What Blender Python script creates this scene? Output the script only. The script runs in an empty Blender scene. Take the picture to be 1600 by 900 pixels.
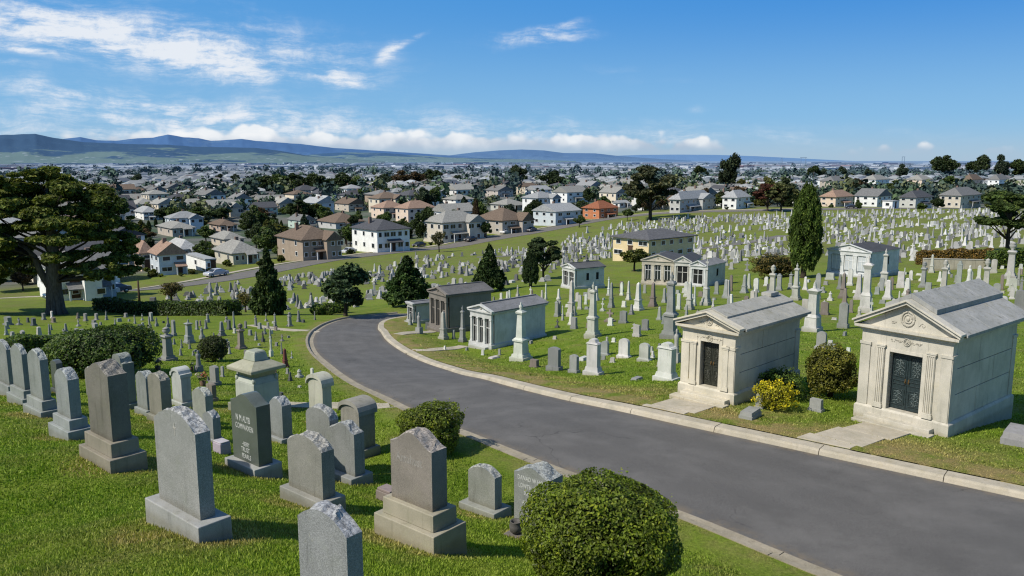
import bpy, math, random
import numpy as np
from mathutils import Vector, Matrix, noise as mnoise

rng = np.random.default_rng(7)
random.seed(7)
R = math.radians
scene = bpy.context.scene
COL = scene.collection

# ------------------------------------------------------------------ camera
F = 1244.0
PITCH = math.atan((450 - 250) / F)
CZ = 25.0
CP, SP = math.cos(PITCH), math.sin(PITCH)
cam_d = bpy.data.cameras.new('camera')
cam = bpy.data.objects.new('camera', cam_d)
COL.objects.link(cam)
cam_d.sensor_width = 36.0
cam_d.lens = F / 1600 * 36
cam_d.clip_start = 0.1
cam_d.clip_end = 60000
cam.location = (0, 0, CZ)
cam.rotation_euler = (math.pi / 2 - PITCH, 0, 0)
scene.camera = cam


def ray(px, py):
    cx, cy = (px - 800) / F, (450 - py) / F
    return np.array([cx, CP + cy * SP, -SP + cy * CP])


def unproj(px, py, d):
    r = ray(px, py) * d
    return np.array([r[0], r[1], r[2] + CZ])


def proj(p):
    x, y, z = p[0], p[1], p[2] - CZ
    d = y * CP - z * SP
    u = y * SP + z * CP
    return 800 + F * x / d, 450 - F * u / d, d


# ------------------------------------------------------------------ terrain
ANCH = [
    # px, py, depth
    (305, 848, 9.2), (185, 738, 13.8), (118, 686, 18.0), (68, 650, 20.3), (12, 618, 25.5), (-40, 596, 31),
    (508, 925, 7.6), (660, 862, 11.0), (493, 796, 13.2), (390, 744, 15.7), (757, 808, 15.0), (548, 716, 20),
    (940, 912, 10.4), (675, 706, 19.0), (430, 692, 19.5), (0, 800, 12.5), (0, 900, 9.2),
    (240, 789, 10.05), (586, 827, 11.9), (133, 703, 14.5), (437, 768, 14.0), (348, 720, 16.3), (717, 788, 15.7),
    (700, 672, 20.7), (880, 742, 17.6), (1062, 812, 15.2), (1240, 893, 13.4),
    (1600, 778, 16.7), (1320, 714, 19.1), (1040, 660, 21.9), (900, 631, 24.7), (750, 592, 30.0),
    (1478, 684, 20.4), (1325, 654, 22.0), (1590, 652, 23.8), (1146, 633, 23.2), (1063, 616, 24.3), (1245, 598, 26.5),
    (1040, 594, 30), (927, 586, 33.5), (814, 562, 43), (735, 540, 49), (770, 545, 47.5), (690, 520, 56), (655, 505, 64),
    (402, 640, 26), (261, 562, 40), (334, 565, 41), (165, 583, 33), (620, 637, 25.5), (560, 606, 31),
    (500, 565, 40), (486, 535, 48), (600, 520, 52), (560, 497, 66), (640, 489, 72),
    (430, 510, 58), (300, 503, 62), (80, 505, 66), (88, 490, 82), (0, 500, 72), (420, 490, 76), (540, 492, 76), (250, 490, 84),
    (640, 475, 85), (765, 453, 90), (830, 447, 90), (910, 450, 88), (1000, 446, 95), (1135, 442, 97),
    (1000, 484, 62), (926, 527, 46), (1047, 528, 44), (1270, 517, 45), (1400, 500, 52), (1284, 545, 36), (1100, 476, 66), (1206, 468, 70), (1255, 432, 92),
    (1300, 428, 95), (1408, 430, 92), (1380, 447, 80), (1578, 434, 75), (1500, 450, 70), (1594, 484, 52), (1700, 520, 42), (1750, 650, 22),
    (1500, 402, 112), (1575, 388, 122), (1400, 400, 128), (1450, 370, 165), (1450, 342, 225), (1350, 324, 285), (1507, 324, 285), (1650, 330, 260),
    (1100, 400, 150), (1030, 402, 158), (1100, 350, 235), (1085, 330, 285), (1000, 335, 290), (1200, 340, 250), (1200, 400, 130),
    (100, 462, 118), (-100, 470, 105), (250, 447, 133), (330, 437, 143), (500, 405, 180), (700, 384, 220), (850, 355, 262), (960, 338, 295),
    (245, 430, 152), (75, 468, 122), (598, 392, 205), (485, 405, 185), (707, 378, 225), (600, 420, 150), (750, 410, 150), (900, 380, 195), (450, 440, 125), (600, 450, 112), (900, 415, 128),
    (200, 380, 235), (400, 360, 300), (700, 335, 330), (900, 325, 345), (1600, 300, 400), (1300, 300, 400), (1000, 310, 400), (100, 350, 300), (-200, 420, 200), (-300, 380, 300), (1900, 330, 300), (2000, 420, 120),
]
pts = np.array([unproj(*a) for a in ANCH])
extra = np.array([(0, 0, CZ - 1.9), (-8, 0, CZ - 1.2), (8, 3, CZ - 4.6), (0, -15, CZ), (-14, -10, CZ), (15, -10, CZ - 4.6), (-25, 8, CZ - 3.4), (14, 9, CZ - 6.8), (30, 0, CZ - 7),
                  (-60, 40, CZ - 9.0), (-60, 0, CZ - 6), (-100, 60, CZ - 13), (60, 20, CZ - 8), (0, -60, CZ + 3), (100, 0, CZ - 8), (-120, -40, CZ - 6), (120, -60, CZ - 6), (100, 60, CZ - 9.5)])
pts = np.vstack([pts, extra])
TS = 60.0


def _k(r2):
    return np.where(r2 > 1e-12, 0.5 * r2 * np.log(np.maximum(r2, 1e-12)), 0.0)


def _fit(P, lam):
    X = P[:, :2] / TS
    n = len(X)
    d2 = ((X[:, None] - X[None]) ** 2).sum(-1)
    K = _k(d2) + lam * np.eye(n)
    A = np.hstack([np.ones((n, 1)), X])
    M = np.zeros((n + 3, n + 3))
    M[:n, :n] = K; M[:n, n:] = A; M[n:, :n] = A.T
    b = np.zeros(n + 3); b[:n] = P[:, 2]
    return X, np.linalg.solve(M, b)


TX, TW = _fit(pts, 0.0008)


def sstep(a, b, x):
    t = np.clip((x - a) / (b - a), 0, 1)
    return t * t * (3 - 2 * t)


def plain(x, y):
    r = np.hypot(x, y)
    z = 3.6 - 4.6 * sstep(350, 1800, r) + 1.2 * np.sin(x / 170.0 + 1) * np.sin(y / 210.0) * sstep(300, 600, r) * (1 - sstep(1500, 3000, r))
    return z


def tps(x, y):
    x = np.atleast_1d(np.asarray(x, float)); y = np.atleast_1d(np.asarray(y, float))
    out = np.empty(x.shape)
    xf, yf, of = x.ravel(), y.ravel(), out.ravel()
    n = len(TX)
    for i in range(0, len(xf), 20000):
        a, b = xf[i:i + 20000], yf[i:i + 20000]
        r = np.hypot(a, b)
        sc = np.minimum(1, 420 / np.maximum(r, 1e-6))
        aa, bb = a * sc / TS, b * sc / TS
        d2 = (aa[:, None] - TX[None, :, 0]) ** 2 + (bb[:, None] - TX[None, :, 1]) ** 2
        z = _k(d2) @ TW[:n] + TW[n] + TW[n + 1] * aa + TW[n + 2] * bb
        w = sstep(300, 430, r)
        of[i:i + 20000] = z * (1 - w) + plain(a, b) * w
    return of.reshape(x.shape)


def hit_fn(px, py, fn):
    d = ray(px, py)
    t, step = 3.0, 0.5
    prev = t
    while t < 9000:
        p = d * t
        if p[2] + CZ < float(fn(p[0], p[1])[0]):
            lo, hi = prev, t
            for _ in range(24):
                m = (lo + hi) / 2
                p = d * m
                if p[2] + CZ < float(fn(p[0], p[1])[0]):
                    hi = m
                else:
                    lo = m
            p = d * hi
            return np.array([p[0], p[1], p[2] + CZ])
        prev = t
        t += step
        step = max(0.5, t * 0.02)
    return d * 9000 + np.array([0, 0, CZ])


# ------------------------------------------------------------------ road edges
def resample(P, n):
    P = np.asarray(P, float)
    s = np.concatenate([[0], np.cumsum(np.linalg.norm(np.diff(P, axis=0), axis=1))])
    t = np.linspace(0, s[-1], n)
    return np.stack([np.interp(t, s, P[:, k]) for k in range(P.shape[1])], 1)


def smooth(P, it):
    P = P.copy()
    for _ in range(it):
        P[1:-1] = 0.25 * P[:-2] + 0.5 * P[1:-1] + 0.25 * P[2:]
    return P


L_IN = [(1900, 1120), (1600, 1005), (1320, 898), (1200, 851), (1080, 803), (880, 733), (790, 699), (730, 676), (640, 637), (580, 609), (540, 587), (510, 564), (493, 547), (488, 532), (495, 519), (510, 508), (528, 501), (548, 497), (580, 494), (625, 490)]
R_IN = [(2000, 870), (1800, 825), (1600, 780), (1320, 720), (1100, 673), (972, 645), (851, 618), (760, 595), (700, 578), (660, 565), (622, 546), (600, 530), (590, 515), (591, 506), (600, 501), (620, 497), (660, 492)]
NR = 240
edgeL = smooth(resample([hit_fn(a, b, tps) for a, b in L_IN], NR), 25)
edgeR = smooth(resample([hit_fn(a, b, tps) for a, b in R_IN], NR), 25)
edgeL[:, 2] = tps(edgeL[:, 0], edgeL[:, 1]); edgeR[:, 2] = tps(edgeR[:, 0], edgeR[:, 1])
edgeL = smooth(edgeL, 12); edgeR = smooth(edgeR, 12)


def offset(P, d):
    T = np.gradient(P[:, :2], axis=0)
    T /= np.linalg.norm(T, axis=1)[:, None]
    N = np.stack([-T[:, 1], T[:, 0]], 1)
    Q = P.copy()
    Q[:, :2] += N * d
    return Q


# outward: for the left edge (travelling away from the camera) left is +N
KW_L, KW_R = 0.46, 0.44
outL = smooth(offset(edgeL, KW_L), 6); outR = smooth(offset(edgeR, -KW_R), 6)
KT_L, KT_R = 0.07, 0.14
outL[:, 2] = edgeL[:, 2] + KT_L; outR[:, 2] = edgeR[:, 2] + KT_R
POLY = np.vstack([outL, outR[::-1]])


_PA = POLY; _PB = np.roll(POLY, -1, 0)
_PLO = POLY[:, :2].min(0) - 9; _PHI = POLY[:, :2].max(0) + 9


def _road_sd(x, y):
    ex, ey = (_PB - _PA)[:, 0][None], (_PB - _PA)[:, 1][None]
    ax, ay = _PA[:, 0][None], _PA[:, 1][None]
    X, Y = x[:, None], y[:, None]
    t = np.clip(((X - ax) * ex + (Y - ay) * ey) / (ex * ex + ey * ey + 1e-12), 0, 1)
    d2 = (X - ax - t * ex) ** 2 + (Y - ay - t * ey) ** 2
    k = d2.argmin(1)
    i = np.arange(len(x))
    tk = t[i, k]
    Z = _PA[k, 2] + tk * (_PB[k, 2] - _PA[k, 2])
    c = ((ay > Y) != (_PB[:, 1][None] > Y)) & (X < ax + (Y - ay) * ex / np.where(np.abs(ey) < 1e-12, 1e-12, ey))
    ins = (c.sum(1) % 2) == 1
    D = np.sqrt(d2[i, k])
    return np.where(ins, -D, D), Z, np.where(k < len(outL), -1, 1)


def road_sd(x, y):
    """signed distance to the road (kerbs included), z of the nearest kerb top, side (-1 left, 1 right)"""
    x = np.asarray(x, float); y = np.asarray(y, float)
    D = np.full(x.shape, 50.0); Z = np.zeros(x.shape); S = np.ones(x.shape)
    near = np.nonzero((x > _PLO[0]) & (x < _PHI[0]) & (y > _PLO[1]) & (y < _PHI[1]))[0]
    for i in range(0, len(near), 4000):
        q = near[i:i + 4000]
        D[q], Z[q], S[q] = _road_sd(x[q], y[q])
    return D, Z, S


def ground(x, y, dip=True):
    x = np.atleast_1d(np.asarray(x, float)); y = np.atleast_1d(np.asarray(y, float))
    z = tps(x, y)
    near = (np.hypot(x, y) < 110)
    if near.any():
        d, zz, s = road_sd(x[near], y[near])
        w = sstep(0, 3.5, d)
        zn = z[near] * w + zz * (1 - w)
        if dip:
            zn = np.where(d < -0.02, zz - 0.45, zn)
        else:
            zn = np.where(d < 0, zz - 0.1, zn)
        z[near] = zn
    return z


def gz(x, y):
    return float(ground(x, y, False)[0])


def hit(px, py):
    return hit_fn(px, py, lambda a, b: ground(a, b, False))


# ------------------------------------------------------------------ scene helpers
def put(o, parent=None):
    COL.objects.link(o)
    if parent is not None:
        o.parent = parent
    return o


def tag(o, label=None, cat=None, group=None, kind=None):
    for k, v in (('label', label), ('category', cat), ('group', group), ('kind', kind)):
        if v:
            o[k] = v
    return o


def empty(name, loc=(0, 0, 0), rz=0, scale=(1, 1, 1)):
    o = bpy.data.objects.new(name, None)
    o.empty_display_size = 0.2
    put(o)
    o.location = loc
    o.rotation_euler = (0, 0, rz)
    o.scale = scale
    return o


def copy_tree(o, parent=None):
    c = o.copy()
    COL.objects.link(c)
    if parent is not None:
        c.parent = parent
    for ch in o.children:
        copy_tree(ch, c)
    return c


def set_color(o, c, only=None):
    if only is None or o.name.split('.')[0] in only:
        o.color = (*c, 1)
    for ch in o.children:
        set_color(ch, c, only)


def np_mesh(name, V, faces, mats, parent=None, smooth_sh=False, attrs=None, mi=None):
    """V (n,3); faces (m,k) array of equal-sized polygons"""
    me = bpy.data.meshes.new(name)
    V = np.asarray(V, np.float32); faces = np.asarray(faces, np.int32)
    m, k = faces.shape
    me.vertices.add(len(V)); me.vertices.foreach_set('co', V.ravel())
    me.loops.add(m * k); me.loops.foreach_set('vertex_index', faces.ravel())
    me.polygons.add(m); me.polygons.foreach_set('loop_start', np.arange(0, m * k, k, dtype=np.int32))
    if mi is not None:
        me.polygons.foreach_set('material_index', np.asarray(mi, np.int32))
    me.polygons.foreach_set('use_smooth', np.full(m, smooth_sh))
    for an, arr in (attrs or {}).items():
        arr = np.asarray(arr, np.float32)
        if arr.ndim == 1:
            a = me.attributes.new(an, 'FLOAT', 'POINT'); a.data.foreach_set('value', arr)
        else:
            a = me.attributes.new(an, 'FLOAT_COLOR', 'POINT'); a.data.foreach_set('color', np.hstack([arr, np.ones((len(arr), 1), np.float32)]).ravel())
    for mt in (mats if isinstance(mats, (list, tuple)) else [mats]):
        me.materials.append(mt)
    me.update(calc_edges=True)
    o = bpy.data.objects.new(name, me)
    return put(o, parent)


class MB:
    """collects polygons and links them as ONE mesh"""

    def __init__(s):
        s.v, s.f, s.m, s.sm = [], [], [], []

    def add(s, V, Fc, mi=0, sm=False):
        b = len(s.v)
        s.v += [tuple(p) for p in V]
        for f in Fc:
            s.f.append([i + b for i in f]); s.m.append(mi); s.sm.append(sm)
        return s

    def box(s, cx, cy, z0, z1, sx, sy, tx=None, ty=None, mi=0, rz=0):
        tx = sx if tx is None else tx; ty = sy if ty is None else ty
        V = []
        for z, a, b in ((z0, sx, sy), (z1, tx, ty)):
            for u, w in ((-1, -1), (1, -1), (1, 1), (-1, 1)):
                x, y = u * a / 2, w * b / 2
                if rz:
                    x, y = x * math.cos(rz) - y * math.sin(rz), x * math.sin(rz) + y * math.cos(rz)
                V.append((cx + x, cy + y, z))
        return s.add(V, [(3, 2, 1, 0), (4, 5, 6, 7), (0, 1, 5, 4), (1, 2, 6, 5), (2, 3, 7, 6), (3, 0, 4, 7)], mi)

    def hexa(s, V, mi=0):
        return s.add(V, [(3, 2, 1, 0), (4, 5, 6, 7), (0, 1, 5, 4), (1, 2, 6, 5), (2, 3, 7, 6), (3, 0, 4, 7)], mi)

    def prism(s, out, y0, y1, mi=0, sm=False):
        """outline (x,z) counter-clockwise seen from the front (-y), pushed from y0 to y1"""
        n = len(out)
        V = [(x, y0, z) for x, z in out] + [(x, y1, z) for x, z in out]
        s.add(V, [list(range(n)), list(range(2 * n - 1, n - 1, -1))], mi)
        return s.add(V, [(j, i, i + n, j + n) for i, j in ((i, (i + 1) % n) for i in range(n))], mi, sm)

    def lathe(s, prof, seg=12, cx=0, cy=0, mi=0, sm=True):
        V, Fc = [], []
        for r, z in prof:
            for k in range(seg):
                a = 2 * math.pi * k / seg
                V.append((cx + r * math.cos(a), cy + r * math.sin(a), z))
        for i in range(len(prof) - 1):
            for k in range(seg):
                a, b = i * seg + k, i * seg + (k + 1) % seg
                Fc.append((a, b, b + seg, a + seg))
        s.add(V, Fc, mi, sm)
        s.add([V[k] for k in range(seg)], [list(range(seg - 1, -1, -1))], mi)
        return s.add([V[(len(prof) - 1) * seg + k] for k in range(seg)], [list(range(seg))], mi)

    def tube(s, P, rad, seg=6, mi=0, sm=True):
        P = [Vector(p) for p in P]
        if not isinstance(rad, (list, tuple)):
            rad = [rad] * len(P)
        V, Fc = [], []
        up = None
        for i, p in enumerate(P):
            t = (P[min(i + 1, len(P) - 1)] - P[max(i - 1, 0)]).normalized()
            if up is None:
                up = Vector((0, 0, 1)) if abs(t.z) < 0.9 else Vector((1, 0, 0))
            a = t.cross(up)
            if a.length < 1e-5:
                a = t.orthogonal()
            a.normalize()
            b = t.cross(a).normalized()
            for k in range(seg):
                an = 2 * math.pi * k / seg
                V.append(p + (a * math.cos(an) + b * math.sin(an)) * rad[i])
        for i in range(len(P) - 1):
            for k in range(seg):
                c, d = i * seg + k, i * seg + (k + 1) % seg
                Fc.append((c, d, d + seg, c + seg))
        Fc.append(list(range(seg - 1, -1, -1)))
        Fc.append([(len(P) - 1) * seg + k for k in range(seg)])
        return s.add(V, Fc, mi, sm)

    def ball(s, c, r, seg=10, rings=6, mi=0):
        V, Fc = [], []
        rr = r if isinstance(r, (list, tuple)) else (r, r, r)
        for i in range(rings + 1):
            ph = math.pi * i / rings
            for k in range(seg):
                th = 2 * math.pi * k / seg
                V.append((c[0] + rr[0] * math.sin(ph) * math.cos(th), c[1] + rr[1] * math.sin(ph) * math.sin(th), c[2] - rr[2] * math.cos(ph)))
        for i in range(rings):
            for k in range(seg):
                a, b = i * seg + k, i * seg + (k + 1) % seg
                Fc.append((a, b, b + seg, a + seg))
        return s.add(V, Fc, mi, True)

    def mesh(s, name, mats):
        me = bpy.data.meshes.new(name)
        me.from_pydata(s.v, [], s.f)
        me.polygons.foreach_set('material_index', s.m)
        me.polygons.foreach_set('use_smooth', s.sm)
        for mt in (mats if isinstance(mats, (list, tuple)) else [mats]):
            me.materials.append(mt)
        me.update()
        return me

    def build(s, name, mats, parent=None, bevel=0.0, color=None):
        o = bpy.data.objects.new(name, s.mesh(name, mats))
        put(o, parent)
        if bevel:
            b = o.modifiers.new('bevel', 'BEVEL')
            b.width = bevel; b.segments = 2; b.limit_method = 'ANGLE'; b.angle_limit = R(50)
        if color:
            o.color = (*color, 1)
        return o


# ------------------------------------------------------------------ materials
class NT:
    def __init__(s, tree):
        s.t = tree
        s.t.nodes.clear()

    def n(s, ty, ins=None, **props):
        nd = s.t.nodes.new(ty)
        for k, v in props.items():
            setattr(nd, k, v)
        for k, v in (ins or {}).items():
            s.set(nd.inputs[k], v)
        return nd

    def set(s, sock, v):
        if hasattr(v, 'is_output'):
            s.t.links.new(v, sock)
        elif hasattr(v, 'outputs'):
            s.t.links.new(v.outputs[0], sock)
        else:
            try:
                sock.default_value = v
            except Exception:
                sock.default_value = (*v, 1)

    def math(s, op, a, b=0.0, c=0.0, clamp=False):
        nd = s.t.nodes.new('ShaderNodeMath'); nd.operation = op; nd.use_clamp = clamp
        for i, v in enumerate((a, b, c)):
            s.set(nd.inputs[i], v)
        return nd.outputs[0]

    def mix(s, fac, a, b, mode='MIX'):
        nd = s.t.nodes.new('ShaderNodeMix'); nd.data_type = 'RGBA'; nd.blend_type = mode
        s.set(nd.inputs[0], fac)
        for sock, v in ((nd.inputs[6], a), (nd.inputs[7], b)):
            if isinstance(v, tuple) and len(v) == 3:
                v = (*v, 1)
            s.set(sock, v)
        return nd.outputs[2]

    def noise(s, scale, detail=4, vec=None, rough=0.55, dist=0.0, dim='3D'):
        nd = s.t.nodes.new('ShaderNodeTexNoise')
        nd.noise_dimensions = dim
        nd.inputs['Scale'].default_value = scale; nd.inputs['Detail'].default_value = detail
        nd.inputs['Roughness'].default_value = rough; nd.inputs['Distortion'].default_value = dist
        if vec is not None:
            s.set(nd.inputs['Vector'], vec)
        return nd.outputs[0]

    def ramp(s, fac, a, b, lo=0.0, hi=1.0):
        nd = s.t.nodes.new('ShaderNodeMapRange'); nd.clamp = True
        nd.interpolation_type = 'SMOOTHSTEP'
        for i, v in enumerate((fac, a, b, lo, hi)):
            s.set(nd.inputs[i], v)
        return nd.outputs[0]

    def mapping(s, vec, scale=(1, 1, 1), rot=(0, 0, 0), loc=(0, 0, 0), ty='POINT'):
        nd = s.t.nodes.new('ShaderNodeMapping'); nd.vector_type = ty
        s.set(nd.inputs['Vector'], vec)
        nd.inputs['Location'].default_value = loc; nd.inputs['Rotation'].default_value = rot; nd.inputs['Scale'].default_value = scale
        return nd.outputs[0]

    def bump(s, h, strength=0.3, dist=0.02):
        nd = s.t.nodes.new('ShaderNodeBump')
        nd.inputs['Strength'].default_value = strength; nd.inputs['Distance'].default_value = dist
        s.set(nd.inputs['Height'], h)
        return nd.outputs[0]


def new_mat(name):
    m = bpy.data.materials.new(name)
    m.use_nodes = True
    return m, NT(m.node_tree)


def finish(t, color, rough=0.8, normal=None, spec=0.3, metallic=0.0, extra=None):
    b = t.n('ShaderNodeBsdfPrincipled', {'Base Color': color, 'Roughness': rough, 'Metallic': metallic})
    b.inputs['Specular IOR Level'].default_value = spec
    if normal is not None:
        t.set(b.inputs['Normal'], normal)
    out = t.n('ShaderNodeOutputMaterial')
    sh = b.outputs[0]
    if extra:
        sh = extra(b)
    t.t.links.new(sh, out.inputs[0])
    return b


def objpos(t):
    return t.n('ShaderNodeTexCoord').outputs['Object']


def wpos(t):
    return t.n('ShaderNodeNewGeometry').outputs['Position']


def stone_mat(name, fleck=0.12, stain=0.5, rough=0.75, bump=0.25, color=None, tint=(0.9, 1.0, 0.82), polish=False):
    """weathered stone tinted by the object's own colour"""
    m, t = new_mat(name)
    oi = t.n('ShaderNodeObjectInfo')
    base = oi.outputs['Color'] if color is None else t.n('ShaderNodeRGB').outputs[0]
    if color is not None:
        base.default_value = (*color, 1)
    p = t.n('ShaderNodeVectorMath', {0: wpos(t)}, operation='ADD')
    p = p.outputs[0]
    n1 = t.noise(1.3, 6, p, 0.62)
    n2 = t.noise(150, 2, p, 0.6)
    streak = t.noise(1.0, 5, t.mapping(p, (9, 9, 0.9)), 0.65)
    geo = t.n('ShaderNodeNewGeometry')
    nz = t.n('ShaderNodeSeparateXYZ', {0: geo.outputs['Normal']}).outputs[2]
    up = t.ramp(nz, 0.3, 0.9)
    c = t.mix(t.ramp(n1, 0.3, 0.72), t.mix(1.0, base, (0.74, 0.755, 0.74), 'MULTIPLY'), base)
    c = t.mix(t.math('MULTIPLY', t.ramp(streak, 0.52, 0.78), stain), c, t.mix(1.0, c, (0.38, 0.38, 0.36), 'MULTIPLY'))
    c = t.mix(t.math('MULTIPLY', t.ramp(t.noise(3.1, 5, p, 0.65), 0.5, 0.75), 0.4), c, t.mix(1.0, c, tint, 'MULTIPLY'))
    fl = t.ramp(n2, 0.35, 0.7, 1 - fleck * 1.6, 1 + fleck)
    c = t.mix(1.0, c, t.n('ShaderNodeCombineColor', {0: fl, 1: fl, 2: fl}), 'MULTIPLY')
    c = t.mix(t.math('MULTIPLY', up, t.ramp(t.noise(6, 5, p, 0.7), 0.45, 0.7, 0.0, 0.45)), c, t.mix(1.0, c, (0.75, 0.72, 0.6), 'MULTIPLY'))
    lz = t.n('ShaderNodeSeparateXYZ', {0: objpos(t)}).outputs[2]
    foot = t.math('MULTIPLY', t.ramp(t.math('ADD', lz, t.math('MULTIPLY', t.noise(7, 4, p, 0.7), 0.14)), 0.06, 0.2, 1, 0), 0.5)
    c = t.mix(foot, c, t.mix(1.0, c, (0.55, 0.5, 0.36), 'MULTIPLY'))
    lich = t.math('MULTIPLY', t.ramp(t.noise(19, 5, p, 0.72), 0.6, 0.68), t.ramp(t.noise(1.7, 3, p), 0.48, 0.62))
    c = t.mix(t.math('MULTIPLY', lich, 0.5), c, t.mix(1.0, c, (1.35, 1.32, 1.02), 'MULTIPLY'))
    h = t.math('ADD', t.math('MULTIPLY', n2, 0.3), t.noise(22, 5, p, 0.7))
    finish(t, c, rough, t.bump(h, bump, 0.012), 0.5 if polish else 0.25)
    return m


def rock_mat(name):
    m, t = new_mat(name)
    oi = t.n('ShaderNodeObjectInfo')
    p = wpos(t)
    c = t.mix(t.ramp(t.noise(28, 6, p, 0.7), 0.35, 0.68), t.mix(1.0, oi.outputs['Color'], (0.5, 0.51, 0.52), 'MULTIPLY'), t.mix(1.0, oi.outputs['Color'], (1.55, 1.55, 1.55), 'MULTIPLY'))
    finish(t, c, 0.8, t.bump(t.noise(55, 6, p, 0.75), 0.7, 0.02), 0.3)
    return m


def tint_mat(name, rough=0.7, var=0.25, scale=1.5, bump=0.15, bscale=30, spec=0.3, mapscale=(1, 1, 1), color=None, metallic=0.0):
    m, t = new_mat(name)
    if color is None:
        base = t.n('ShaderNodeObjectInfo').outputs['Color']
    else:
        base = t.n('ShaderNodeRGB').outputs[0]; base.default_value = (*color, 1)
    p = t.mapping(wpos(t), mapscale)
    f = t.ramp(t.noise(scale, 6, p, 0.65), 0.3, 0.72, 1 - var, 1 + var * 0.5)
    c = t.mix(1.0, base, t.n('ShaderNodeCombineColor', {0: f, 1: f, 2: f}), 'MULTIPLY')
    finish(t, c, rough, t.bump(t.noise(bscale, 4, p, 0.7), bump, 0.02) if bump else None, spec, metallic)
    return m


def leaf_mat(name, trans=0.3, rough=0.55, var=0.55, nscale=0.6, spec=0.3):
    m, t = new_mat(name)
    base = t.n('ShaderNodeObjectInfo').outputs['Color']
    at = t.n('ShaderNodeAttribute', attribute_name='leaf').outputs['Fac']
    p = wpos(t)
    f = t.math('MULTIPLY', t.ramp(at, 0, 1, 1 - var, 1 + var), t.ramp(t.noise(nscale, 3, p), 0.3, 0.7, 0.7, 1.3))
    c = t.mix(1.0, base, t.n('ShaderNodeCombineColor', {0: f, 1: f, 2: f}), 'MULTIPLY')
    c = t.mix(t.math('MULTIPLY', t.ramp(at, 0.72, 1.0), 0.55), c, t.mix(1.0, c, (1.7, 1.25, 0.8), 'MULTIPLY'))

    def ex(b):
        tr = t.n('ShaderNodeBsdfTranslucent', {'Color': t.mix(1.0, c, (1.5, 1.6, 0.7), 'MULTIPLY')})
        mx = t.n('ShaderNodeMixShader', {0: trans, 1: b.outputs[0], 2: tr.outputs[0]})
        return mx.outputs[0]
    finish(t, c, rough, None, spec, 0.0, ex)
    return m


M_STONE = stone_mat('weathered_stone')
M_GRANITE = stone_mat('granite', 0.3, 0.62, 0.6, 0.12, tint=(0.95, 1.0, 0.85))
M_POLISH = stone_mat('polished_granite', 0.15, 0.1, 0.25, 0.02, polish=True)
M_ROCK = rock_mat('rock_pitched_stone')
M_MARBLE = stone_mat('mausoleum_stone', 0.12, 0.5, 0.65, 0.08, tint=(1.0, 0.98, 0.86))
M_SLATE = stone_mat('roof_stone', 0.14, 0.85, 0.75, 0.2, tint=(0.8, 0.78, 0.6))
M_LEAF = leaf_mat('leaf')
M_SHRUB = leaf_mat('shrub_leaf', 0.34, 0.5, 0.72, 3.5, 0.28)
M_NEEDLE = leaf_mat('needle_foliage', 0.2, 0.7, 0.5, 0.35, 0.15)
M_BARK = tint_mat('bark', 0.95, 0.5, 2.0, 0.8, 9, 0.1, (6, 6, 1))
M_WALL = tint_mat('house_wall', 0.85, 0.12, 0.8, 0.05, 20, 0.2)
M_ROOF = tint_mat('roof_shingle', 0.9, 0.3, 2.5, 0.4, 14, 0.15)
M_TRIM = tint_mat('white_trim', 0.6, 0.08, 2, 0.0, 10, 0.3, color=(0.72, 0.72, 0.70))
M_GLASS = tint_mat('window_glass', 0.08, 0.3, 0.7, 0.0, 10, 0.6, color=(0.022, 0.028, 0.035))
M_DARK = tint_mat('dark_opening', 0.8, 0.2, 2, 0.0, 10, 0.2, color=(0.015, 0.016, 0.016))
M_BRONZE = tint_mat('green_bronze', 0.45, 0.45, 14, 0.15, 60, 0.5, color=(0.018, 0.032, 0.034))
M_RELIEF = tint_mat('verdigris_relief', 0.5, 0.5, 25, 0.1, 80, 0.5, color=(0.12, 0.155, 0.15))
M_BRASS = tint_mat('worn_brass', 0.35, 0.3, 10, 0.0, 60, 0.5, color=(0.35, 0.22, 0.09), metallic=0.8)
M_PAINT = tint_mat('car_paint', 0.25, 0.05, 1, 0.0, 10, 0.6)
M_RUBBER = tint_mat('rubber', 0.9, 0.2, 4, 0.0, 10, 0.2, color=(0.02, 0.02, 0.02))
M_STEEL = tint_mat('steel', 0.35, 0.2, 4, 0.0, 10, 0.5, color=(0.5, 0.5, 0.5), metallic=0.7)
M_LETTER = tint_mat('cut_lettering', 0.8, 0.2, 9, 0.0, 10, 0.2, color=(0.55, 0.56, 0.53))
M_FLOWER = tint_mat('petals', 0.6, 0.3, 30, 0.0, 10, 0.2)
M_WOOD = tint_mat('pole_wood', 0.9, 0.4, 3, 0.4, 12, 0.1, (6, 6, 0.6), color=(0.09, 0.065, 0.045))
M_CONC2 = stone_mat('worn_concrete', 0.2, 0.5, 0.85, 0.3, (0.36, 0.315, 0.24), tint=(0.8, 0.75, 0.58))
M_CONC = stone_mat('concrete', 0.16, 0.35, 0.85, 0.25, (0.52, 0.46, 0.36), tint=(0.85, 0.8, 0.62))
# ------------------------------------------------------------------ ground materials
HAZE_PAINT = (0.17, 0.255, 0.375)  # distance haze, painted into the base colour of far surfaces


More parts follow.
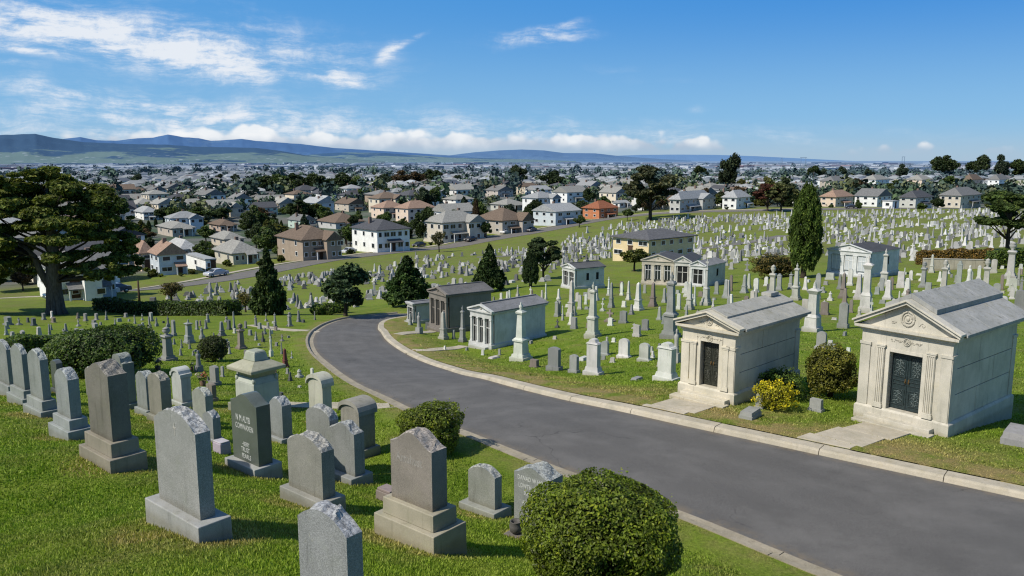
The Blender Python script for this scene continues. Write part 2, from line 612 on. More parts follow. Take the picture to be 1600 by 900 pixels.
def grass_mat(name, blades=False):
    m, t = new_mat(name)
    p = wpos(t)
    big = t.noise(0.16, 4, p, 0.6)
    mid = t.noise(1.1, 5, p, 0.65)
    fine = t.noise(16, 4, p, 0.75)
    vf = t.noise(70, 3, t.mapping(p, (1, 1, 0.4)), 0.7)
    c = t.mix(t.ramp(big, 0.32, 0.68), (0.084, 0.138, 0.010), (0.132, 0.188, 0.016))
    c = t.mix(t.ramp(mid, 0.35, 0.75), c, (0.150, 0.192, 0.026))
    c = t.mix(t.math('MULTIPLY', t.ramp(t.noise(0.5, 5, p, 0.7), 0.5, 0.7), 0.6), c, (0.165, 0.155, 0.05))
    c = t.mix(t.math('MULTIPLY', t.ramp(t.noise(0.11, 6, p, 0.7), 0.52, 0.66), 0.55), c, (0.15, 0.135, 0.05))
    c = t.mix(t.math('MULTIPLY', t.ramp(t.noise(2.3, 4, p, 0.6), 0.6, 0.72), 0.4), c, (0.05, 0.10, 0.012))
    far_ = t.ramp(t.n('ShaderNodeVectorMath', {0: p}, operation='LENGTH').outputs['Value'], 55, 150)
    c = t.mix(t.math('MULTIPLY', far_, t.ramp(t.noise(0.22, 5, p, 0.7), 0.34, 0.62, 0.2, 0.75)), c, (0.125, 0.125, 0.045))
    dry = t.n('ShaderNodeAttribute', attribute_name='dry').outputs['Fac']
    dfac = t.math('MULTIPLY', dry, t.ramp(t.noise(0.9, 6, p, 0.7), 0.32, 0.6))
    if blades:
        lf = t.n('ShaderNodeAttribute', attribute_name='leaf').outputs['Fac']
        f = t.ramp(lf, 0, 1, 1.0, 2.15)
        c = t.mix(t.math('MULTIPLY', t.ramp(lf, 0.8, 1.0), 0.35), c, (0.22, 0.22, 0.06))
        c = t.mix(dfac, c, (0.26, 0.2, 0.085))
        c = t.mix(1.0, c, t.n('ShaderNodeCombineColor', {0: f, 1: f, 2: f}), 'MULTIPLY')

        def ex(b):
            tr = t.n('ShaderNodeBsdfTranslucent', {'Color': t.mix(1.0, c, (1.3, 1.5, 0.6), 'MULTIPLY')})
            return t.n('ShaderNodeMixShader', {0: 0.25, 1: b.outputs[0], 2: tr.outputs[0]}).outputs[0]
        finish(t, c, 0.6, None, 0.25, 0, ex)
        return m
    f = t.math('MULTIPLY', t.ramp(fine, 0.3, 0.72, 0.8, 1.4), t.ramp(vf, 0.3, 0.7, 0.8, 1.3))
    c = t.mix(dfac, c, (0.23, 0.18, 0.075))
    c = t.mix(1.0, c, t.n('ShaderNodeCombineColor', {0: f, 1: f, 2: f}), 'MULTIPLY')
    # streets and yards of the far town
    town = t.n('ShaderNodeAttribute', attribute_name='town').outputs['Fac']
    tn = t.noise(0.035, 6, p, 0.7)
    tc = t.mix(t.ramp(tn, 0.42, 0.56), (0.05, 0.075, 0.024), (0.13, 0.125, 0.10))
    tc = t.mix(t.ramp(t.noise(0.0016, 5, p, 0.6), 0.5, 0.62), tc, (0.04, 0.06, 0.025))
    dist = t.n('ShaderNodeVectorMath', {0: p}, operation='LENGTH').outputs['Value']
    haze_fac = t.math('SUBTRACT', 1.0, t.math('POWER', 2.718, t.math('MULTIPLY', dist, -1 / 3400.0)))
    tc = t.mix(haze_fac, tc, HAZE_PAINT)  # haze painted into the town ground, stronger with distance
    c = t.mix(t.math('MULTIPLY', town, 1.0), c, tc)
    h = t.math('ADD', fine, t.math('MULTIPLY', vf, 0.5))
    finish(t, c, 0.9, t.bump(h, 0.8, 0.05), 0.1)
    return m


M_GRASS = grass_mat('lawn')
M_BLADE = grass_mat('grass_blade', True)


def dryness(x, y, d, s):
    """worn straw-coloured lawn along the kerbs and in front of the two near mausoleums"""
    v = np.where(s > 0, 1.0 - sstep(0.3, 3.6, d), 0.55 * (1 - sstep(0.1, 0.9, d)))
    return np.clip(v, 0, 1)


# one ground sheet out to the horizon
rings = list(np.arange(1.0, 6.0, 0.35))
r = 6.0
while r < 24000:
    rings.append(r)
    r *= 1.0115 if r < 90 else (1.022 if r < 450 else 1.07)
rings = np.array(rings)
az = np.concatenate([np.arange(-44, 44.01, 0.33), np.arange(48, 313, 4.0)])
AZ, RR = np.meshgrid(np.radians(az), rings)
GX, GY = RR * np.sin(AZ), RR * np.cos(AZ)
GZ = ground(GX.ravel(), GY.ravel()).reshape(GX.shape)
gd = np.full(GX.shape, 99.0); gs = np.zeros(GX.shape)
nm = RR < 110
gd[nm], _, gs[nm] = road_sd(GX[nm], GY[nm])
nr_, na_ = GX.shape
idx = np.arange(nr_ * na_).reshape(nr_, na_)
nx = np.roll(idx, -1, 1)
faces = np.stack([idx[:-1], idx[1:], nx[1:], nx[:-1]], -1).reshape(-1, 4)
cen = [(0, 0, float(ground(0, 0)[0]))]
V = np.vstack([np.stack([GX, GY, GZ], -1).reshape(-1, 3)])
# street side of the cemetery: town ground starts beyond the street line (pixel line turned into world points)
STREET = np.array([hit(a, b) for a, b in [(-420, 500), (-200, 484), (0, 464), (170, 459), (330, 439), (430, 421), (500, 407), (610, 394), (700, 385), (790, 371), (860, 358), (930, 344), (1000, 335), (1100, 331), (1250, 328), (1450, 326), (1640, 328), (1900, 330)]])
STREET = smooth(resample(STREET, 160), 14)
STREET[:, 2] = ground(STREET[:, 0], STREET[:, 1])


def beyond_street(x, y):
    """how far (m) a point lies on the town side of the street"""
    x = np.asarray(x, float); y = np.asarray(y, float)
    best = np.full(x.shape, 1e9); side = np.zeros(x.shape)
    for i in range(len(STREET) - 1):
        a, b = STREET[i], STREET[i + 1]
        ex, ey = b[0] - a[0], b[1] - a[1]
        l2 = ex * ex + ey * ey + 1e-9
        tt = np.clip(((x - a[0]) * ex + (y - a[1]) * ey) / l2, 0, 1)
        d = np.hypot(x - a[0] - tt * ex, y - a[1] - tt * ey)
        s = np.sign(ex * (y - a[1]) - ey * (x - a[0]))
        m = d < best
        best = np.where(m, d, best); side = np.where(m, s, side)
    return best * side


bs = beyond_street(GX.ravel(), GY.ravel())
town = sstep(14, 30, bs) * (np.hypot(GX.ravel(), GY.ravel()) > 90)
g = np_mesh('ground', V, faces, M_GRASS, smooth_sh=True, attrs={'dry': dryness(GX, GY, gd, gs).ravel(), 'town': town})
tag(g, kind='structure')


def ribbon(name, P0, P1, mat, kind='structure', thick=0.0, attrs=None, smooth_sh=True):
    n = len(P0)
    V = np.vstack([P0, P1])
    Fc = np.array([(i, i + 1, n + i + 1, n + i) for i in range(n - 1)])
    if thick:
        W = V.copy(); W[:, 2] -= thick
        m = len(V)
        V = np.vstack([V, W])
        F2 = [Fc]
        F2.append(np.array([(i + m, i, i + 1, i + 1 + m) for i in range(n - 1)])[:, ::-1])
        F2.append(np.array([(n + i, n + i + m, n + i + 1 + m, n + i + 1) for i in range(n - 1)])[:, ::-1])
        F2.append(np.array([[0, n, n + m, m]])); F2.append(np.array([[n - 1, n - 1 + m, 2 * n - 1 + m, 2 * n - 1]]))
        Fc = np.vstack(F2)
    o = np_mesh(name, V, Fc, mat, smooth_sh=smooth_sh and not thick, attrs=attrs)
    return tag(o, kind=kind)


# road surface
def asphalt(name, base):
    m, t = new_mat(name)
    p = wpos(t)
    agg = t.noise(75, 3, p, 0.8)
    c = t.mix(t.ramp(agg, 0.38, 0.68), tuple(b * 0.55 for b in base), tuple(b * 1.4 for b in base))
    c = t.mix(t.math('MULTIPLY', t.ramp(t.noise(0.7, 5, p, 0.65), 0.4, 0.7), 0.5), c, tuple(b * 1.35 for b in base))
    c = t.mix(t.math('MULTIPLY', t.ramp(t.noise(0.33, 6, p, 0.7), 0.5, 0.66), 0.45), c, tuple(b * 0.62 for b in base))
    vor = t.n('ShaderNodeTexVoronoi', {'Vector': t.n('ShaderNodeVectorMath', {0: p, 1: t.n('ShaderNodeTexNoise', {'Scale': 1.4, 'Detail': 4, 'Vector': p}).outputs['Color']}, operation='ADD').outputs[0], 'Scale': 0.33}, feature='DISTANCE_TO_EDGE')
    crack = t.math('MULTIPLY', t.ramp(vor.outputs[0], 0.0, 0.006, 1, 0), t.ramp(t.noise(0.25, 3, p), 0.5, 0.6))
    c = t.mix(t.math('MULTIPLY', crack, 0.6), c, (0.02, 0.02, 0.02))
    ac = t.n('ShaderNodeAttribute', attribute_name='across').outputs['Fac']
    tr = t.math('ABSOLUTE', t.math('SUBTRACT', t.math('ABSOLUTE', t.math('SUBTRACT', t.math('ABSOLUTE', t.math('SUBTRACT', ac, 0.5)), 0.25)), 0.13))
    tr = t.math('MULTIPLY', t.ramp(tr, 0.0, 0.075, 1, 0), t.ramp(t.noise(0.5, 4, p), 0.3, 0.6, 0.3, 1))
    c = t.mix(t.math('MULTIPLY', tr, 0.13), c, tuple(b * 1.55 for b in base))
    edge = t.math('ABSOLUTE', t.math('SUBTRACT', ac, 0.5))
    grit = t.math('MULTIPLY', t.ramp(edge, 0.43, 0.5), t.ramp(t.noise(3.0, 6, p, 0.75), 0.4, 0.62))
    c = t.mix(t.math('MULTIPLY', grit, 0.6), c, (0.19, 0.15, 0.10))
    lit = t.n('ShaderNodeTexVoronoi', {'Vector': p, 'Scale': 5.0}, feature='F1')
    lf_ = t.math('MULTIPLY', t.ramp(lit.outputs[0], 0.05, 0.075, 1, 0), t.ramp(t.noise(0.8, 3, p), 0.52, 0.6))
    c = t.mix(t.math('MULTIPLY', lf_, t.ramp(edge, 0.3, 0.47, 0.25, 0.9)), c, (0.17, 0.12, 0.05))
    finish(t, c, 0.85, t.bump(agg, 0.55, 0.01), 0.25)
    return m


M_ASPH = asphalt('asphalt', (0.122, 0.116, 0.108))
M_ASPH2 = asphalt('street_asphalt', (0.15, 0.148, 0.146))
K = 9
rows = []
for k in range(K):
    w = k / (K - 1)
    P = edgeL * (1 - w) + edgeR * w
    P[:, 2] += 0.06 * (1 - (2 * w - 1) ** 2)
    rows.append(P)
V = np.vstack(rows)
Fc = np.vstack([np.array([(k * NR + i, (k + 1) * NR + i, (k + 1) * NR + i + 1, k * NR + i + 1) for i in range(NR - 1)]) for k in range(K - 1)])
tag(np_mesh('road', V, Fc, M_ASPH, smooth_sh=True, attrs={'across': np.repeat(np.linspace(0, 1, K), NR)}), kind='structure')


def kerb_pieces(inn, out, h_in, h_out, name, gutter, sign):
    """kerb cast in lengths of about 2.6 m with open joints"""
    s = np.concatenate([[0], np.cumsum(np.linalg.norm(np.diff(inn[:, :2], axis=0), axis=1))])
    mb = MB()
    L = 2.7 if not gutter else 3.1
    u = 0.0
    while u < s[-1] - 0.2:
        u2 = min(u + L - 0.018, s[-1])
        ts = np.linspace(u, u2, 7)
        I = np.stack([np.interp(ts, s, inn[:, k]) for k in range(3)], 1)
        O = np.stack([np.interp(ts, s, out[:, k]) for k in range(3)], 1)
        jit = random.uniform(-0.006, 0.006)
        prof = []
        for a, b in zip(I, O):
            zr, zt = a[2], b[2] + jit
            if gutter:
                prof.append([(*a[:2], zr - 0.2), (*a[:2], zr + 0.004), *[(*(a[:2] * (1 - w) + b[:2] * w), zr + q) for w, q in ((0.5, -0.02), (0.58, 0.0), (0.66, 0.075), (0.72, 0.1))], (*b[:2], zr + 0.1), (*b[:2], zr - 0.25)])
            else:
                prof.append([(*a[:2], zr - 0.2), *[(*(a[:2] * (1 - w) + b[:2] * w), q) for w, q in ((0.0, zr + 0.01), (0.06, zr + 0.09), (0.13, zt - 0.012), (0.2, zt), (0.98, zt - 0.004))], (*b[:2], zt - 0.02), (*b[:2], zr - 0.25)])
        m = len(prof[0])
        V = [p for r_ in prof for p in r_]
        Fc = [(i * m + k, (i + 1) * m + k, (i + 1) * m + k + 1, i * m + k + 1) for i in range(6) for k in range(m - 1)]
        Fc += [list(range(m)), list(range(6 * m + m - 1, 6 * m - 1, -1))]
        if sign < 0:
            Fc = [tuple(reversed(f)) for f in Fc]
        mb.add(V, Fc)
        u += L
    o = mb.build(name, M_CONC2 if gutter else M_CONC)
    return tag(o, kind='structure')


kerb_pieces(edgeL, outL, 0.02, KT_L, 'kerb', True, -1)
kerb_pieces(edgeR, outR, 0.02, KT_R, 'kerb', False, 1)

# lawn edge along each kerb, draped on the ground
for out, sgn in ((outL, 1), (outR, -1)):
    cols = []
    for w, lift in ((0.0, 0.0), (0.35, 0.025), (0.8, 0.02), (1.3, -0.05)):
        Q = offset(out, sgn * w) if w else out.copy()
        if w:
            Q[:, 2] = ground(Q[:, 0], Q[:, 1], False) + lift
        else:
            Q[:, 2] += 0.012
        cols.append(Q)
    m = len(cols)
    V = np.vstack(cols)
    Fc = np.vstack([np.array([(k * NR + i, k * NR + i + 1, (k + 1) * NR + i + 1, (k + 1) * NR + i) for i in range(NR - 1)]) for k in range(m - 1)])
    if sgn > 0:
        Fc = Fc[:, ::-1]
    d, _, s_ = road_sd(V[:, 0], V[:, 1])
    tag(np_mesh('lawn', V, Fc, M_GRASS, smooth_sh=True, attrs={'dry': dryness(V[:, 0], V[:, 1], np.maximum(d, 0), s_), 'town': np.zeros(len(V))}), kind='structure')


# footpaths of pale concrete
def path(P, width, lift=0.035, mat=None, name='footpath', n=60, thick=0.0):
    P = resample(P, n)
    P = smooth(P, 3)
    A, B = offset(P, width / 2), offset(P, -width / 2)
    for Q in (A, B):
        Q[:, 2] = ground(Q[:, 0], Q[:, 1], False) + lift
    return ribbon(name, A, B, mat or M_CONC, thick=thick or 0.06)


for P, w in (([(438, 632), (520, 634), (590, 636), (622, 638)], 0.9), ([(395, 508), (430, 514), (470, 517), (500, 519)], 0.9),
             ([(634, 551), (670, 548), (725, 541)], 0.7), ([(622, 523), (650, 520), (680, 517)], 0.7)):
    path([hit(*q) for q in P], w)

# the street along the town side, its pavement and verge
path(STREET, 8.0, 0.06, M_ASPH2, 'street', 160, 0.2)
for off, w in ((5.6, 1.4),):
    P = offset(STREET, off); P[:, 2] = ground(P[:, 0], P[:, 1])
    path(P, w, 0.1, M_CONC, 'pavement', 160, 0.2)
# a service lane through the far cemetery
path([hit(*q) for q in [(1060, 392), (1120, 386), (1175, 378), (1225, 368)]], 3.2, 0.05, M_ASPH2, 'lane', 60, 0.2)
path([hit(*q) for q in [(745, 402), (800, 400), (850, 396), (880, 392)]], 3.0, 0.05, M_ASPH2, 'lane', 40, 0.2)

# ------------------------------------------------------------------ grass blades near the camera (nobody could count them)
def grass_blades(n):
    u = rng.random(n)
    r0, r1 = 5.6, 60.0
    rr = r0 * (r1 / r0) ** u
    a = np.radians(rng.uniform(-37, 37, n))
    x, y = rr * np.sin(a), rr * np.cos(a)
    d, _, s = road_sd(x, y)
    keep = (d > 0.02)
    for q_ in NOGRASS:
        keep &= ~in_quad(q_, x, y)
    keep = keep & (rng.random(n) > sstep(20, 58, rr))
    x, y, rr, d, s = x[keep], y[keep], rr[keep], d[keep], s[keep]
    z = ground(x, y, False)
    n = len(x)
    clump = np.sin(x * 2.1 + 1.3 * np.sin(y * 1.7)) * np.sin(y * 2.6 + 1.1 * np.sin(x * 1.3 + 2)) * 0.7
    h = (0.018 + 0.022 * rng.random(n)) * (1 + 0.5 * clump) * (0.9 + rr / 60)
    w = (0.004 + 0.003 * rng.random(n)) * (1 + rr / 8)
    th = rng.uniform(0, 2 * np.pi, n)
    le = rng.uniform(0, 2 * np.pi, n); lm = h * rng.uniform(0.1, 0.9, n)
    bx, by = np.cos(th) * w, np.sin(th) * w
    V = np.empty((n, 3, 3))
    V[:, 0] = np.stack([x - bx, y - by, z - 0.01], 1)
    V[:, 1] = np.stack([x + bx, y + by, z - 0.01], 1)
    V[:, 2] = np.stack([x + np.cos(le) * lm, y + np.sin(le) * lm, z + h], 1)
    lf = np.repeat(rng.random(n), 3)
    dr = dryness(x, y, d, s)
    for ox, oy, orr in OCC[:30]:
        q_ = np.hypot(x - ox, y - oy)
        k_ = q_ < orr * 1.5
        dr[k_] = np.maximum(dr[k_], 0.75 * (1 - sstep(orr * 0.95, orr * 1.4, q_[k_])))
    dr = np.repeat(dr, 3)
    o = np_mesh('grass', V.reshape(-1, 3), np.arange(3 * n).reshape(n, 3), M_BLADE, attrs={'leaf': lf, 'dry': dr})
    tag(o, kind='stuff')


NOGRASS = []


def in_quad(Q, x, y):
    sgn = [(Q[(i + 1) % 4][0] - Q[i][0]) * (y - Q[i][1]) - (Q[(i + 1) % 4][1] - Q[i][1]) * (x - Q[i][0]) for i in range(4)]
    return ((sgn[0] > 0) & (sgn[1] > 0) & (sgn[2] > 0) & (sgn[3] > 0)) | ((sgn[0] < 0) & (sgn[1] < 0) & (sgn[2] < 0) & (sgn[3] < 0))


# ------------------------------------------------------------------ sky, sun, hills with painted haze
SUN_EL = R(47)
to_sun = Vector((-0.88, -0.475, 0)).normalized()
sun_az = math.atan2(to_sun.x, to_sun.y)            # clockwise from +Y
S = Vector((to_sun.x * math.cos(SUN_EL), to_sun.y * math.cos(SUN_EL), math.sin(SUN_EL)))
ld = bpy.data.lights.new('sun', 'SUN')
ld.energy = 5.0; ld.angle = R(0.53); ld.color = (1.0, 0.935, 0.83)
sun = put(bpy.data.objects.new('sun', ld))
sun.rotation_euler = (-S).to_track_quat('-Z', 'Y').to_euler()

world = bpy.data.worlds.new('World')
scene.world = world
world.use_nodes = True
t = NT(world.node_tree)
sky = t.n('ShaderNodeTexSky', sky_type='NISHITA')
sky.sun_disc = False
sky.sun_elevation = SUN_EL
sky.sun_rotation = sun_az % (2 * math.pi)
sky.altitude = 100; sky.air_density = 1.0; sky.dust_density = 0.6; sky.ozone_density = 2.2
tc = t.n('ShaderNodeTexCoord').outputs['Generated']
sep = t.n('ShaderNodeSeparateXYZ', {0: tc})
azn = t.math('ARCTAN2', sep.outputs[0], sep.outputs[1])
eln = t.math('ARCSINE', sep.outputs[2])
ae = t.n('ShaderNodeCombineXYZ', {0: azn, 1: eln, 2: 0.0}).outputs[0]


def azel(px, py):
    v = ray(px, py)
    return math.atan2(v[0], v[1]), math.atan2(v[2], math.hypot(v[0], v[1]))


warp = t.n('ShaderNodeTexNoise', {'Vector': ae, 'Scale': 7.0, 'Detail': 4.0, 'Roughness': 0.6}).outputs['Color']
wv = t.n('ShaderNodeVectorMath', {0: warp, 1: (0.5, 0.5, 0.5)}, operation='SUBTRACT').outputs[0]
wv = t.n('ShaderNodeVectorMath', {0: wv, 'Scale': 0.034}, operation='SCALE').outputs[0]
aew = t.n('ShaderNodeVectorMath', {0: ae, 1: wv}, operation='ADD').outputs[0]
BL = [(140, 58, 190, 32, 9, 1.0), (320, 90, 130, 26, 13, 0.95), (60, 40, 130, 28, 6, 0.55), (250, 40, 200, 24, 8, 0.3), (460, 70, 170, 40, 12, 0.55), (530, 118, 55, 13, 12, 0.85),
      (613, 84, 20, 10, -35, 1.0), (648, 64, 22, 5, -25, 0.7), (842, 62, 85, 13, -4, 0.8), (870, 45, 45, 7, -12, 0.6), (15, 72, 50, 6, 6, 0.9), (0, 95, 32, 6, 6, 0.85),
      (60, 140, 190, 18, 5, 0.6), (310, 168, 200, 18, 4, 0.6), (150, 178, 260, 18, 2, 0.35), (640, 178, 260, 18, 2, 0.3), (1092, 172, 16, 5, 10, 0.4), (980, 110, 150, 8, 2, 0.2), (1060, 130, 120, 7, 3, 0.16), (200, 205, 420, 26, 0, 0.45), (700, 205, 560, 22, 0, 0.4), (1000, 218, 400, 16, 0, 0.35)]
dens = None
fib1 = t.ramp(t.noise(1.0, 7, t.mapping(aew, (11, 58, 1), (0, 0, R(11))), 0.68), 0.30, 0.70, 0.12, 1.15)
fib2 = t.ramp(t.noise(1.0, 7, t.mapping(aew, (12, 62, 1), (0, 0, R(-8)), (3, 1, 0)), 0.66), 0.30, 0.68, 0.05, 1.2)
puff = t.ramp(t.noise(16.0, 7, aew, 0.7), 0.28, 0.68, 0.35, 1.15)
for i, (px, py, a, b, ang, s_) in enumerate(BL):
    c0, e0 = azel(px, py)
    mp = t.mapping(aew, (a / F, b / F, 1), (0, 0, R(-ang)), (c0, e0, 0), 'TEXTURE')
    ln = t.n('ShaderNodeVectorMath', {0: mp}, operation='LENGTH').outputs['Value']
    gs_ = t.math('POWER', 2.718, t.math('MULTIPLY', t.math('MULTIPLY', ln, ln), -1.0))
    d_ = t.math('MULTIPLY', t.math('MULTIPLY', gs_, s_), fib2 if ang < 0 else fib1)
    dens = d_ if dens is None else t.math('ADD', dens, d_)
cir = t.math('MULTIPLY', t.ramp(t.math('MULTIPLY', dens, puff), 0.03, 1.15), 0.95)
# low cumulus bank over the hills
e_base, e_top = azel(600, 226)[1], azel(600, 190)[1]
cw = t.n('ShaderNodeVectorMath', {0: t.n('ShaderNodeTexNoise', {'Vector': ae, 'Scale': 60.0, 'Detail': 5.0}).outputs['Color'], 'Scale': 0.012}, operation='SCALE').outputs[0]
cv = t.n('ShaderNodeVectorMath', {0: ae, 1: cw}, operation='ADD').outputs[0]
vo = t.n('ShaderNodeTexVoronoi', {'Vector': t.mapping(cv, (24, 40, 1)), 'Scale': 1.0, 'Smoothness': 0.4}, feature='SMOOTH_F1')
vo2 = t.n('ShaderNodeTexVoronoi', {'Vector': t.mapping(cv, (75, 100, 1)), 'Scale': 1.0, 'Smoothness': 0.3}, feature='SMOOTH_F1')
hgt = t.ramp(t.noise(8.0, 4, t.mapping(ae, (1, 0, 0)), 0.65), 0.34, 0.6, 0.55, 1.15)
rel = t.n('ShaderNodeMapRange', {0: eln, 1: e_base, 2: e_top}, clamp=False).outputs[0]
puffs = t.math('ADD', t.math('MULTIPLY', vo.outputs[0], 0.85), t.math('MULTIPLY', vo2.outputs[0], 0.35))
fld = t.math('SUBTRACT', t.math('MULTIPLY', t.math('SUBTRACT', 1.2, puffs), hgt), rel)
amask = t.math('MULTIPLY', t.ramp(azn, azel(-60, 200)[0], azel(250, 200)[0], 0.5, 1), t.ramp(azn, azel(900, 200)[0], azel(1290, 200)[0], 1, 0.0))
fld = t.math('ADD', fld, t.math('MULTIPLY', t.math('SUBTRACT', amask, 1.0), 0.9))
cum = t.math('MULTIPLY', t.ramp(fld, -0.06, 0.26), t.ramp(eln, azel(600, 246)[1], azel(600, 222)[1], 0.2, 0.96))
shade = t.ramp(t.math('ADD', rel, t.math('MULTIPLY', puffs, -0.8)), -0.75, 0.15)
ccol = t.mix(shade, (4.6, 5.4, 6.6), (9.6, 9.6, 9.6))
# sky colour: the model's, pulled towards the deep clean blue of a washed afternoon sky low down
top = t.mix(t.ramp(azn, azel(-100, 0)[0], azel(1700, 0)[0]), (0.80, 3.4, 7.5), (0.32, 2.6, 7.2))
low = t.mix(t.ramp(eln, 0.0, 0.055), (3.2, 5.3, 7.4), (2.2, 4.95, 8.0))
grad = t.mix(t.ramp(eln, 0.02, 0.2), low, top)
grad = t.mix(t.ramp(eln, 0.0, 0.03, 0.5, 0.0), grad, (4.2, 5.6, 7.0))
skyc = t.mix(t.ramp(eln, 0.2, 0.7, 0.88, 0.15), sky.outputs[0], grad)
skyc = t.mix(cir, skyc, (8.2, 8.6, 9.2))
skyc = t.mix(t.math('MULTIPLY', cum, 0.84), skyc, ccol)
bg = t.n('ShaderNodeBackground', {'Color': skyc, 'Strength': 0.1})
out = t.n('ShaderNodeOutputWorld')
t.t.links.new(bg.outputs[0], out.inputs[0])
world.cycles.sampling_method = 'MANUAL'
world.cycles.sample_map_resolution = 512


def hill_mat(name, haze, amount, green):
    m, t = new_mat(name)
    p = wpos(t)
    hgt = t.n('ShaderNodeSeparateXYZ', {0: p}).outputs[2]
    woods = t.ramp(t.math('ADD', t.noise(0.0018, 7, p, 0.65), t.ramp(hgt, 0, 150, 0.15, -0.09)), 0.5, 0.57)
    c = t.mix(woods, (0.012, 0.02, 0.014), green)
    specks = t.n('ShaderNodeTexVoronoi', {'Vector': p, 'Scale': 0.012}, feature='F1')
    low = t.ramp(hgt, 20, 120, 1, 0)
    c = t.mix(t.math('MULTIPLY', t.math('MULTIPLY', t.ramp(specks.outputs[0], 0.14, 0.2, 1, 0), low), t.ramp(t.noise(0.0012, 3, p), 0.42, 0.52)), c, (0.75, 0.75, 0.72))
    c = t.mix(amount, c, haze)  # distant haze blended straight into the hill colour
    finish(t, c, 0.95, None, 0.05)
    return m


def hills(prof, r0, depth, mat, seed, rough=0.35, base_z=-1.5, lowland=0.0):
    pxs = np.linspace(prof[0][0], prof[-1][0], 420)
    tops = np.interp(pxs, [p[0] for p in prof], [p[1] for p in prof])
    NS = 30
    V = np.zeros((NS, len(pxs), 3))
    for j, (px, py) in enumerate(zip(pxs, tops)):
        a, e = azel(px, py)
        for i in range(NS):
            s = i / (NS - 6)
            rr = r0 - depth * (1 - s)
            x, y = rr * math.sin(a), rr * math.cos(a)
            zt = CZ + r0 * math.tan(e)
            n_ = mnoise.multi_fractal((x / 900 + seed, y / 900, 0.3), 1.0, 2.1, 5) * 0.5
            n2_ = mnoise.noise((x / 220, y / 220, seed)) * 0.06
            if s <= 1:
                f = s ** 1.35 + (rough * (n_ - 0.45) + n2_) * math.sin(math.pi * min(s, 1)) ** 0.8
                f = f + mnoise.noise((px / 14, seed, 0)) * 0.012 * s
            else:
                f = 1 - (s - 1) * 2.0
            V[i, j] = (x, y, base_z + max(0, zt - base_z) * max(f, -0.02))
    n = len(pxs)
    Fc = np.array([(i * n + j, i * n + j + 1, (i + 1) * n + j + 1, (i + 1) * n + j) for i in range(NS - 1) for j in range(n - 1)])
    tag(np_mesh('hills', V.reshape(-1, 3), Fc, mat, smooth_sh=True), kind='structure')


HZ = (0.16, 0.27, 0.42)
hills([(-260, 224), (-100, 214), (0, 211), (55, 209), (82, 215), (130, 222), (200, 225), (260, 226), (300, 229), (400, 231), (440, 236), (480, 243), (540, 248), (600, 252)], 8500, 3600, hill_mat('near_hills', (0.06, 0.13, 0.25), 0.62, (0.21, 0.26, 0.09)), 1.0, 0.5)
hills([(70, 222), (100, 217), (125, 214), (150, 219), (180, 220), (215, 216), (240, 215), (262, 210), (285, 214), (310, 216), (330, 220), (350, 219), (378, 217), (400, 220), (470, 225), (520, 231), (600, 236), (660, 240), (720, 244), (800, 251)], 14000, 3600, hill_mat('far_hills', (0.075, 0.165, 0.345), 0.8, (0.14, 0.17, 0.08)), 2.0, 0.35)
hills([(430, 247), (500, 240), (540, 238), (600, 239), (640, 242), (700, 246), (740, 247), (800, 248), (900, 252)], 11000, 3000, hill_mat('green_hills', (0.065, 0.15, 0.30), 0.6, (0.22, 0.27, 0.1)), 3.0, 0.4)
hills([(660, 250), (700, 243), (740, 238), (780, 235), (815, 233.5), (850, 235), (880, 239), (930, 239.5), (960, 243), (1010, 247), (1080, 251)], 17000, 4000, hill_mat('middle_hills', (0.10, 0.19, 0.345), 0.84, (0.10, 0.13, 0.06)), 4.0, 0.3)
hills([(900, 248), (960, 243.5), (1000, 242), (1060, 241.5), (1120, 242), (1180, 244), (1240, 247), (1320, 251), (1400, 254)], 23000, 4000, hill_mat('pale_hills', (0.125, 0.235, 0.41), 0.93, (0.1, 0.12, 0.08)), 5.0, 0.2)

# ------------------------------------------------------------------ foliage
def leaf_cloud(n, centres, radii, size, outward=0.5, shell=0.35, squash=1.0, aspect=2.0, rg=None, up=0.0):
    """n leaf faces spread through ellipsoids; returns vertices, quads and a random tone per vertex"""
    rg = rg or rng
    centres = np.asarray(centres, float); radii = np.asarray(radii, float)
    wgt = np.prod(radii, 1) ** (2 / 3); wgt /= wgt.sum()
    k = rg.choice(len(centres), n, p=wgt)
    u = rg.normal(size=(n, 3)); u /= np.linalg.norm(u, axis=1)[:, None]
    rr = (shell + (1 - shell) * rg.random(n)) ** 0.6
    p = centres[k] + u * radii[k] * rr[:, None]
    nrm = u * outward + rg.normal(size=(n, 3)) * 0.55 + np.array([0, 0, up])
    nrm /= np.linalg.norm(nrm, axis=1)[:, None]
    a = np.cross(nrm, rg.normal(size=(n, 3))); a /= np.linalg.norm(a, axis=1)[:, None]
    b = np.cross(nrm, a)
    s = size * rg.uniform(0.6, 1.35, n)[:, None]
    L, W = a * s * 0.5, b * s * 0.5 / aspect * 1.15
    fold = nrm * s * 0.10
    V = np.empty((n, 4, 3))
    V[:, 0] = p - L; V[:, 1] = p + W + fold; V[:, 2] = p + L; V[:, 3] = p - W + fold
    return V.reshape(-1, 3), np.arange(4 * n).reshape(n, 4), np.repeat(rg.random(n), 4)


def clumps(n, rad, rz_, cz, cr, seed, flat=1.0, hollow=0.55):
    """positions and sizes of foliage clumps that make up an uneven crown"""
    rg = np.random.default_rng(seed)
    u = rg.normal(size=(n, 3)); u /= np.linalg.norm(u, axis=1)[:, None]
    rr = (hollow + (1 - hollow) * rg.random(n)) * rg.uniform(0.75, 1.08, n)
    C = u * rr[:, None] * np.array([rad, rad, rz_]) + np.array([0, 0, cz])
    Rr = cr * rg.uniform(0.6, 1.25, (n, 1)) * np.array([[1, 1, flat]])
    return C, Rr


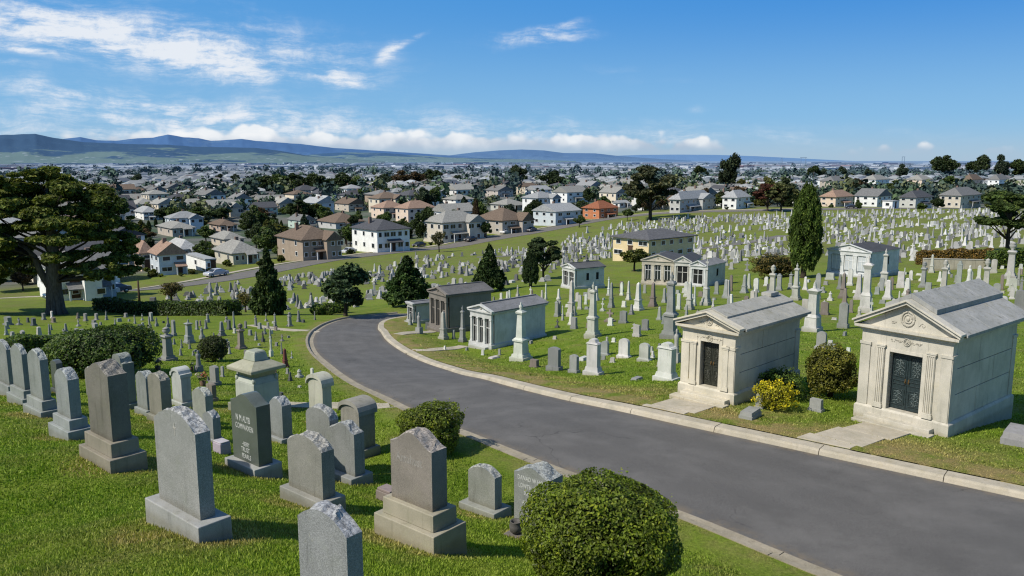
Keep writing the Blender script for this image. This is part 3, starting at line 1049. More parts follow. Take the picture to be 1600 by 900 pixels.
def limbs(mb, base, tips, r0, seed, sag=0.0):
    rg = random.Random(seed)
    for tp in tips:
        tp = Vector(tp); b = Vector(base)
        mid = b.lerp(tp, 0.5) + Vector((rg.uniform(-.1, .1), rg.uniform(-.1, .1), rg.uniform(0, .12))) * (tp - b).length
        mb.tube([b, b.lerp(mid, 0.5), mid, tp], [r0, r0 * 0.75, r0 * 0.5, r0 * 0.16], 6)


# crowns: prototypes 1 m wide and 1 m tall, copied and scaled
TREE = {}


def tree_proto(kind, name, C, Rr, nleaf, size, trunk, mat, outward=0.5, shell=0.3, up=0.1, aspect=1.6):
    rg = np.random.default_rng(sum(ord(c) for c in kind))
    o = empty(name, (0, 0, -600))
    V, Fc, lf = leaf_cloud(nleaf, C, Rr, size, outward, shell, 1, aspect, rg, up)
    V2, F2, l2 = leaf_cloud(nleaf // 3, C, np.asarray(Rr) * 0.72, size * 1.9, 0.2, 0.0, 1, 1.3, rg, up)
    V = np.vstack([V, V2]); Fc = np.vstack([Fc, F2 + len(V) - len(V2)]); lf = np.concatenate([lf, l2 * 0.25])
    np_mesh('crown', V, Fc, mat, o, attrs={'leaf': lf})
    trunk.build('trunk', M_BARK, o, 0, (0.07, 0.055, 0.042))
    TREE.setdefault(kind.split('-')[0], []).append([o, False])


def trunk_std(h, r, tips, seed):
    mb = MB().tube([(0, 0, -0.08), (0, 0, 0.02), (0.005, 0, h * 0.5), (0, 0.005, h)], [r * 1.5, r * 1.1, r * 0.9, r * 0.7], 8)
    limbs(mb, (0, 0, h * 0.85), tips, r * 0.6, seed)
    return mb


for v in range(4):
    C, Rr = clumps(26, 0.36, 0.33, 0.6, 0.15, 10 + v, 0.8, 0.35)
    tree_proto(f'round-{v}', 'broadleaf_tree', C, Rr, 4200, 0.06, trunk_std(0.42, 0.03, [C[i] for i in range(9)], v), M_LEAF)
for kind, rmax, pw_, z0, n_c, seed0 in (('conifer', 0.47, 0.85, 0.1, 95, 40), ('cone', 0.47, 1.0, 0.05, 110, 50)):
    for v in range(2):
        rgv = np.random.default_rng(seed0 + v)
        C = []; Rr = []
        for i in range(n_c):
            u_ = ((i + 0.5) / n_c) ** 1.25
            z = z0 + (0.97 - z0) * u_
            r_ = rmax * (1 - u_) ** pw_ * min(1, 0.72 + u_ * 2.2) + 0.012
            a = i * 2.39996 + rgv.uniform(-.5, .5)
            q_ = rgv.uniform(0.62, 0.92)
            k_ = rgv.uniform(0.65, 1.3)
            q_ *= rgv.uniform(0.8, 1.16)
            C.append((math.cos(a) * r_ * q_, math.sin(a) * r_ * q_, z)); Rr.append(((0.02 + r_ * 0.27) * k_,) * 2 + ((0.04 + r_ * 0.12) * k_,))
        tree_proto(f'{kind}-{v}', 'conifer_tree', C, Rr, 8500, 0.05, trunk_std(0.5, 0.03, [(0, 0, 0.9)], v), M_NEEDLE, up=0.45)
for v in range(2):
    rgv = np.random.default_rng(60 + v)
    C = []; Rr = []
    for i in range(120):
        z = 0.13 + 0.84 * ((i + .5) / 120) ** 0.95
        r_ = 0.42 * math.sin(min(1, (1.01 - z) / 0.52) * math.pi / 2) ** 0.8 * (0.62 + 0.38 * min(1, (z - 0.08) / 0.22))
        a = i * 2.39996 + rgv.uniform(-.4, .4)
        q_ = rgv.uniform(0.72, 0.9)
        C.append((math.cos(a) * r_ * q_, math.sin(a) * r_ * q_, z)); Rr.append((0.025 + r_ * 0.25,) * 2 + (0.075,))
    tree_proto(f'column-{v}', 'cypress_tree', C, Rr, 15000, 0.042, MB().tube([(0, 0, -0.06), (0, 0, 0.05), (0, 0, 0.5)], [0.1, 0.08, 0.04], 8), M_NEEDLE, up=0.8, aspect=2.4)
for v in range(3):
    rgv = np.random.default_rng(80 + v)
    C = []; Rr = []
    for i in range(34):
        z = rgv.uniform(0.42, 0.95)
        r_ = 0.46 * math.sqrt(max(0.05, 1 - ((z - 0.62) / 0.4) ** 2))
        a = rgv.uniform(0, 6.28); q = rgv.uniform(0.35, 1) ** 0.6
        C.append((math.cos(a) * r_ * q, math.sin(a) * r_ * q, z)); Rr.append((rgv.uniform(0.09, 0.17),) * 2 + (rgv.uniform(0.03, 0.055),))
    mb = MB().tube([(0, 0, -0.06), (0, 0, 0.02), (0.01, 0, 0.3), (0.0, 0.01, 0.55), (0.01, 0, 0.85)], [0.05, 0.034, 0.028, 0.02, 0.008], 8)
    for i in range(0, 34, 2):
        c = Vector(C[i]); b = Vector((0, 0, max(0.16, c.z - 0.34)))
        mid = b.lerp(c, 0.55) + Vector((0, 0, -0.01))
        mb.tube([b, mid, c], [0.016, 0.01, 0.003], 5)
    tree_proto(f'umbrella-{v}', 'cypress_tree', C, Rr, 9500, 0.058, mb, M_NEEDLE, up=0.7)
for v in range(3):
    C, Rr = clumps(14, 0.36, 0.34, 0.42, 0.2, 120 + v, 0.9, 0.3)
    tree_proto(f'shrub-{v}', 'garden_shrub', C, Rr, 900, 0.13, MB().tube([(0, 0, -0.2), (0, 0, 0.4)], [0.05, 0.02], 6), M_LEAF)
C, Rr = clumps(26, 0.4, 0.28, 0.55, 0.16, 91, 0.7, 0.5)
tree_proto('sparse-0', 'small_tree', C, Rr, 900, 0.05, trunk_std(0.3, 0.035, [C[i] for i in range(16)], 5), M_LEAF)
for v in range(2):
    C, Rr = clumps(22, 0.36, 0.36, 0.5, 0.17, 95 + v, 0.9, 0.4)
    tree_proto(f'tallround-{v}', 'evergreen_tree', C, Rr, 4600, 0.06, trunk_std(0.3, 0.03, [C[i] for i in range(5)], v), M_NEEDLE, up=0.3)

G_DARK = (0.038, 0.060, 0.019); G_MID = (0.068, 0.105, 0.027); G_OLIVE = (0.11, 0.12, 0.03); G_BLUE = (0.040, 0.062, 0.036); G_BROWN = (0.085, 0.06, 0.03); G_RED = (0.09, 0.03, 0.025)
TREES_AT = []


def tree(kind, px, py, top, wpx, col, head, label=None, v=None, cat='tree', P=None, H=None, W=None, group='trees of the town and cemetery'):
    if P is None:
        P = hit(px, py)
        m = proj(P)[2] / F
        H = (py - top) * m; W = wpx * m
    lst = TREE[kind]
    e = lst[random.randrange(len(lst)) if v is None else v % len(lst)]
    o = copy_tree(e[0]) if e[1] else e[0]
    e[1] = True
    o.location = (P[0], P[1], P[2] - 0.03 * H * 0)
    o.rotation_euler = (0, 0, random.uniform(0, 6.28))
    o.scale = (W, W, H)
    j = random.uniform(0.85, 1.15)
    set_color(o, tuple(c * j for c in col), ('crown',))
    reg(o, px, (py + top) / 2 if top is not None else py, head, cat, group, label)
    TREES_AT.append((P[0], P[1], W / 2))
    OCC.append((P[0], P[1], max(1.0, W * 0.2)))
    return o


def bush(name, px, py, wpx, hpx, col, n, leaf, label, mat=M_SHRUB, cat='bush', lumpy=0.12, seed=1, stems=True, width_y=None, rz=0.0, core=True):
    """clipped or loose bush: a mass of leaves on a dark twiggy inside"""
    P = hit(px, py); m = proj(P)[2] / F
    W, H = wpx * m, hpx * m
    o = empty(name, P, rz)
    rg = np.random.default_rng(seed)
    ry = (width_y or W) / 2
    # outer leaves: on a bumpy ellipsoid skin
    u = rg.normal(size=(n, 3)); u /= np.linalg.norm(u, axis=1)[:, None]
    u = u[u[:, 2] > -0.82]
    k = len(u)
    lump = np.zeros(k)
    for q in range(9):
        a = rg.normal(size=3) * (3.0 + 1.2 * q ** 0.7)
        lump += np.sin(u @ a + rg.uniform(0, 6.28)) * lumpy / (1.6 + q * 0.35)
    depth = 1 - 0.2 * rg.random(k) ** 2.2
    ctr = np.array([0, 0, H * 0.5])
    rad = np.array([W / 2, ry, H * 0.5])
    sq = np.sign(u) * np.abs(u) ** 0.86
    p = ctr + sq * rad * ((1 + lump) * depth)[:, None] / 1.06
    nrm = u * 0.75 + rg.normal(size=(k, 3)) * 0.5 + np.array([0, 0, 0.25]); nrm /= np.linalg.norm(nrm, axis=1)[:, None]
    a = np.cross(nrm, rg.normal(size=(k, 3))); a /= np.linalg.norm(a, axis=1)[:, None]
    b = np.cross(nrm, a)
    s = leaf * rg.uniform(0.55, 1.3, k)[:, None]
    V = np.empty((k, 4, 3))
    V[:, 0] = p - a * s * .5; V[:, 1] = p + b * s * .28 + nrm * s * .08; V[:, 2] = p + a * s * .5; V[:, 3] = p - b * s * .28 + nrm * s * .08
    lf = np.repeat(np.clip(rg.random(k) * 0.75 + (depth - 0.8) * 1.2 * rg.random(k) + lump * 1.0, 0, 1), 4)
    ns = max(20, n // 320)                       # stray young shoots standing out of the surface
    top = rg.choice(np.nonzero(u[:, 2] > -0.1)[0], ns)
    dirs = u[top] * 0.7 + np.array([0, 0, 0.7]) + rg.normal(size=(ns, 3)) * 0.3
    dirs /= np.linalg.norm(dirs, axis=1)[:, None]
    ln = leaf * rg.uniform(1.0, 3.0, ns)
    kk = np.repeat(np.arange(ns), 6)
    along = np.tile(np.linspace(0, 1, 6), ns)
    p2 = p[top][kk] + dirs[kk] * (ln[kk] * along)[:, None] + rg.normal(size=(ns * 6, 3)) * leaf * 0.2
    n2 = rg.normal(size=(ns * 6, 3)); n2 /= np.linalg.norm(n2, axis=1)[:, None]
    a2 = np.cross(n2, dirs[kk]); a2 /= np.linalg.norm(a2, axis=1)[:, None]
    b2 = np.cross(n2, a2); s2 = leaf * rg.uniform(0.5, 0.95, ns * 6)[:, None]
    V = np.concatenate([V, np.stack([p2 - a2 * s2 * .5, p2 + b2 * s2 * .25, p2 + a2 * s2 * .5, p2 - b2 * s2 * .25], 1)])
    lf = np.concatenate([lf, np.repeat(rg.uniform(0.7, 1.0, ns * 6), 4)])
    k += ns * 6
    f = np_mesh('leaves', V.reshape(-1, 3), np.arange(4 * k).reshape(k, 4), mat, o, attrs={'leaf': lf})
    f.color = (*col, 1)
    mb = MB()
    r2 = random.Random(seed)
    for _ in range(9):
        th = r2.uniform(0, 6.28); q = r2.uniform(0.2, 0.7)
        tip = (math.cos(th) * W * 0.5 * q, math.sin(th) * ry * q, H * r2.uniform(0.4, 0.85))
        mb.tube([(math.cos(th) * 0.03, math.sin(th) * 0.03, -0.1), (tip[0] * .4, tip[1] * .4, H * 0.25), tip], [0.03, 0.022, 0.006], 5)
    mb.build('stem', M_BARK, o, 0, (0.06, 0.045, 0.03))
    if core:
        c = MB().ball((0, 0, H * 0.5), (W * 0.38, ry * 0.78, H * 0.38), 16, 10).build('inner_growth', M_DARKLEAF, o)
    reg(o, px, py, None, cat, None, label)
    OCC.append((P[0], P[1], W / 2))
    return o


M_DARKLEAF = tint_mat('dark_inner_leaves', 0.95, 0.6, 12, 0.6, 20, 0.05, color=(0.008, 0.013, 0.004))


def hedge(name, P0, P1, hpx, thick, col, n, leaf, label, mat=M_SHRUB, seed=3):
    A, B = hit(*P0), hit(*P1)
    mid = (A + B) / 2
    L = math.hypot(B[0] - A[0], B[1] - A[1])
    a = math.atan2(B[1] - A[1], B[0] - A[0])
    H = hpx * proj(mid)[2] / F
    o = empty(name, (A[0], A[1], 0), a)
    rg = np.random.default_rng(seed)
    # skin points over the three visible faces of a long box with softened edges
    fx = rg.random(n) * L
    s = rg.choice(3, n, p=[0.4, 0.4, 0.2])
    y = np.where(s == 0, -thick / 2, np.where(s == 1, rg.uniform(-.5, .5, n) * thick, thick / 2))
    z = np.where(s == 1, H, rg.random(n) * H)
    bump = 0.09 * np.sin(fx * 1.7 + seed) + 0.07 * np.sin(fx * 4.1 + z * 3) + 0.1 * np.sin(fx * 0.6 + 2 * seed)
    y = y * (1 + bump * 0.5) + rg.normal(size=n) * 0.04
    z = z * (1 + bump * 0.6) + rg.normal(size=n) * 0.03
    en = rg.random(n) < 0.08
    fx = np.where(en, np.where(rg.random(n) < 0.5, 0.0, L) + rg.normal(size=n) * 0.08, fx)
    y = np.where(en, rg.uniform(-.5, .5, n) * thick, y); z = np.where(en, rg.random(n) * H, z)
    wx = A[0] + np.cos(a) * fx - np.sin(a) * y; wy = A[1] + np.sin(a) * fx + np.cos(a) * y
    gzv = ground(wx, wy, False)
    p = np.stack([fx, y, gzv + z], 1)
    nrm = np.stack([rg.normal(size=n) * .5 + np.where(en, np.where(fx < L / 2, -2, 2), 0), np.where(s == 0, -1, np.where(s == 2, 1, 0)) + rg.normal(size=n) * .5, np.where(s == 1, 1, 0.2) + rg.normal(size=n) * .5], 1)
    nrm /= np.linalg.norm(nrm, axis=1)[:, None]
    ta = np.cross(nrm, rg.normal(size=(n, 3))); ta /= np.linalg.norm(ta, axis=1)[:, None]
    tb = np.cross(nrm, ta)
    q = leaf * rg.uniform(0.6, 1.3, n)[:, None]
    V = np.empty((n, 4, 3))
    V[:, 0] = p - ta * q * .5; V[:, 1] = p + tb * q * .3; V[:, 2] = p + ta * q * .5; V[:, 3] = p - tb * q * .3
    f = np_mesh('leaves', V.reshape(-1, 3), np.arange(4 * n).reshape(n, 4), mat, o, attrs={'leaf': np.repeat(rg.random(n), 4)})
    f.color = (*col, 1)
    K_ = max(3, int(L / 2))
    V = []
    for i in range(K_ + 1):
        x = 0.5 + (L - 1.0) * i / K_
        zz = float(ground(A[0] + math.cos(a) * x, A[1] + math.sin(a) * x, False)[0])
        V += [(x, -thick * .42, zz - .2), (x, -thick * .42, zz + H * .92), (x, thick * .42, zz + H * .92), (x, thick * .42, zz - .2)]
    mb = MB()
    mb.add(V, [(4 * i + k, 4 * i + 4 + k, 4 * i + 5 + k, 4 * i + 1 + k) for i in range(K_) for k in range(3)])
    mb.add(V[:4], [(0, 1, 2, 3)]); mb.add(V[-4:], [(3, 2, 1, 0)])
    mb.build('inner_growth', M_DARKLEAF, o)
    reg(o, *P0, None, 'hedge', None, label)
    for i in range(K_ + 1):
        OCC.append((A[0] + math.cos(a) * L * i / K_, A[1] + math.sin(a) * L * i / K_, thick * 0.7))
    return o
# ------------------------------------------------------------------ gravestones
TH = R(-40)
C40, S40 = math.cos(R(40)), math.sin(R(40))
THINGS = []        # (root, photo x, photo y, label head, category) - labels are given at the end
OCC = []           # ground already taken: x, y, radius


def reg(o, px, py, head, cat, group=None, label=None):
    o['category'] = cat
    if group:
        o['group'] = group
    if label:
        o['label'] = label
    else:
        THINGS.append((o, px, py, head))
    return o


def kf_ks(px, rz=TH):
    q = (px - 800) / F
    c, s = math.cos(rz), -math.sin(rz)
    return c + q * s, s - q * c


def top_fn(kind, w, rise):
    h = w / 2

    def f(x):
        u = x / h
        if kind == 'arch':
            return rise * (1 - u * u)
        if kind == 'round':
            return rise * math.sqrt(max(0, 1 - u * u))
        if kind == 'serp':
            return rise * (0.5 + 0.5 * math.cos(math.pi * u)) * 0.92 + rise * 0.08 * (1 - abs(u))
        if kind == 'shoulder':
            return rise * (math.sqrt(max(0, 1 - (u / 0.72) ** 2)) * 0.75 + 0.25 if abs(u) < 0.7 else 0.0)
        if kind == 'gable':
            return rise * (1 - abs(u))
        return 0.0
    return f


def slab_mesh(w, t_, h, rise, kind, rock, seed, n=28):
    """upright slab; its top is split stone left rough, or smooth; z from 0"""
    f = top_fn(kind, w, rise)
    mb = MB()
    ch = 0.012 if rock else 0.006
    xs = [-w / 2 + w * i / n for i in range(n + 1)]
    front = [(x, -t_ / 2, 0) for x in xs] + [(x, -t_ / 2, h + f(x) - ch) for x in xs]
    back = [(x, t_ / 2, 0) for x in xs] + [(x, t_ / 2, h + f(x) - ch) for x in xs]
    q = n + 1
    mb.add(front, [(i, i + 1, q + i + 1, q + i) for i in range(n)])
    mb.add(back, [(i + 1, i, q + i, q + i + 1) for i in range(n)])
    for sx in (-1, 1):
        i = 0 if sx < 0 else n
        V = [(xs[i], -t_ / 2, 0), (xs[i], t_ / 2, 0), (xs[i], t_ / 2, h + f(xs[i]) - ch), (xs[i], -t_ / 2, h + f(xs[i]) - ch)]
        mb.add(V, [(0, 1, 2, 3) if sx > 0 else (3, 2, 1, 0)])
    m = 8
    V, Fc = [], []
    for j in range(m + 1):
        v = j / m
        y = -t_ / 2 + t_ * v
        edge = j in (0, m)
        for i, x in enumerate(xs):
            z = h + f(x)
            yy, xx = y, x
            if edge or i in (0, n):
                z -= ch
            elif rock:
                k = mnoise.noise((x * 9 + seed, y * 9, 1.3)) * 0.024 + mnoise.noise((x * 24, y * 24, seed)) * 0.013
                k += 0.014 * (1 if mnoise.noise((x * 6 + y * 4, seed, 5)) > 0.1 else -1)
                z += k
                xx += mnoise.noise((x * 15, y * 15, seed + 4)) * 0.012
                yy += mnoise.noise((x * 15, y * 15, seed + 9)) * 0.010
            V.append((xx, yy, z))
    for j in range(m):
        for i in range(n):
            Fc.append((j * q + i, j * q + i + 1, (j + 1) * q + i + 1, (j + 1) * q + i))
    mb.add(V, Fc, 1 if rock else 0, not rock)
    return mb


def text_mesh(body, size, name, parent, loc, rot, mat, depth=0.002, align='CENTER', squeeze=1.0):
    cu = bpy.data.curves.new('txt', 'FONT')
    cu.body = body; cu.size = size; cu.align_x = align; cu.extrude = depth; cu.space_line = 1.05; cu.resolution_u = 2
    tmp = bpy.data.objects.new('txt', cu)
    COL.objects.link(tmp)
    dg = bpy.context.evaluated_depsgraph_get()
    dg.update()
    me = bpy.data.meshes.new_from_object(tmp.evaluated_get(dg))
    bpy.data.objects.remove(tmp)
    me.materials.clear(); me.materials.append(mat)
    o = bpy.data.objects.new(name, me)
    put(o, parent)
    o.location = loc; o.rotation_euler = rot; o.scale = (squeeze, 1, 1)
    return o


def near_stone(px, py, fpx, spx, tiers, hpx, rise, kind, col, label, rock=True, cap=0, mat=None, marg=(0.1, 0.09), basecol=None, text=None, rz=TH, name='headstone', z_extra=0.3):
    """px,py: the ground corner of the lowest tier that is nearest the camera"""
    P = hit(px, py)
    d = proj(P)[2]
    kf, ks = kf_ks(px, rz)
    m = d / F
    w, t_ = fpx * m / kf, spx * m / ks
    nt = len(tiers)
    Wb, Tb = w + 2 * marg[0] * max(nt, 0.0), t_ + 2 * marg[1] * max(nt, 0)
    c, s = math.cos(rz), math.sin(rz)
    cx, cy = -Wb / 2, Tb / 2
    o = empty(name, (P[0] + c * cx - s * cy, P[1] + s * cx + c * cy, P[2]), rz)
    z = -z_extra
    seed = px * 0.37
    bc = tuple(v * 1.2 for v in (basecol or col))
    for i, hp in enumerate(tiers):
        ww, tt_ = w + 2 * marg[0] * (nt - i), t_ + 2 * marg[1] * (nt - i)
        z1 = (0 if i == 0 else z) + hp * m
        b = MB().box(0, 0, z, z1, ww, tt_, ww - 0.01, tt_ - 0.01)
        b.build('base' if i == 0 else 'plinth', M_STONE, o, 0.012, bc)
        z = z1
    if nt == 0:
        z = 0
    h, rs = hpx * m, rise * m
    col = tuple(v * 1.16 for v in col)
    st = slab_mesh(w, t_, h, rs, kind, rock, seed).build('tablet', [mat or M_GRANITE, M_ROCK], o, 0.0, col)
    st.location = (0, 0, z + (0.002 if nt else -0.02))
    if cap:
        f = top_fn(kind, w, rs)
        n = 18
        cm = MB()
        e = cap
        xs = [-w / 2 - e + (w + 2 * e) * i / n for i in range(n + 1)]
        g = lambda x: h + f(max(-w / 2, min(w / 2, x * w / (w + 2 * e))))
        out = [(x, g(x) - 0.05) for x in xs] + [(x, g(x) + 0.05) for x in reversed(xs)]
        for i in range(n):
            a, b = xs[i], xs[i + 1]
            V = [(a, -t_ / 2 - e, g(a) - 0.06), (b, -t_ / 2 - e, g(b) - 0.06), (b, t_ / 2 + e, g(b) - 0.06), (a, t_ / 2 + e, g(a) - 0.06),
                 (a, -t_ / 2 - e, g(a) + 0.05), (b, -t_ / 2 - e, g(b) + 0.05), (b, t_ / 2 + e, g(b) + 0.05), (a, t_ / 2 + e, g(a) + 0.05)]
            fc = [(3, 2, 1, 0), (4, 5, 6, 7), (0, 1, 5, 4), (2, 3, 7, 6)]
            if i == 0:
                fc.append((3, 0, 4, 7))
            if i == n - 1:
                fc.append((1, 2, 6, 5))
            cm.add(V, fc)
        cp = cm.build('cap', M_STONE, o, 0, tuple(v * 1.06 for v in col))
        cp.location = (0, 0, z)
    for (body, size, x, zz, mt, sq) in (text or []):
        text_mesh(body, size * m, 'inscription', o, (x * m, -t_ / 2 - 0.001, z + zz * m), (math.pi / 2, 0, 0), mt, 0.0015, 'CENTER', sq)
    reg(o, px, py, None, 'gravestone', 'gravestones on the near slope', label)
    OCC.append((o.location.x, o.location.y, max(Wb, Tb) * 0.6))
    return o, w, t_, z, m


GR = (0.30, 0.30, 0.29)
BR = (0.185, 0.172, 0.148)
M_CARVE = tint_mat('faint_carving', 0.85, 0.3, 20, 0, 10, 0.2, color=(0.40, 0.385, 0.34))
M_CARVE2 = tint_mat('worn_carving', 0.85, 0.3, 20, 0, 10, 0.2, color=(0.31, 0.295, 0.27))
s1, w1, t1, z1, m1 = near_stone(311, 851, 69, 24, [27], 144, 25, 'arch', GR, 'large grey arched headstone with a small carved cross, on one thick base, nearest the bush-free slope', marg=(0.16, 0.12))
s1['label'] = 'large grey arched headstone with small carved cross above worn face, on a single thick base'
cr = MB().box(0, 0, -0.075, 0.075, 0.014, 0.006).box(0, 0, 0.012, 0.028, 0.07, 0.0062)
cr = cr.build('cross', M_CARVE, s1); cr.location = (0.02, -t1 / 2 - 0.001, z1 + 1.0)
near_stone(173, 741, 36, 31, [21, 23], 108, 15, 'serp', BR, 'dark brown stained headstone with rough crest on a two-step base', basecol=(0.24, 0.215, 0.17), marg=(0.1, 0.08))
near_stone(107, 689, 21, 18, [13, 16], 64, 14, 'arch', (0.27, 0.285, 0.28), 'blue-grey arched headstone on a two-step base, left neighbour of the dark brown stained headstone', marg=(0.1, 0.08))
near_stone(64, 653, 20, 13, [8, 15], 66, 12, 'arch', (0.25, 0.265, 0.25), 'grey rough-topped headstone on two-step base, right one of three in line by the clipped hedge', marg=(0.1, 0.08))
near_stone(35.5, 634, 18, 9, [9, 12], 58, 12, 'arch', (0.24, 0.255, 0.24), 'grey rough-topped headstone, middle one of three in line by the clipped hedge', marg=(0.1, 0.08))
near_stone(14, 620, 18, 8, [16], 58, 11, 'arch', (0.24, 0.25, 0.24), 'grey rough-topped headstone, at the left picture edge, last of three in line', marg=(0.1, 0.08))
near_stone(546, 1012, 82, 25, [16], 152, 26, 'arch', (0.27, 0.275, 0.28), 'speckled grey headstone cut off by the bottom edge of the picture', marg=(0.12, 0.1))
near_stone(503, 801, 56, 20, [13], 79, 18, 'arch', (0.27, 0.262, 0.235), 'low wide grey-brown arched headstone with dark stain, on a flat single base', marg=(0.12, 0.12))
near_stone(549, 759, 39, 16, [9], 70, 13, 'serp', (0.24, 0.245, 0.235), 'grey wave-topped headstone, front one of an overlapping close pair', marg=(0.07, 0.16))
near_stone(515, 744, 38, 14, [9], 78, 15, 'round', (0.25, 0.255, 0.24), 'grey round-topped headstone, rear one of an overlapping close pair', marg=(0.07, 0.1))
near_stone(561, 719, 29, 25, [12], 60, 15, 'round', (0.265, 0.25, 0.215), 'brownish headstone with moulded curved cap, right of the overlapping pair', rock=False, cap=0.05, marg=(0.08, 0.1))
near_stone(505, 662, 22, 14, [8], 52, 13, 'round', (0.42, 0.41, 0.34), 'pale tall headstone with projecting curved cap, standing by the footpath to the kerb', rock=False, cap=0.06, marg=(0.06, 0.06), mat=M_STONE)
near_stone(440, 694, 20, 15, [6], 53, 10, 'arch', (0.27, 0.28, 0.275), 'slim grey rough-topped headstone between the black lettered stone and the overlapping pair', marg=(0.07, 0.1))
near_stone(398, 747, 41, 22, [12], 98, 14, 'serp', (0.105, 0.12, 0.105), 'polished dark headstone with white lettering on a pale slab base', rock=False, mat=M_POLISH, basecol=(0.33, 0.33, 0.32), marg=(0.09, 0.16),
           text=[('N M ALYB', 15, -3, 66, M_LETTER, 0.62), ('COMWAXEN', 13, 0, 53, M_LETTER, 0.66), ('~BERRY', 10, 2, 26, M_LETTER, 0.6), ('TRUST', 11, 0, 16, M_LETTER, 0.75), ('PEARLS', 11, 2, 5, M_LETTER, 0.75)])
near_stone(678, 868, 68, 24, [29, 28], 100, 22, 'serp', (0.255, 0.228, 0.2), 'large brown granite headstone with rough crest on two pale steps, left of the clipped bush', basecol=(0.33, 0.30, 0.23), marg=(0.1, 0.09),
           text=[('Antuhust', 22, -4, 68, M_CARVE2, 0.75)])
near_stone(772, 812, 43, 11, [8], 53, 12, 'arch', (0.27, 0.275, 0.25), 'small low grey arched headstone on the lawn between brown granite stone and clipped bush', rock=True, marg=(0.12, 0.16))
near_stone(858, 850, 56, 22, [10], 90, 13, 'serp', (0.25, 0.26, 0.245), 'grey lettered headstone half hidden behind the big clipped bush', marg=(0.06, 0.06),
           text=[('DANAD W HO', 11, -2, 78, M_LETTER, 0.7), ('LOWTH HOSEA', 11, 0, 65, M_LETTER, 0.66), ('SUNDOWN', 9, 2, 54, M_LETTER, 0.7), ('AMONG', 9, -6, 38, M_LETTER, 0.7)])
near_stone(322, 672, 21, 12, [5], 48, 9, 'arch', (0.30, 0.31, 0.27), 'small pale green-grey arched headstone behind the large cross-carved stone', marg=(0.06, 0.06))
near_stone(333, 692, 16, 12, [4], 34, 8, 'arch', (0.25, 0.26, 0.26), 'short grey headstone peeping out right behind the large cross-carved stone', marg=(0.05, 0.05))
near_stone(284, 637, 15, 15, [6], 43, 9, 'shoulder', (0.42, 0.43, 0.41), 'white-topped pale headstone with a dark niche, behind the brown plain one', rock=False, cap=0.04, marg=(0.07, 0.07), mat=M_STONE)
near_stone(252, 663, 20, 16, [8], 60, 9, 'arch', (0.235, 0.225, 0.185), 'brown-grey plain headstone, right one of two side by side behind the dark brown stone', marg=(0.07, 0.08))
near_stone(229, 651, 16, 14, [8], 52, 8, 'arch', (0.25, 0.265, 0.25), 'blue-grey headstone, left one of two side by side behind the dark brown stone', marg=(0.07, 0.08))
near_stone(194, 640, 19, 18, [6], 66, 13, 'shoulder', (0.20, 0.215, 0.19), 'tall shouldered dark grey headstone in front of the big round bush', marg=(0.07, 0.08))
near_stone(150, 622, 15, 9, [], 38, 9, 'round', (0.27, 0.27, 0.24), 'plain round-headed grey stone under the big round bush, front of two', marg=(0.05, 0.05))
near_stone(166, 618, 13, 8, [], 36, 7, 'round', (0.25, 0.25, 0.22), 'plain round-headed grey stone under the big round bush, rear of two', marg=(0.05, 0.05))
near_stone(90, 615, 9, 10, [5], 42, 4, 'arch', (0.09, 0.10, 0.10), 'narrow black headstone half hidden behind the three in line', rock=False, mat=M_POLISH, marg=(0.05, 0.05))

# small things among the near stones
o = empty('stone_vase', hit(806, 838), TH)
MB().box(0, 0, -0.1, 0.06, 0.34, 0.3, 0.31, 0.27).build('foot', M_STONE, o, 0.01, (0.2, 0.18, 0.17))
MB().lathe([(0.05, 0.055), (0.1, 0.1), (0.115, 0.2), (0.09, 0.26), (0.105, 0.28), (0.085, 0.275), (0.07, 0.22)], 14).build('vase', M_STONE, o, 0, (0.13, 0.12, 0.115))
reg(o, 0, 0, None, 'vase', None, 'small dark stone flower vase at the foot of the lettered stone by the clipped bush')
o = empty('stone_block', hit(607, 783), TH)
MB().box(0, 0, -0.15, 0.22, 0.42, 0.3, 0.40, 0.28).build('block', M_STONE, o, 0.012, (0.24, 0.2, 0.18))
MB().box(0, 0, 0.222, 0.27, 0.36, 0.24).build('top_slab', M_STONE, o, 0.01, (0.3, 0.24, 0.23))
reg(o, 0, 0, None, 'marker', None, 'low brown stone marker block half hidden behind the large brown granite headstone')
o = empty('marker_block', hit(347, 708), TH)
MB().box(0, 0, -0.1, 0.26, 0.34, 0.26, 0.32, 0.24).build('block', M_STONE, o, 0.015, (0.42, 0.36, 0.42))
MB().box(0, 0, 0.262, 0.29, 0.3, 0.22).build('top_slab', M_STONE, o, 0.01, (0.5, 0.46, 0.48))
reg(o, 0, 0, None, 'marker', None, 'small pinkish stone marker left of the black lettered headstone')

# big monument with a sloping lid
P = hit(404, 642)
d = proj(P)[2]; m = d / F
o = empty('tomb_monument', P, R(-38))
W = 1.02
mc = (0.50, 0.52, 0.46)
MB().box(0, 0, -0.4, 0.3, W + 0.35, W + 0.3).build('base', M_STONE, o, 0.02, (0.3, 0.3, 0.25))
MB().box(0, 0, 0.302, 0.95, W, W * 0.92, W * 0.98, W * 0.9).box(0, 0, 0.952, 1.12, W * 0.98, W * 0.9, W * 0.8, W * 0.74).build('die', M_STONE, o, 0.015, mc)
MB().box(0, 0, 1.122, 1.3, W * 0.8, W * 0.74, W * 0.98, W * 0.92).box(0, 0, 1.302, 1.4, W * 1.3, W * 1.24, W * 1.32, W * 1.26).box(0, 0, 1.402, 1.58, W * 1.3, W * 1.24, W * 0.62, W * 0.56).build('cornice', M_STONE, o, 0.015, (0.40, 0.39, 0.29))
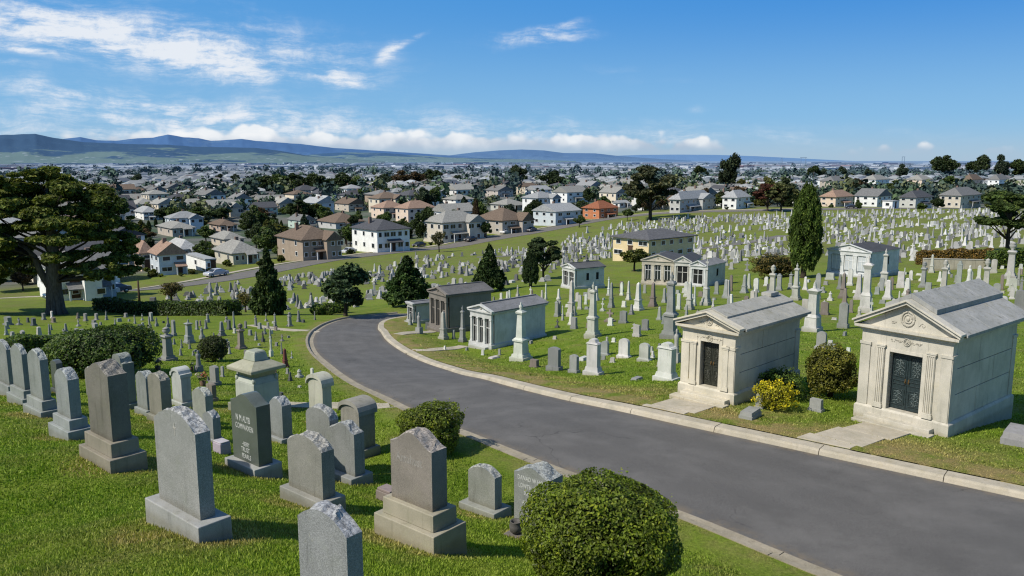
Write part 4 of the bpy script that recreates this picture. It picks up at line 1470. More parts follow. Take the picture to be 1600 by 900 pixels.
MB().box(0, 0, 1.582, 1.8, W * 0.6, W * 0.5, W * 0.5, W * 0.42).box(0, 0, 1.802, 1.85, W * 0.5, W * 0.42, W * 0.42, W * 0.34).build('lid', M_STONE, o, 0.015, (0.40, 0.42, 0.34))
for sx in (-1, 1):
    for sy in (-1, 1):
        MB().ball((sx * W * 0.44, sy * W * 0.4, 1.05), (0.07, 0.07, 0.1)).build('acroterion', M_STONE, o, 0, mc)
hpx = 642 - proj((P[0], P[1], P[2] + 1.85))[1]
o.scale = (1.0, 1.0, 95 / hpx)
reg(o, 0, 0, None, 'monument', None, 'big pale square tomb with wide moss-stained cornice and sloping block lid')
OCC.append((P[0], P[1], 1.2))

# ------------------------------------------------------------------ prototypes for the middle distance (1 wide, 1 tall)
PROTO = {}


def proto(kind, name, parts, ks_ratio):
    o = empty(name, (0, 0, -500))
    for nm_, mb_, mt in parts:
        mb_.build(nm_, mt, o)
    PROTO[kind] = [o, ks_ratio, False]


proto('obelisk', 'obelisk', [('base', MB().box(0, 0, -0.12, 0.10, 1, 1), M_STONE), ('plinth', MB().box(0, 0, 0.101, 0.20, 0.8, 0.8, 0.76, 0.76), M_STONE),
      ('die', MB().box(0, 0, 0.201, 0.36, 0.62, 0.62, 0.58, 0.58).box(0, 0, 0.361, 0.395, 0.72, 0.72), M_STONE), ('shaft', MB().box(0, 0, 0.396, 0.93, 0.5, 0.5, 0.33, 0.33).box(0, 0, 0.9301, 1, 0.33, 0.33, 0.02, 0.02), M_STONE)], 1)
proto('finial', 'column_monument', [('base', MB().box(0, 0, -0.12, 0.07, 1, 1).box(0, 0, 0.071, 0.12, 0.84, 0.84, 0.78, 0.78), M_STONE),
      ('die', MB().box(0, 0, 0.121, 0.34, 0.64, 0.64, 0.6, 0.6).box(0, 0, 0.341, 0.37, 0.74, 0.74).box(0, 0, 0.371, 0.40, 0.7, 0.7, 0.48, 0.48), M_STONE),
      ('shaft', MB().box(0, 0, 0.401, 0.80, 0.44, 0.44, 0.32, 0.32), M_STONE), ('capital', MB().box(0, 0, 0.801, 0.83, 0.44, 0.44, 0.5, 0.5).box(0, 0, 0.831, 0.86, 0.5, 0.5, 0.3, 0.3), M_STONE),
      ('finial', MB().lathe([(0.14, 0.861), (0.06, 0.88), (0.13, 0.91), (0.12, 0.94), (0.04, 0.96), (0.06, 0.975), (0.01, 1.0)], 8), M_STONE)], 1)
proto('crossfinial', 'cross_column', [('base', MB().box(0, 0, -0.12, 0.08, 1, 1).box(0, 0, 0.081, 0.15, 0.8, 0.8, 0.74, 0.74), M_STONE),
      ('die', MB().box(0, 0, 0.151, 0.36, 0.6, 0.6, 0.52, 0.52).box(0, 0, 0.361, 0.4, 0.62, 0.62, 0.4, 0.4), M_STONE),
      ('shaft', MB().box(0, 0, 0.401, 0.76, 0.34, 0.34, 0.24, 0.24).box(0, 0, 0.761, 0.8, 0.4, 0.4, 0.3, 0.3), M_STONE),
      ('cross', MB().box(0, 0, 0.801, 1.0, 0.1, 0.1, 0.08, 0.08).box(0, 0, 0.9, 0.935, 0.42, 0.085), M_STONE)], 1)
proto('urn', 'urn_column', [('base', MB().box(0, 0, -0.12, 0.08, 1, 1).box(0, 0, 0.081, 0.15, 0.78, 0.78, 0.7, 0.7), M_STONE),
      ('shaft', MB().box(0, 0, 0.151, 0.66, 0.56, 0.56, 0.46, 0.46), M_STONE), ('capital', MB().box(0, 0, 0.661, 0.72, 0.5, 0.5, 0.72, 0.72).box(0, 0, 0.721, 0.76, 0.74, 0.74, 0.6, 0.6), M_STONE),
      ('urn', MB().lathe([(0.16, 0.761), (0.1, 0.79), (0.26, 0.85), (0.3, 0.9), (0.2, 0.935), (0.27, 0.95), (0.16, 0.97), (0.02, 1.0)], 10), M_STONE)], 1)
proto('pillar', 'pedestal_monument', [('base', MB().box(0, 0, -0.12, 0.10, 1, 1), M_STONE), ('die', MB().box(0, 0, 0.101, 0.30, 0.82, 0.82, 0.74, 0.74).box(0, 0, 0.301, 0.36, 0.8, 0.8, 0.6, 0.6), M_STONE),
      ('shaft', MB().box(0, 0, 0.361, 0.76, 0.56, 0.56, 0.5, 0.5), M_STONE), ('capital', MB().box(0, 0, 0.761, 0.83, 0.52, 0.52, 0.78, 0.78).box(0, 0, 0.831, 0.87, 0.78, 0.78, 0.3, 0.3), M_STONE),
      ('statue', MB().lathe([(0.13, 0.871), (0.12, 0.9), (0.09, 0.94), (0.11, 0.955), (0.05, 0.972), (0.07, 0.985), (0.01, 1.0)], 8), M_STONE)], 1)
proto('tapered', 'tapered_monument', [('base', MB().box(0, 0, -0.12, 0.14, 1, 0.9), M_STONE), ('plinth', MB().box(0, 0, 0.141, 0.24, 0.82, 0.72, 0.76, 0.66), M_STONE), ('shaft', MB().box(0, 0, 0.241, 0.93, 0.66, 0.56, 0.42, 0.36).box(0, 0, 0.9301, 1, 0.46, 0.4, 0.3, 0.26), M_STONE)], 0.9)


def unit_slab(kind, base_h, tw, tt_, rise):
    mb = slab_mesh(tw, tt_, 1 - base_h - rise, rise, kind, False, 1.0, 14)
    mb.v = [(x, y, z + base_h + 0.001) for x, y, z in mb.v]
    return mb


proto('tablet', 'headstone', [('base', MB().box(0, 0, -0.12, 0.13, 1, 0.5).box(0, 0, 0.131, 0.2, 0.88, 0.4, 0.8, 0.34), M_STONE), ('tablet', unit_slab('round', 0.2, 0.74, 0.3, 0.16), M_STONE)], 0.5)
proto('slab', 'headstone', [('base', MB().box(0, 0, -0.12, 0.2, 1, 0.55), M_STONE), ('tablet', unit_slab('arch', 0.2, 0.8, 0.34, 0.07), M_STONE)], 0.55)
proto('shoulder', 'headstone', [('base', MB().box(0, 0, -0.12, 0.12, 1, 0.6), M_STONE), ('plinth', MB().box(0, 0, 0.121, 0.24, 0.84, 0.5, 0.74, 0.42), M_STONE), ('tablet', unit_slab('shoulder', 0.24, 0.66, 0.36, 0.12), M_STONE),
      ('cap', MB().box(0, 0, 0.86, 0.9, 0.74, 0.44, 0.6, 0.4), M_STONE)], 0.6)
proto('cross', 'cross_headstone', [('base', MB().box(0, 0, -0.12, 0.16, 1, 0.7).box(0, 0, 0.161, 0.28, 0.7, 0.48, 0.6, 0.4), M_STONE), ('cross', MB().box(0, 0, 0.281, 1, 0.22, 0.2, 0.18, 0.16).box(0, 0, 0.64, 0.78, 0.74, 0.17), M_STONE)], 0.7)
proto('statue', 'grave_statue', [('base', MB().box(0, 0, -0.12, 0.3, 1, 0.9, 0.9, 0.8), M_STONE), ('figure', MB().lathe([(0.36, 0.301), (0.33, 0.4), (0.26, 0.55), (0.28, 0.68), (0.33, 0.76), (0.27, 0.83), (0.11, 0.86), (0.14, 0.9), (0.15, 0.95), (0.09, 0.99), (0.01, 1.0)], 10), M_STONE)], 0.9)
proto('block', 'marker_stone', [('base', MB().box(0, 0, -0.2, 0.25, 1, 0.6), M_STONE), ('block', MB().box(0, 0, 0.251, 1, 0.84, 0.46, 0.8, 0.42), M_STONE)], 0.6)
proto('ledger', 'ledger_slab', [('base', MB().box(0, 0, -0.3, 0.55, 0.6, 1.1), M_STONE), ('slab', MB().box(0, 0, 0.551, 1, 0.54, 1.02, 0.5, 0.98), M_STONE)], 1.1)
NOUN = {'obelisk': 'obelisk', 'finial': 'slim column with finial', 'crossfinial': 'column topped with a cross', 'urn': 'column topped with an urn', 'pillar': 'pillar topped with a figure', 'tapered': 'tapered shaft stone',
        'tablet': 'round-topped headstone', 'slab': 'flat-arched headstone', 'shoulder': 'shouldered headstone', 'cross': 'cross gravestone', 'statue': 'figure-shaped gravestone', 'block': 'block marker', 'ledger': 'flat ledger slab'}
PAL = {'w': (0.66, 0.65, 0.61), 'p': (0.50, 0.48, 0.44), 'g': (0.27, 0.27, 0.265), 'b': (0.26, 0.215, 0.19), 'd': (0.12, 0.125, 0.125), 'k': (0.34, 0.345, 0.33), 'r': (0.20, 0.07, 0.06)}
CW = {'w': 'white', 'p': 'pale', 'g': 'dark grey', 'b': 'brown', 'd': 'blackish', 'k': 'light grey', 'r': 'reddish'}
STONE_PX = []


def stone(px, py, top, wpx, kind, col, rz=None, label=None, min_h=0.2):
    P = hit(px, py)
    d = proj(P)[2]
    m = d / F
    src, ksr, used = PROTO[kind]
    rz = TH + random.uniform(-0.08, 0.08) if rz is None else rz
    kf, ks = kf_ks(px, rz)
    W = wpx * m / (abs(kf) + ksr * abs(ks))
    H = max((py - top) * m, min_h * 0.4)
    if kind == 'ledger':
        H = min(max(H, 0.12), 0.35)
    o = copy_tree(src) if used else src
    PROTO[kind][2] = True
    o.location = (P[0], P[1], P[2] - 0.01)
    o.rotation_euler = (0, 0, rz)
    o.scale = (W, W, H)
    j = random.uniform(0.88, 1.1)
    c = tuple(v * j * random.uniform(0.97, 1.03) for v in PAL[col])
    set_color(o, c)
    if kind in ('obelisk', 'finial') and random.random() < 0.25:
        set_color(o, tuple(v * 0.75 for v in c), ('base', 'plinth'))
    reg(o, px, (py + top) / 2, f'{CW[col]} {NOUN[kind]}', {'obelisk': 'obelisk', 'ledger': 'grave slab', 'block': 'grave marker'}.get(kind, 'gravestone'), 'gravestones on the cemetery hill', label)
    OCC.append((P[0], P[1], W * 0.7))
    STONE_PX.append((px, py, wpx, py - top))
    return o


RF = '''926 527 439 28 finial p;927 586 527 34 shoulder w;975 559 528 25 tablet w;945 555 532 18 tablet k;1007 564 535 25 tablet p;866 579 541 27 slab g;897 583 553 20 slab k;912 563 557 22 ledger w;1041 595 533 44 shoulder w;1056 567 512 16 statue p;1047 528 423 34 finial k;
974 505 485 16 slab g;953 503 483 19 cross b;1008 516 498 15 slab g;995 526 507 15 block p;897 514 495 13 block k;871 512 498 9 cross d;893 494 436 18 obelisk p;870 495 469 10 shoulder k;955 481 440 12 obelisk k;982 469 438 10 obelisk w;997 485 440 20 obelisk w;1020 479 440 16 obelisk b;1038 473 450 10 tapered k;1077 484 439 17 obelisk p;1103 477 403 20 crossfinial p;
975 480 470 9 block w;1069 458 450 8 block w;1134 466 436 13 tapered k;1142 479 459 12 tapered w;971 456 439 8 slab b;951 462 431 8 finial w;921 468 450 9 tablet p;873 468 451 8 tapered w;1269 518 439 34 pillar w;1206 469 413 19 urn p;1243 469 410 21 finial p;1163 458 428 15 obelisk k;1181 457 434 12 tablet w;1137 466 437 13 tapered p;
1166 476 462 11 tablet b;1181 474 450 11 obelisk k;1197 447 432 9 tablet w;1235 452 424 10 pillar k;1217 454 427 12 shoulder k;1258 453 432 10 tapered w;1277 468 426 12 tablet k;1317 466 425 17 obelisk b;1341 468 428 17 tapered p;1352 488 398 24 pillar w;1381 447 388 20 finial p;1387 468 437 18 tapered w;1288 492 471 17 slab b;1317 513 472 20 slab g;1258 485 467 14 block p;1283 545 517 23 tablet k;
1297 470 455 11 statue w;1297 437 426 17 block p;1407 450 424 14 block w;1412 447 418 9 cross w;1417 462 434 17 tapered w;1442 449 408 16 urn k;1450 458 441 13 block k;1474 457 405 18 urn p;1497 451 407 13 shoulder k;1513 450 414 14 statue w;1539 460 403 18 urn p;1529 437 414 9 shoulder w;1578 435 377 23 urn p;1556 471 442 15 slab k;1567 484 462 18 tablet w;1582 455 434 16 slab p;1594 486 453 26 slab g;1566 420 415 7 block w;1595 420 412 8 tablet w;1468 440 424 9 tapered w;
814 563 470 37 finial w;693 530 485 18 obelisk p;723 534 476 15 finial k;655 521 487 13 statue k;709 530 515 6 block k;896 494 476 9 tablet k;835 574 561 18 block b;796 467 453 6 tapered w;809 465 445 7 statue p;829 464 447 7 cross w;847 472 453 8 tapered p;853 468 440 6 finial w;873 494 469 10 slab k;783 468 457 6 tablet w;772 560 557 24 ledger p;668 515 503 8 block d;673 500 489 7 cross k;
1186 638 613 16 tablet k;1172 652 639 50 ledger k;1275 642 622 27 block k;1588 690 668 78 ledger k;1297 541 531 10 block w;1245 520 512 8 block b;995 594 590 26 ledger k;
263 563 509 31 urn k;296 536 498 20 pillar k;336 601 570 21 slab g;348 589 571 8 tablet k;331 626 597 22 slab b;311 581 546 16 statue g;377 545 504 20 urn b;245 510 495 7 statue g;234 513 494 6 tapered g;263 511 493 7 statue g;272 525 499 10 slab g;239 526 516 9 block g;308 515 500 7 tablet g;316 530 510 11 statue k;325 504 488 8 pillar g;347 525 501 15 obelisk g;358 515 499 9 slab d;366 514 486 6 tapered k;391 524 515 8 block g;384 513 501 6 tablet g;
400 510 492 8 urn g;406 514 504 8 block k;419 514 503 6 slab k;430 511 487 8 finial g;453 510 487 12 urn g;467 503 484 9 obelisk g;474 504 499 7 block d;416 502 488 6 cross g;492 500 486 4 tapered g;411 534 516 7 statue d;424 557 524 8 statue w;441 533 522 8 cross g;446 574 543 14 obelisk r;468 590 576 15 statue p;488 591 574 8 tablet w;440 625 612 9 block d;456 560 548 5 cross k;
13 508 494 18 slab g;30 508 496 12 cross g;44 504 496 6 block d;53 509 496 12 slab d;84 504 495 11 tablet b;123 510 498 9 cross k;134 502 489 9 slab g;151 500 489 9 tablet g;197 496 489 8 block g;211 506 492 5 tapered k;180 509 497 5 statue k;233 513 494 5 cross g;149 517 504 14 slab g;129 526 514 11 block g;220 522 506 12 slab d;239 540 515 8 tablet k;36 529 516 12 slab k;62 529 510 16 tapered p;78 526 505 8 obelisk g;100 524 513 12 cross g;108 526 517 11 slab k;20 530 518 10 block k'''
for row in RF.replace('\n', '').split(';'):
    a = row.split()
    stone(float(a[0]), float(a[1]), float(a[2]), float(a[3]), a[4], a[5])

# more stones of the same rows, each found a free spot
FILL = [((640, 470, 880, 512), 22, (8, 22), (5, 9)), ((860, 455, 1130, 520), 40, (8, 28), (6, 11)), ((1110, 440, 1420, 500), 40, (9, 30), (7, 13)), ((1400, 425, 1600, 470), 26, (9, 28), (7, 13)),
        ((660, 520, 900, 560), 12, (5, 12), (6, 10)), ((900, 520, 1060, 580), 10, (6, 12), (7, 12)), ((1255, 520, 1330, 600), 5, (7, 12), (8, 12)),
        ((250, 498, 480, 560), 34, (6, 16), (5, 9)), ((0, 497, 250, 540), 26, (6, 15), (5, 10)), ((290, 560, 470, 610), 10, (6, 12), (6, 10))]
nfill = 0
for (x0, y0, x1, y1), n, hr, wr in FILL:
    tries = 0
    k = 0
    while k < n and tries < n * 12:
        tries += 1
        px, py = random.uniform(x0, x1), random.uniform(y0, y1)
        if any(abs(px - a) < (w_ + 8) * 0.62 and abs(py - b) < 5 for a, b, w_, h_ in STONE_PX):
            continue
        P = hit(px, py)
        if road_sd(np.array([P[0]]), np.array([P[1]]))[0][0] < 1.0:
            continue
        sc = 1.0
        hp = random.uniform(*hr); wp = random.uniform(*wr)
        kind = random.choices(['tablet', 'slab', 'obelisk', 'tapered', 'cross', 'statue', 'block', 'ledger', 'finial'], [5, 4, 3, 4, 2, 1, 4, 2, 2])[0]
        if kind in ('block', 'ledger'):
            hp = random.uniform(3, 7)
        if kind in ('obelisk', 'finial'):
            hp *= 1.35
        left = px < 560
        colr = random.choices('wpgbdk', [1, 2, 5, 2, 2, 4] if left else [5, 4, 2, 1.5, .4, 3])[0]
        stone(px, py, py - hp, wp, kind, colr)
        k += 1; nfill += 1
print('stones', len(STONE_PX), 'fill', nfill)

# bunches of flowers on graves
def bunch(px, py, wpx, cols, label):
    P = hit(px, py); m = proj(P)[2] / F
    o = empty('grave_flowers', P, random.uniform(0, 3))
    r_ = wpx * m / 2
    MB().lathe([(r_ * 0.35, -0.05), (r_ * 0.5, 0.18), (r_ * 0.42, 0.2)], 10).build('pot', M_STONE, o, 0, (0.2, 0.12, 0.08))
    V, Fc, lf = leaf_cloud(120, [(0, 0, 0.2 + r_ * 0.5)], [(r_ * 0.8, r_ * 0.8, r_ * 0.6)], r_ * 0.28)
    f = np_mesh('leaves', V, Fc, M_LEAF, o, attrs={'leaf': lf}); f.color = (0.06, 0.1, 0.03, 1)
    for c in cols:
        V, Fc, lf = leaf_cloud(40, [(random.uniform(-.4, .4) * r_, random.uniform(-.4, .4) * r_, 0.25 + r_ * 0.8)], [(r_ * 0.6, r_ * 0.6, r_ * 0.5)], r_ * 0.3)
        f = np_mesh('blossom', V, Fc, M_FLOWER, o); f.color = (*c, 1)
    reg(o, 0, 0, None, 'flowers', None, label)
# ------------------------------------------------------------------ mausoleums
def slope_slab(mb, x0, z0, x1, z1, y0, y1, th, mi=0):
    """roof slab between two heights across x, thickness measured upward"""
    V = [(x0, y0, z0), (x1, y0, z1), (x1, y1, z1), (x0, y1, z0), (x0, y0, z0 + th), (x1, y0, z1 + th), (x1, y1, z1 + th), (x0, y1, z0 + th)]
    if x0 > x1:
        V = [V[i] for i in (1, 0, 3, 2, 5, 4, 7, 6)]
    return mb.hexa(V, mi)


def scroll(mb, cx, cz, y, sx, r, turns=1.25, n=14, th=0.008):
    P = []
    for i in range(n + 1):
        a = turns * 2 * math.pi * i / n
        q = r * (1 - 0.75 * i / n)
        P.append((cx + sx * (r - q * math.cos(a)) * 1.0, y, cz + q * math.sin(a)))
    mb.tube(P, [th] * n + [th * 0.6], 5)


def wreath(mb, cx, cz, y, r, seed):
    rg = random.Random(seed)
    mb.tube([(cx + r * math.cos(a), y, cz + r * 1.15 * math.sin(a)) for a in [i * math.pi / 9 for i in range(19)]], r * 0.16, 5)
    mb.tube([(cx + r * .62 * math.cos(a), y, cz + r * .7 * math.sin(a)) for a in [i * math.pi / 7 for i in range(15)]], r * 0.09, 5)
    mb.ball((cx, y, cz), (r * 0.3, r * 0.14, r * 0.36))
    for i in range(14):
        a = i * math.pi / 7 + rg.uniform(-.1, .1)
        mb.ball((cx + r * math.cos(a), y - 0.004, cz + r * 1.15 * math.sin(a)), (r * 0.2, r * 0.15, r * 0.17), 6, 4)


def garland(mb, x0, x1, z, y, seed, k=5):
    rg = random.Random(seed)
    for i in range(k):
        u = (i + 0.5) / k
        x = x0 + (x1 - x0) * u
        scroll(mb, x, z + rg.uniform(-.02, .02), y, rg.choice((-1, 1)), (abs(x1 - x0) / k) * rg.uniform(0.35, 0.55), 1.1, 12, 0.007)
        mb.ball((x + rg.uniform(-.02, .02), y, z + rg.uniform(-.03, .03)), (0.022, 0.01, 0.016), 6, 4)


def big_mausoleum(FRpx, W, D, rz, hw, ha, door_w, door_h, label, dxo=0.0, double_raised=True, flute=True, door_mat=None, relief_mat=None, tone=(0.50, 0.48, 0.43), roof_tone=(0.36, 0.36, 0.355), seed=1):
    P = hit(*FRpx)
    c, s = math.cos(rz), math.sin(rz)
    cx, cy = -W / 2 - 0.06, D / 2 + 0.06
    o = empty('mausoleum', (P[0] + c * cx - s * cy, P[1] + s * cx + c * cy, P[2]), rz)
    f = -D / 2
    zb = 0.36
    MB().box(0, 0, -0.9, zb - 0.06, W + 0.14, D + 0.14).box(0, 0, zb - 0.06, zb, W + 0.14, D + 0.14, W + 0.04, D + 0.04).build('base', M_MARBLE, o, 0.008, tuple(v * 0.95 for v in tone))
    # walls in three courses with open joints around a recessed core
    zt = hw
    wl = MB()
    rec = 0.26                      # depth of the doorway recess
    dj = door_w / 2 + 0.12
    doorx = dxo
    wl.box(0, rec / 2 + 0.02, zb, zt, W - 0.03, D - rec - 0.06, mi=1)
    courses = np.linspace(zb, zt, 4)
    for i in range(3):
        a, b = courses[i] + (0.009 if i else 0), courses[i + 1] - 0.009
        ys = [f + rec, f + rec + (D - rec) * (0.5 if i % 2 else 0.36), D / 2] if i != 1 else [f + rec, f + rec + (D - rec) * 0.62, D / 2]
        for y0, y1 in zip(ys[:-1], ys[1:]):
            for sx in (-1, 1):
                wl.box(sx * (W / 2 - 0.05), (y0 + y1) / 2, a, b, 0.1, y1 - y0 - 0.016)
        wl.box(0, D / 2 - 0.02, a, b, W - 0.24, 0.05)
    # front piers beside the door and the lintel above it
    for x0, x1 in ((-W / 2, doorx - dj), (doorx + dj, W / 2)):
        wl.box((x0 + x1) / 2, f + rec / 2, zb, zt, x1 - x0, rec)
    wl.box(doorx, f + rec / 2, zb + door_h + 0.1, zt, 2 * dj - 0.004, rec)
    wl.build('wall', [M_MARBLE, M_JOINT], o, 0.004, tone)
    # door surround
    jm = MB()
    for sx in (-1, 1):
        jm.box(doorx + sx * (door_w / 2 + 0.055), f + 0.09, zb, zb + door_h + 0.1, 0.11, 0.2)
        jm.box(doorx + sx * (door_w / 2 + 0.025), f + 0.14, zb, zb + door_h + 0.05, 0.05, 0.16)
    jm.box(doorx, f + 0.09, zb + door_h + 0.003, zb + door_h + 0.1, door_w - 0.004, 0.2)
    jm.build('door_frame', M_MARBLE, o, 0.006, tuple(v * 1.05 for v in tone))
    # pilasters beside the door, fluted, and flat ones on the corners
    ph = zt - 0.30
    for sx in (-1, 1):
        pl = MB()
        x = doorx + sx * (door_w / 2 + 0.23)
        pw = 0.2
        pl.box(x, f - 0.02, zb, zb + 0.1, pw + 0.06, 0.12).box(x, f - 0.02, zb + 0.1, zb + 0.14, pw + 0.03, 0.1)
        if flute:
            for k in range(4):
                pl.box(x - pw / 2 + (k + 0.5) * pw / 4, f - 0.028, zb + 0.14, ph - 0.1, pw / 4 * 0.55, 0.06)
            pl.box(x, f - 0.012, zb + 0.14, ph - 0.1, pw, 0.05)
        else:
            pl.box(x, f - 0.02, zb + 0.14, ph - 0.1, pw, 0.07)
        pl.box(x, f - 0.02, ph - 0.1, ph - 0.05, pw + 0.02, 0.09).box(x, f - 0.02, ph - 0.05, ph, pw + 0.07, 0.12)
        pl.build('pilaster', M_MARBLE, o, 0.004, tuple(v * 1.04 for v in tone))
        cp = MB()
        x = sx * (W / 2 - 0.13)
        cp.box(x, f - 0.008, zb, ph - 0.08, 0.27, 0.05).box(x, f - 0.012, ph - 0.08, ph, 0.31, 0.08)
        cp.build('corner_pilaster', M_MARBLE, o, 0.004, tone)
        cp = MB()
        cp.box(sx * (W / 2 - 0.002), f + 0.13, zb, ph - 0.08, 0.05, 0.28).box(sx * (W / 2 - 0.002), f + 0.13, ph - 0.08, ph, 0.08, 0.32)
        cp.build('corner_pilaster', M_MARBLE, o, 0.004, tone)
        cp = MB()
        cp.box(sx * (W / 2 - 0.002), D / 2 - 0.13, zb, ph - 0.08, 0.05, 0.28).box(sx * (W / 2 - 0.002), D / 2 - 0.13, ph - 0.08, ph, 0.08, 0.32)
        cp.build('corner_pilaster', M_MARBLE, o, 0.004, tone)
    # frieze and cornice
    en = MB()
    en.box(0, 0, zt + 0.002, zt + 0.06, W + 0.08, D + 0.08).box(0, 0, zt + 0.06, zt + 0.10, W + 0.14, D + 0.14, W + 0.28, D + 0.26).box(0, 0, zt + 0.10, zt + 0.17, W + 0.34, D + 0.30)
    nd = int(D / 0.11)
    for i in range(nd):
        y = -D / 2 + (i + 0.5) * D / nd
        for sx in (-1, 1):
            en.box(sx * (W / 2 + 0.06), y, zt + 0.062, zt + 0.098, 0.07, 0.055)
    en.build('cornice', M_MARBLE, o, 0.004, tuple(v * 0.97 for v in tone))
    rl = MB()
    wreath(rl, doorx, zt - 0.15, f - 0.012, 0.085, seed)
    garland(rl, doorx - 0.42, doorx - 0.11, zt - 0.15, f - 0.006, seed)
    garland(rl, doorx + 0.11, doorx + 0.42, zt - 0.15, f - 0.006, seed + 5)
    rl.build('carved_garland', M_MARBLE, o, 0, tuple(v * 0.93 for v in tone))
    # pediment
    ze = zt + 0.17
    wo = W / 2 + 0.17
    pd = MB()
    pd.prism([(-wo + 0.1, ze), (wo - 0.1, ze), (0, ha - 0.12)], f + 0.02, f + 0.3)
    pd.build('pediment', M_MARBLE, o, 0, tone)
    rk = MB()
    for sx in (-1, 1):
        slope_slab(rk, sx * (wo + 0.02), ze - 0.002, 0, ha - 0.13, f - 0.15, f + 0.1, 0.09)
        slope_slab(rk, sx * (wo + 0.06), ze + 0.075, 0, ha - 0.045, f - 0.2, f + 0.1, 0.055)
    rk.build('raking_cornice', M_MARBLE, o, 0.004, tuple(v * 1.02 for v in tone))
    md = MB()
    wreath(md, 0, ze + (ha - ze) * 0.36, f + 0.012, (ha - ze) * 0.2, seed + 3)
    garland(md, -W * 0.2, -W * 0.1, ze + (ha - ze) * 0.2, f + 0.014, seed + 6, 2)
    garland(md, W * 0.1, W * 0.17, ze + (ha - ze) * 0.2, f + 0.014, seed + 8, 1)
    md.build('medallion', M_MARBLE, o, 0, tuple(v * 0.9 for v in tone))
    # stone roof: lower slabs and, over the ridge, a second raised layer
    rf = MB()
    wr = wo + 0.1
    y0r, y1r = f + 0.102, D / 2 + 0.2
    cuts = np.linspace(y0r, y1r, 4)
    for sx in (-1, 1):
        for a, b in zip(cuts[:-1], cuts[1:]):
            slope_slab(rf, sx * wr, ze + 0.02, 0, ha - 0.06, a + 0.004, b - 0.004, 0.075)
    rf.build('roof', M_SLATE, o, 0.006, roof_tone)
    rs = MB()
    th = 0.13 if double_raised else 0.05
    q = 0.46
    for sx in (-1, 1):
        xe = sx * wr * q
        zz = ha - 0.06 + 0.077 - (ha - 0.08 - ze) * q
        for a, b in zip(cuts[:-1], cuts[1:]):
            slope_slab(rs, xe, zz, sx * 0.0, ha + 0.017, a + 0.003, b - 0.003, th)
    if not double_raised:
        rs.box(0, D / 2 - 0.35, ha + 0.03, ha + 0.14, 0.34, 0.5)
    rs.build('ridge_slab', M_SLATE, o, 0.006, tuple(v * 0.97 for v in roof_tone))
    bk = MB().prism([(-wo, ze), (wo, ze), (0, ha - 0.05)], D / 2 - 0.2, D / 2 + 0.12)
    bk.build('rear_gable', M_MARBLE, o, 0, tone)
    # double bronze doors
    dy = f + rec - 0.05
    for sx in (-1, 1):
        lw = door_w / 2 - 0.006
        x = doorx + sx * (lw / 2 + 0.004)
        dr = MB().box(x, dy, zb + 0.02, zb + door_h, lw, 0.05)
        for z0, z1 in ((0.08, 0.36), (0.44, 0.52), (0.57, 0.93)):
            za, zc = zb + door_h * z0, zb + door_h * z1
            e = 0.022
            xa, xb = x - lw / 2 + 0.045, x + lw / 2 - 0.045
            for q_ in ((xa, xb, za, za + e), (xa, xb, zc - e, zc), (xa, xa + e, za + e, zc - e), (xb - e, xb, za + e, zc - e)):
                dr.box((q_[0] + q_[1]) / 2, dy - 0.03, q_[2], q_[3], q_[1] - q_[0], 0.022)
        d_ob = dr.build('door', door_mat or M_BRONZE, o, 0.003)
        rg = random.Random(seed * 7 + sx)
        for z0, z1, k in ((0.10, 0.34, 6), (0.60, 0.90, 9)):
            rp = MB()
            for i in range(k):
                zz = zb + door_h * (z0 + (z1 - z0) * (i + 0.5) / k)
                scroll(rp, x + rg.uniform(-.02, .02), zz, dy - 0.032, 1 if i % 2 else -1, lw * rg.uniform(0.13, 0.2), 1.2, 10, 0.007)
                rp.ball((x + rg.uniform(-.05, .05), dy - 0.03, zz), (0.025, 0.012, 0.014), 6, 4)
            rp.tube([(x, dy - 0.03, zb + door_h * z0), (x + 0.01, dy - 0.036, zb + door_h * (z0 + z1) / 2), (x, dy - 0.03, zb + door_h * z1)], 0.008, 5)
            rp.build('relief', relief_mat or M_RELIEF, d_ob)
        hb = MB().box(doorx + sx * 0.045, dy - 0.032, zb + door_h * 0.47, zb + door_h * 0.55, 0.03, 0.015)
        hb.lathe([(0.012, zb + door_h * 0.485), (0.02, zb + door_h * 0.5), (0.012, zb + door_h * 0.515)], 8, doorx + sx * 0.045, dy - 0.055)
        hb.build('handle', M_BRASS, d_ob)
    MB().box(doorx, f - 0.16, -0.6, 0.16, door_w + 0.9, 0.36).box(doorx - 0.05, f - 0.42, -0.6, 0.06, door_w + 1.2, 0.34).build('step', M_MARBLE, o, 0.01, tuple(v * 0.95 for v in tone))
    reg(o, FRpx[0], FRpx[1], None, 'mausoleum', 'stone mausoleums', label)
    for yy in np.linspace(-D / 2, D / 2, 4):
        OCC.append((o.location.x - s * yy, o.location.y + c * yy, W * 0.62))
    return o


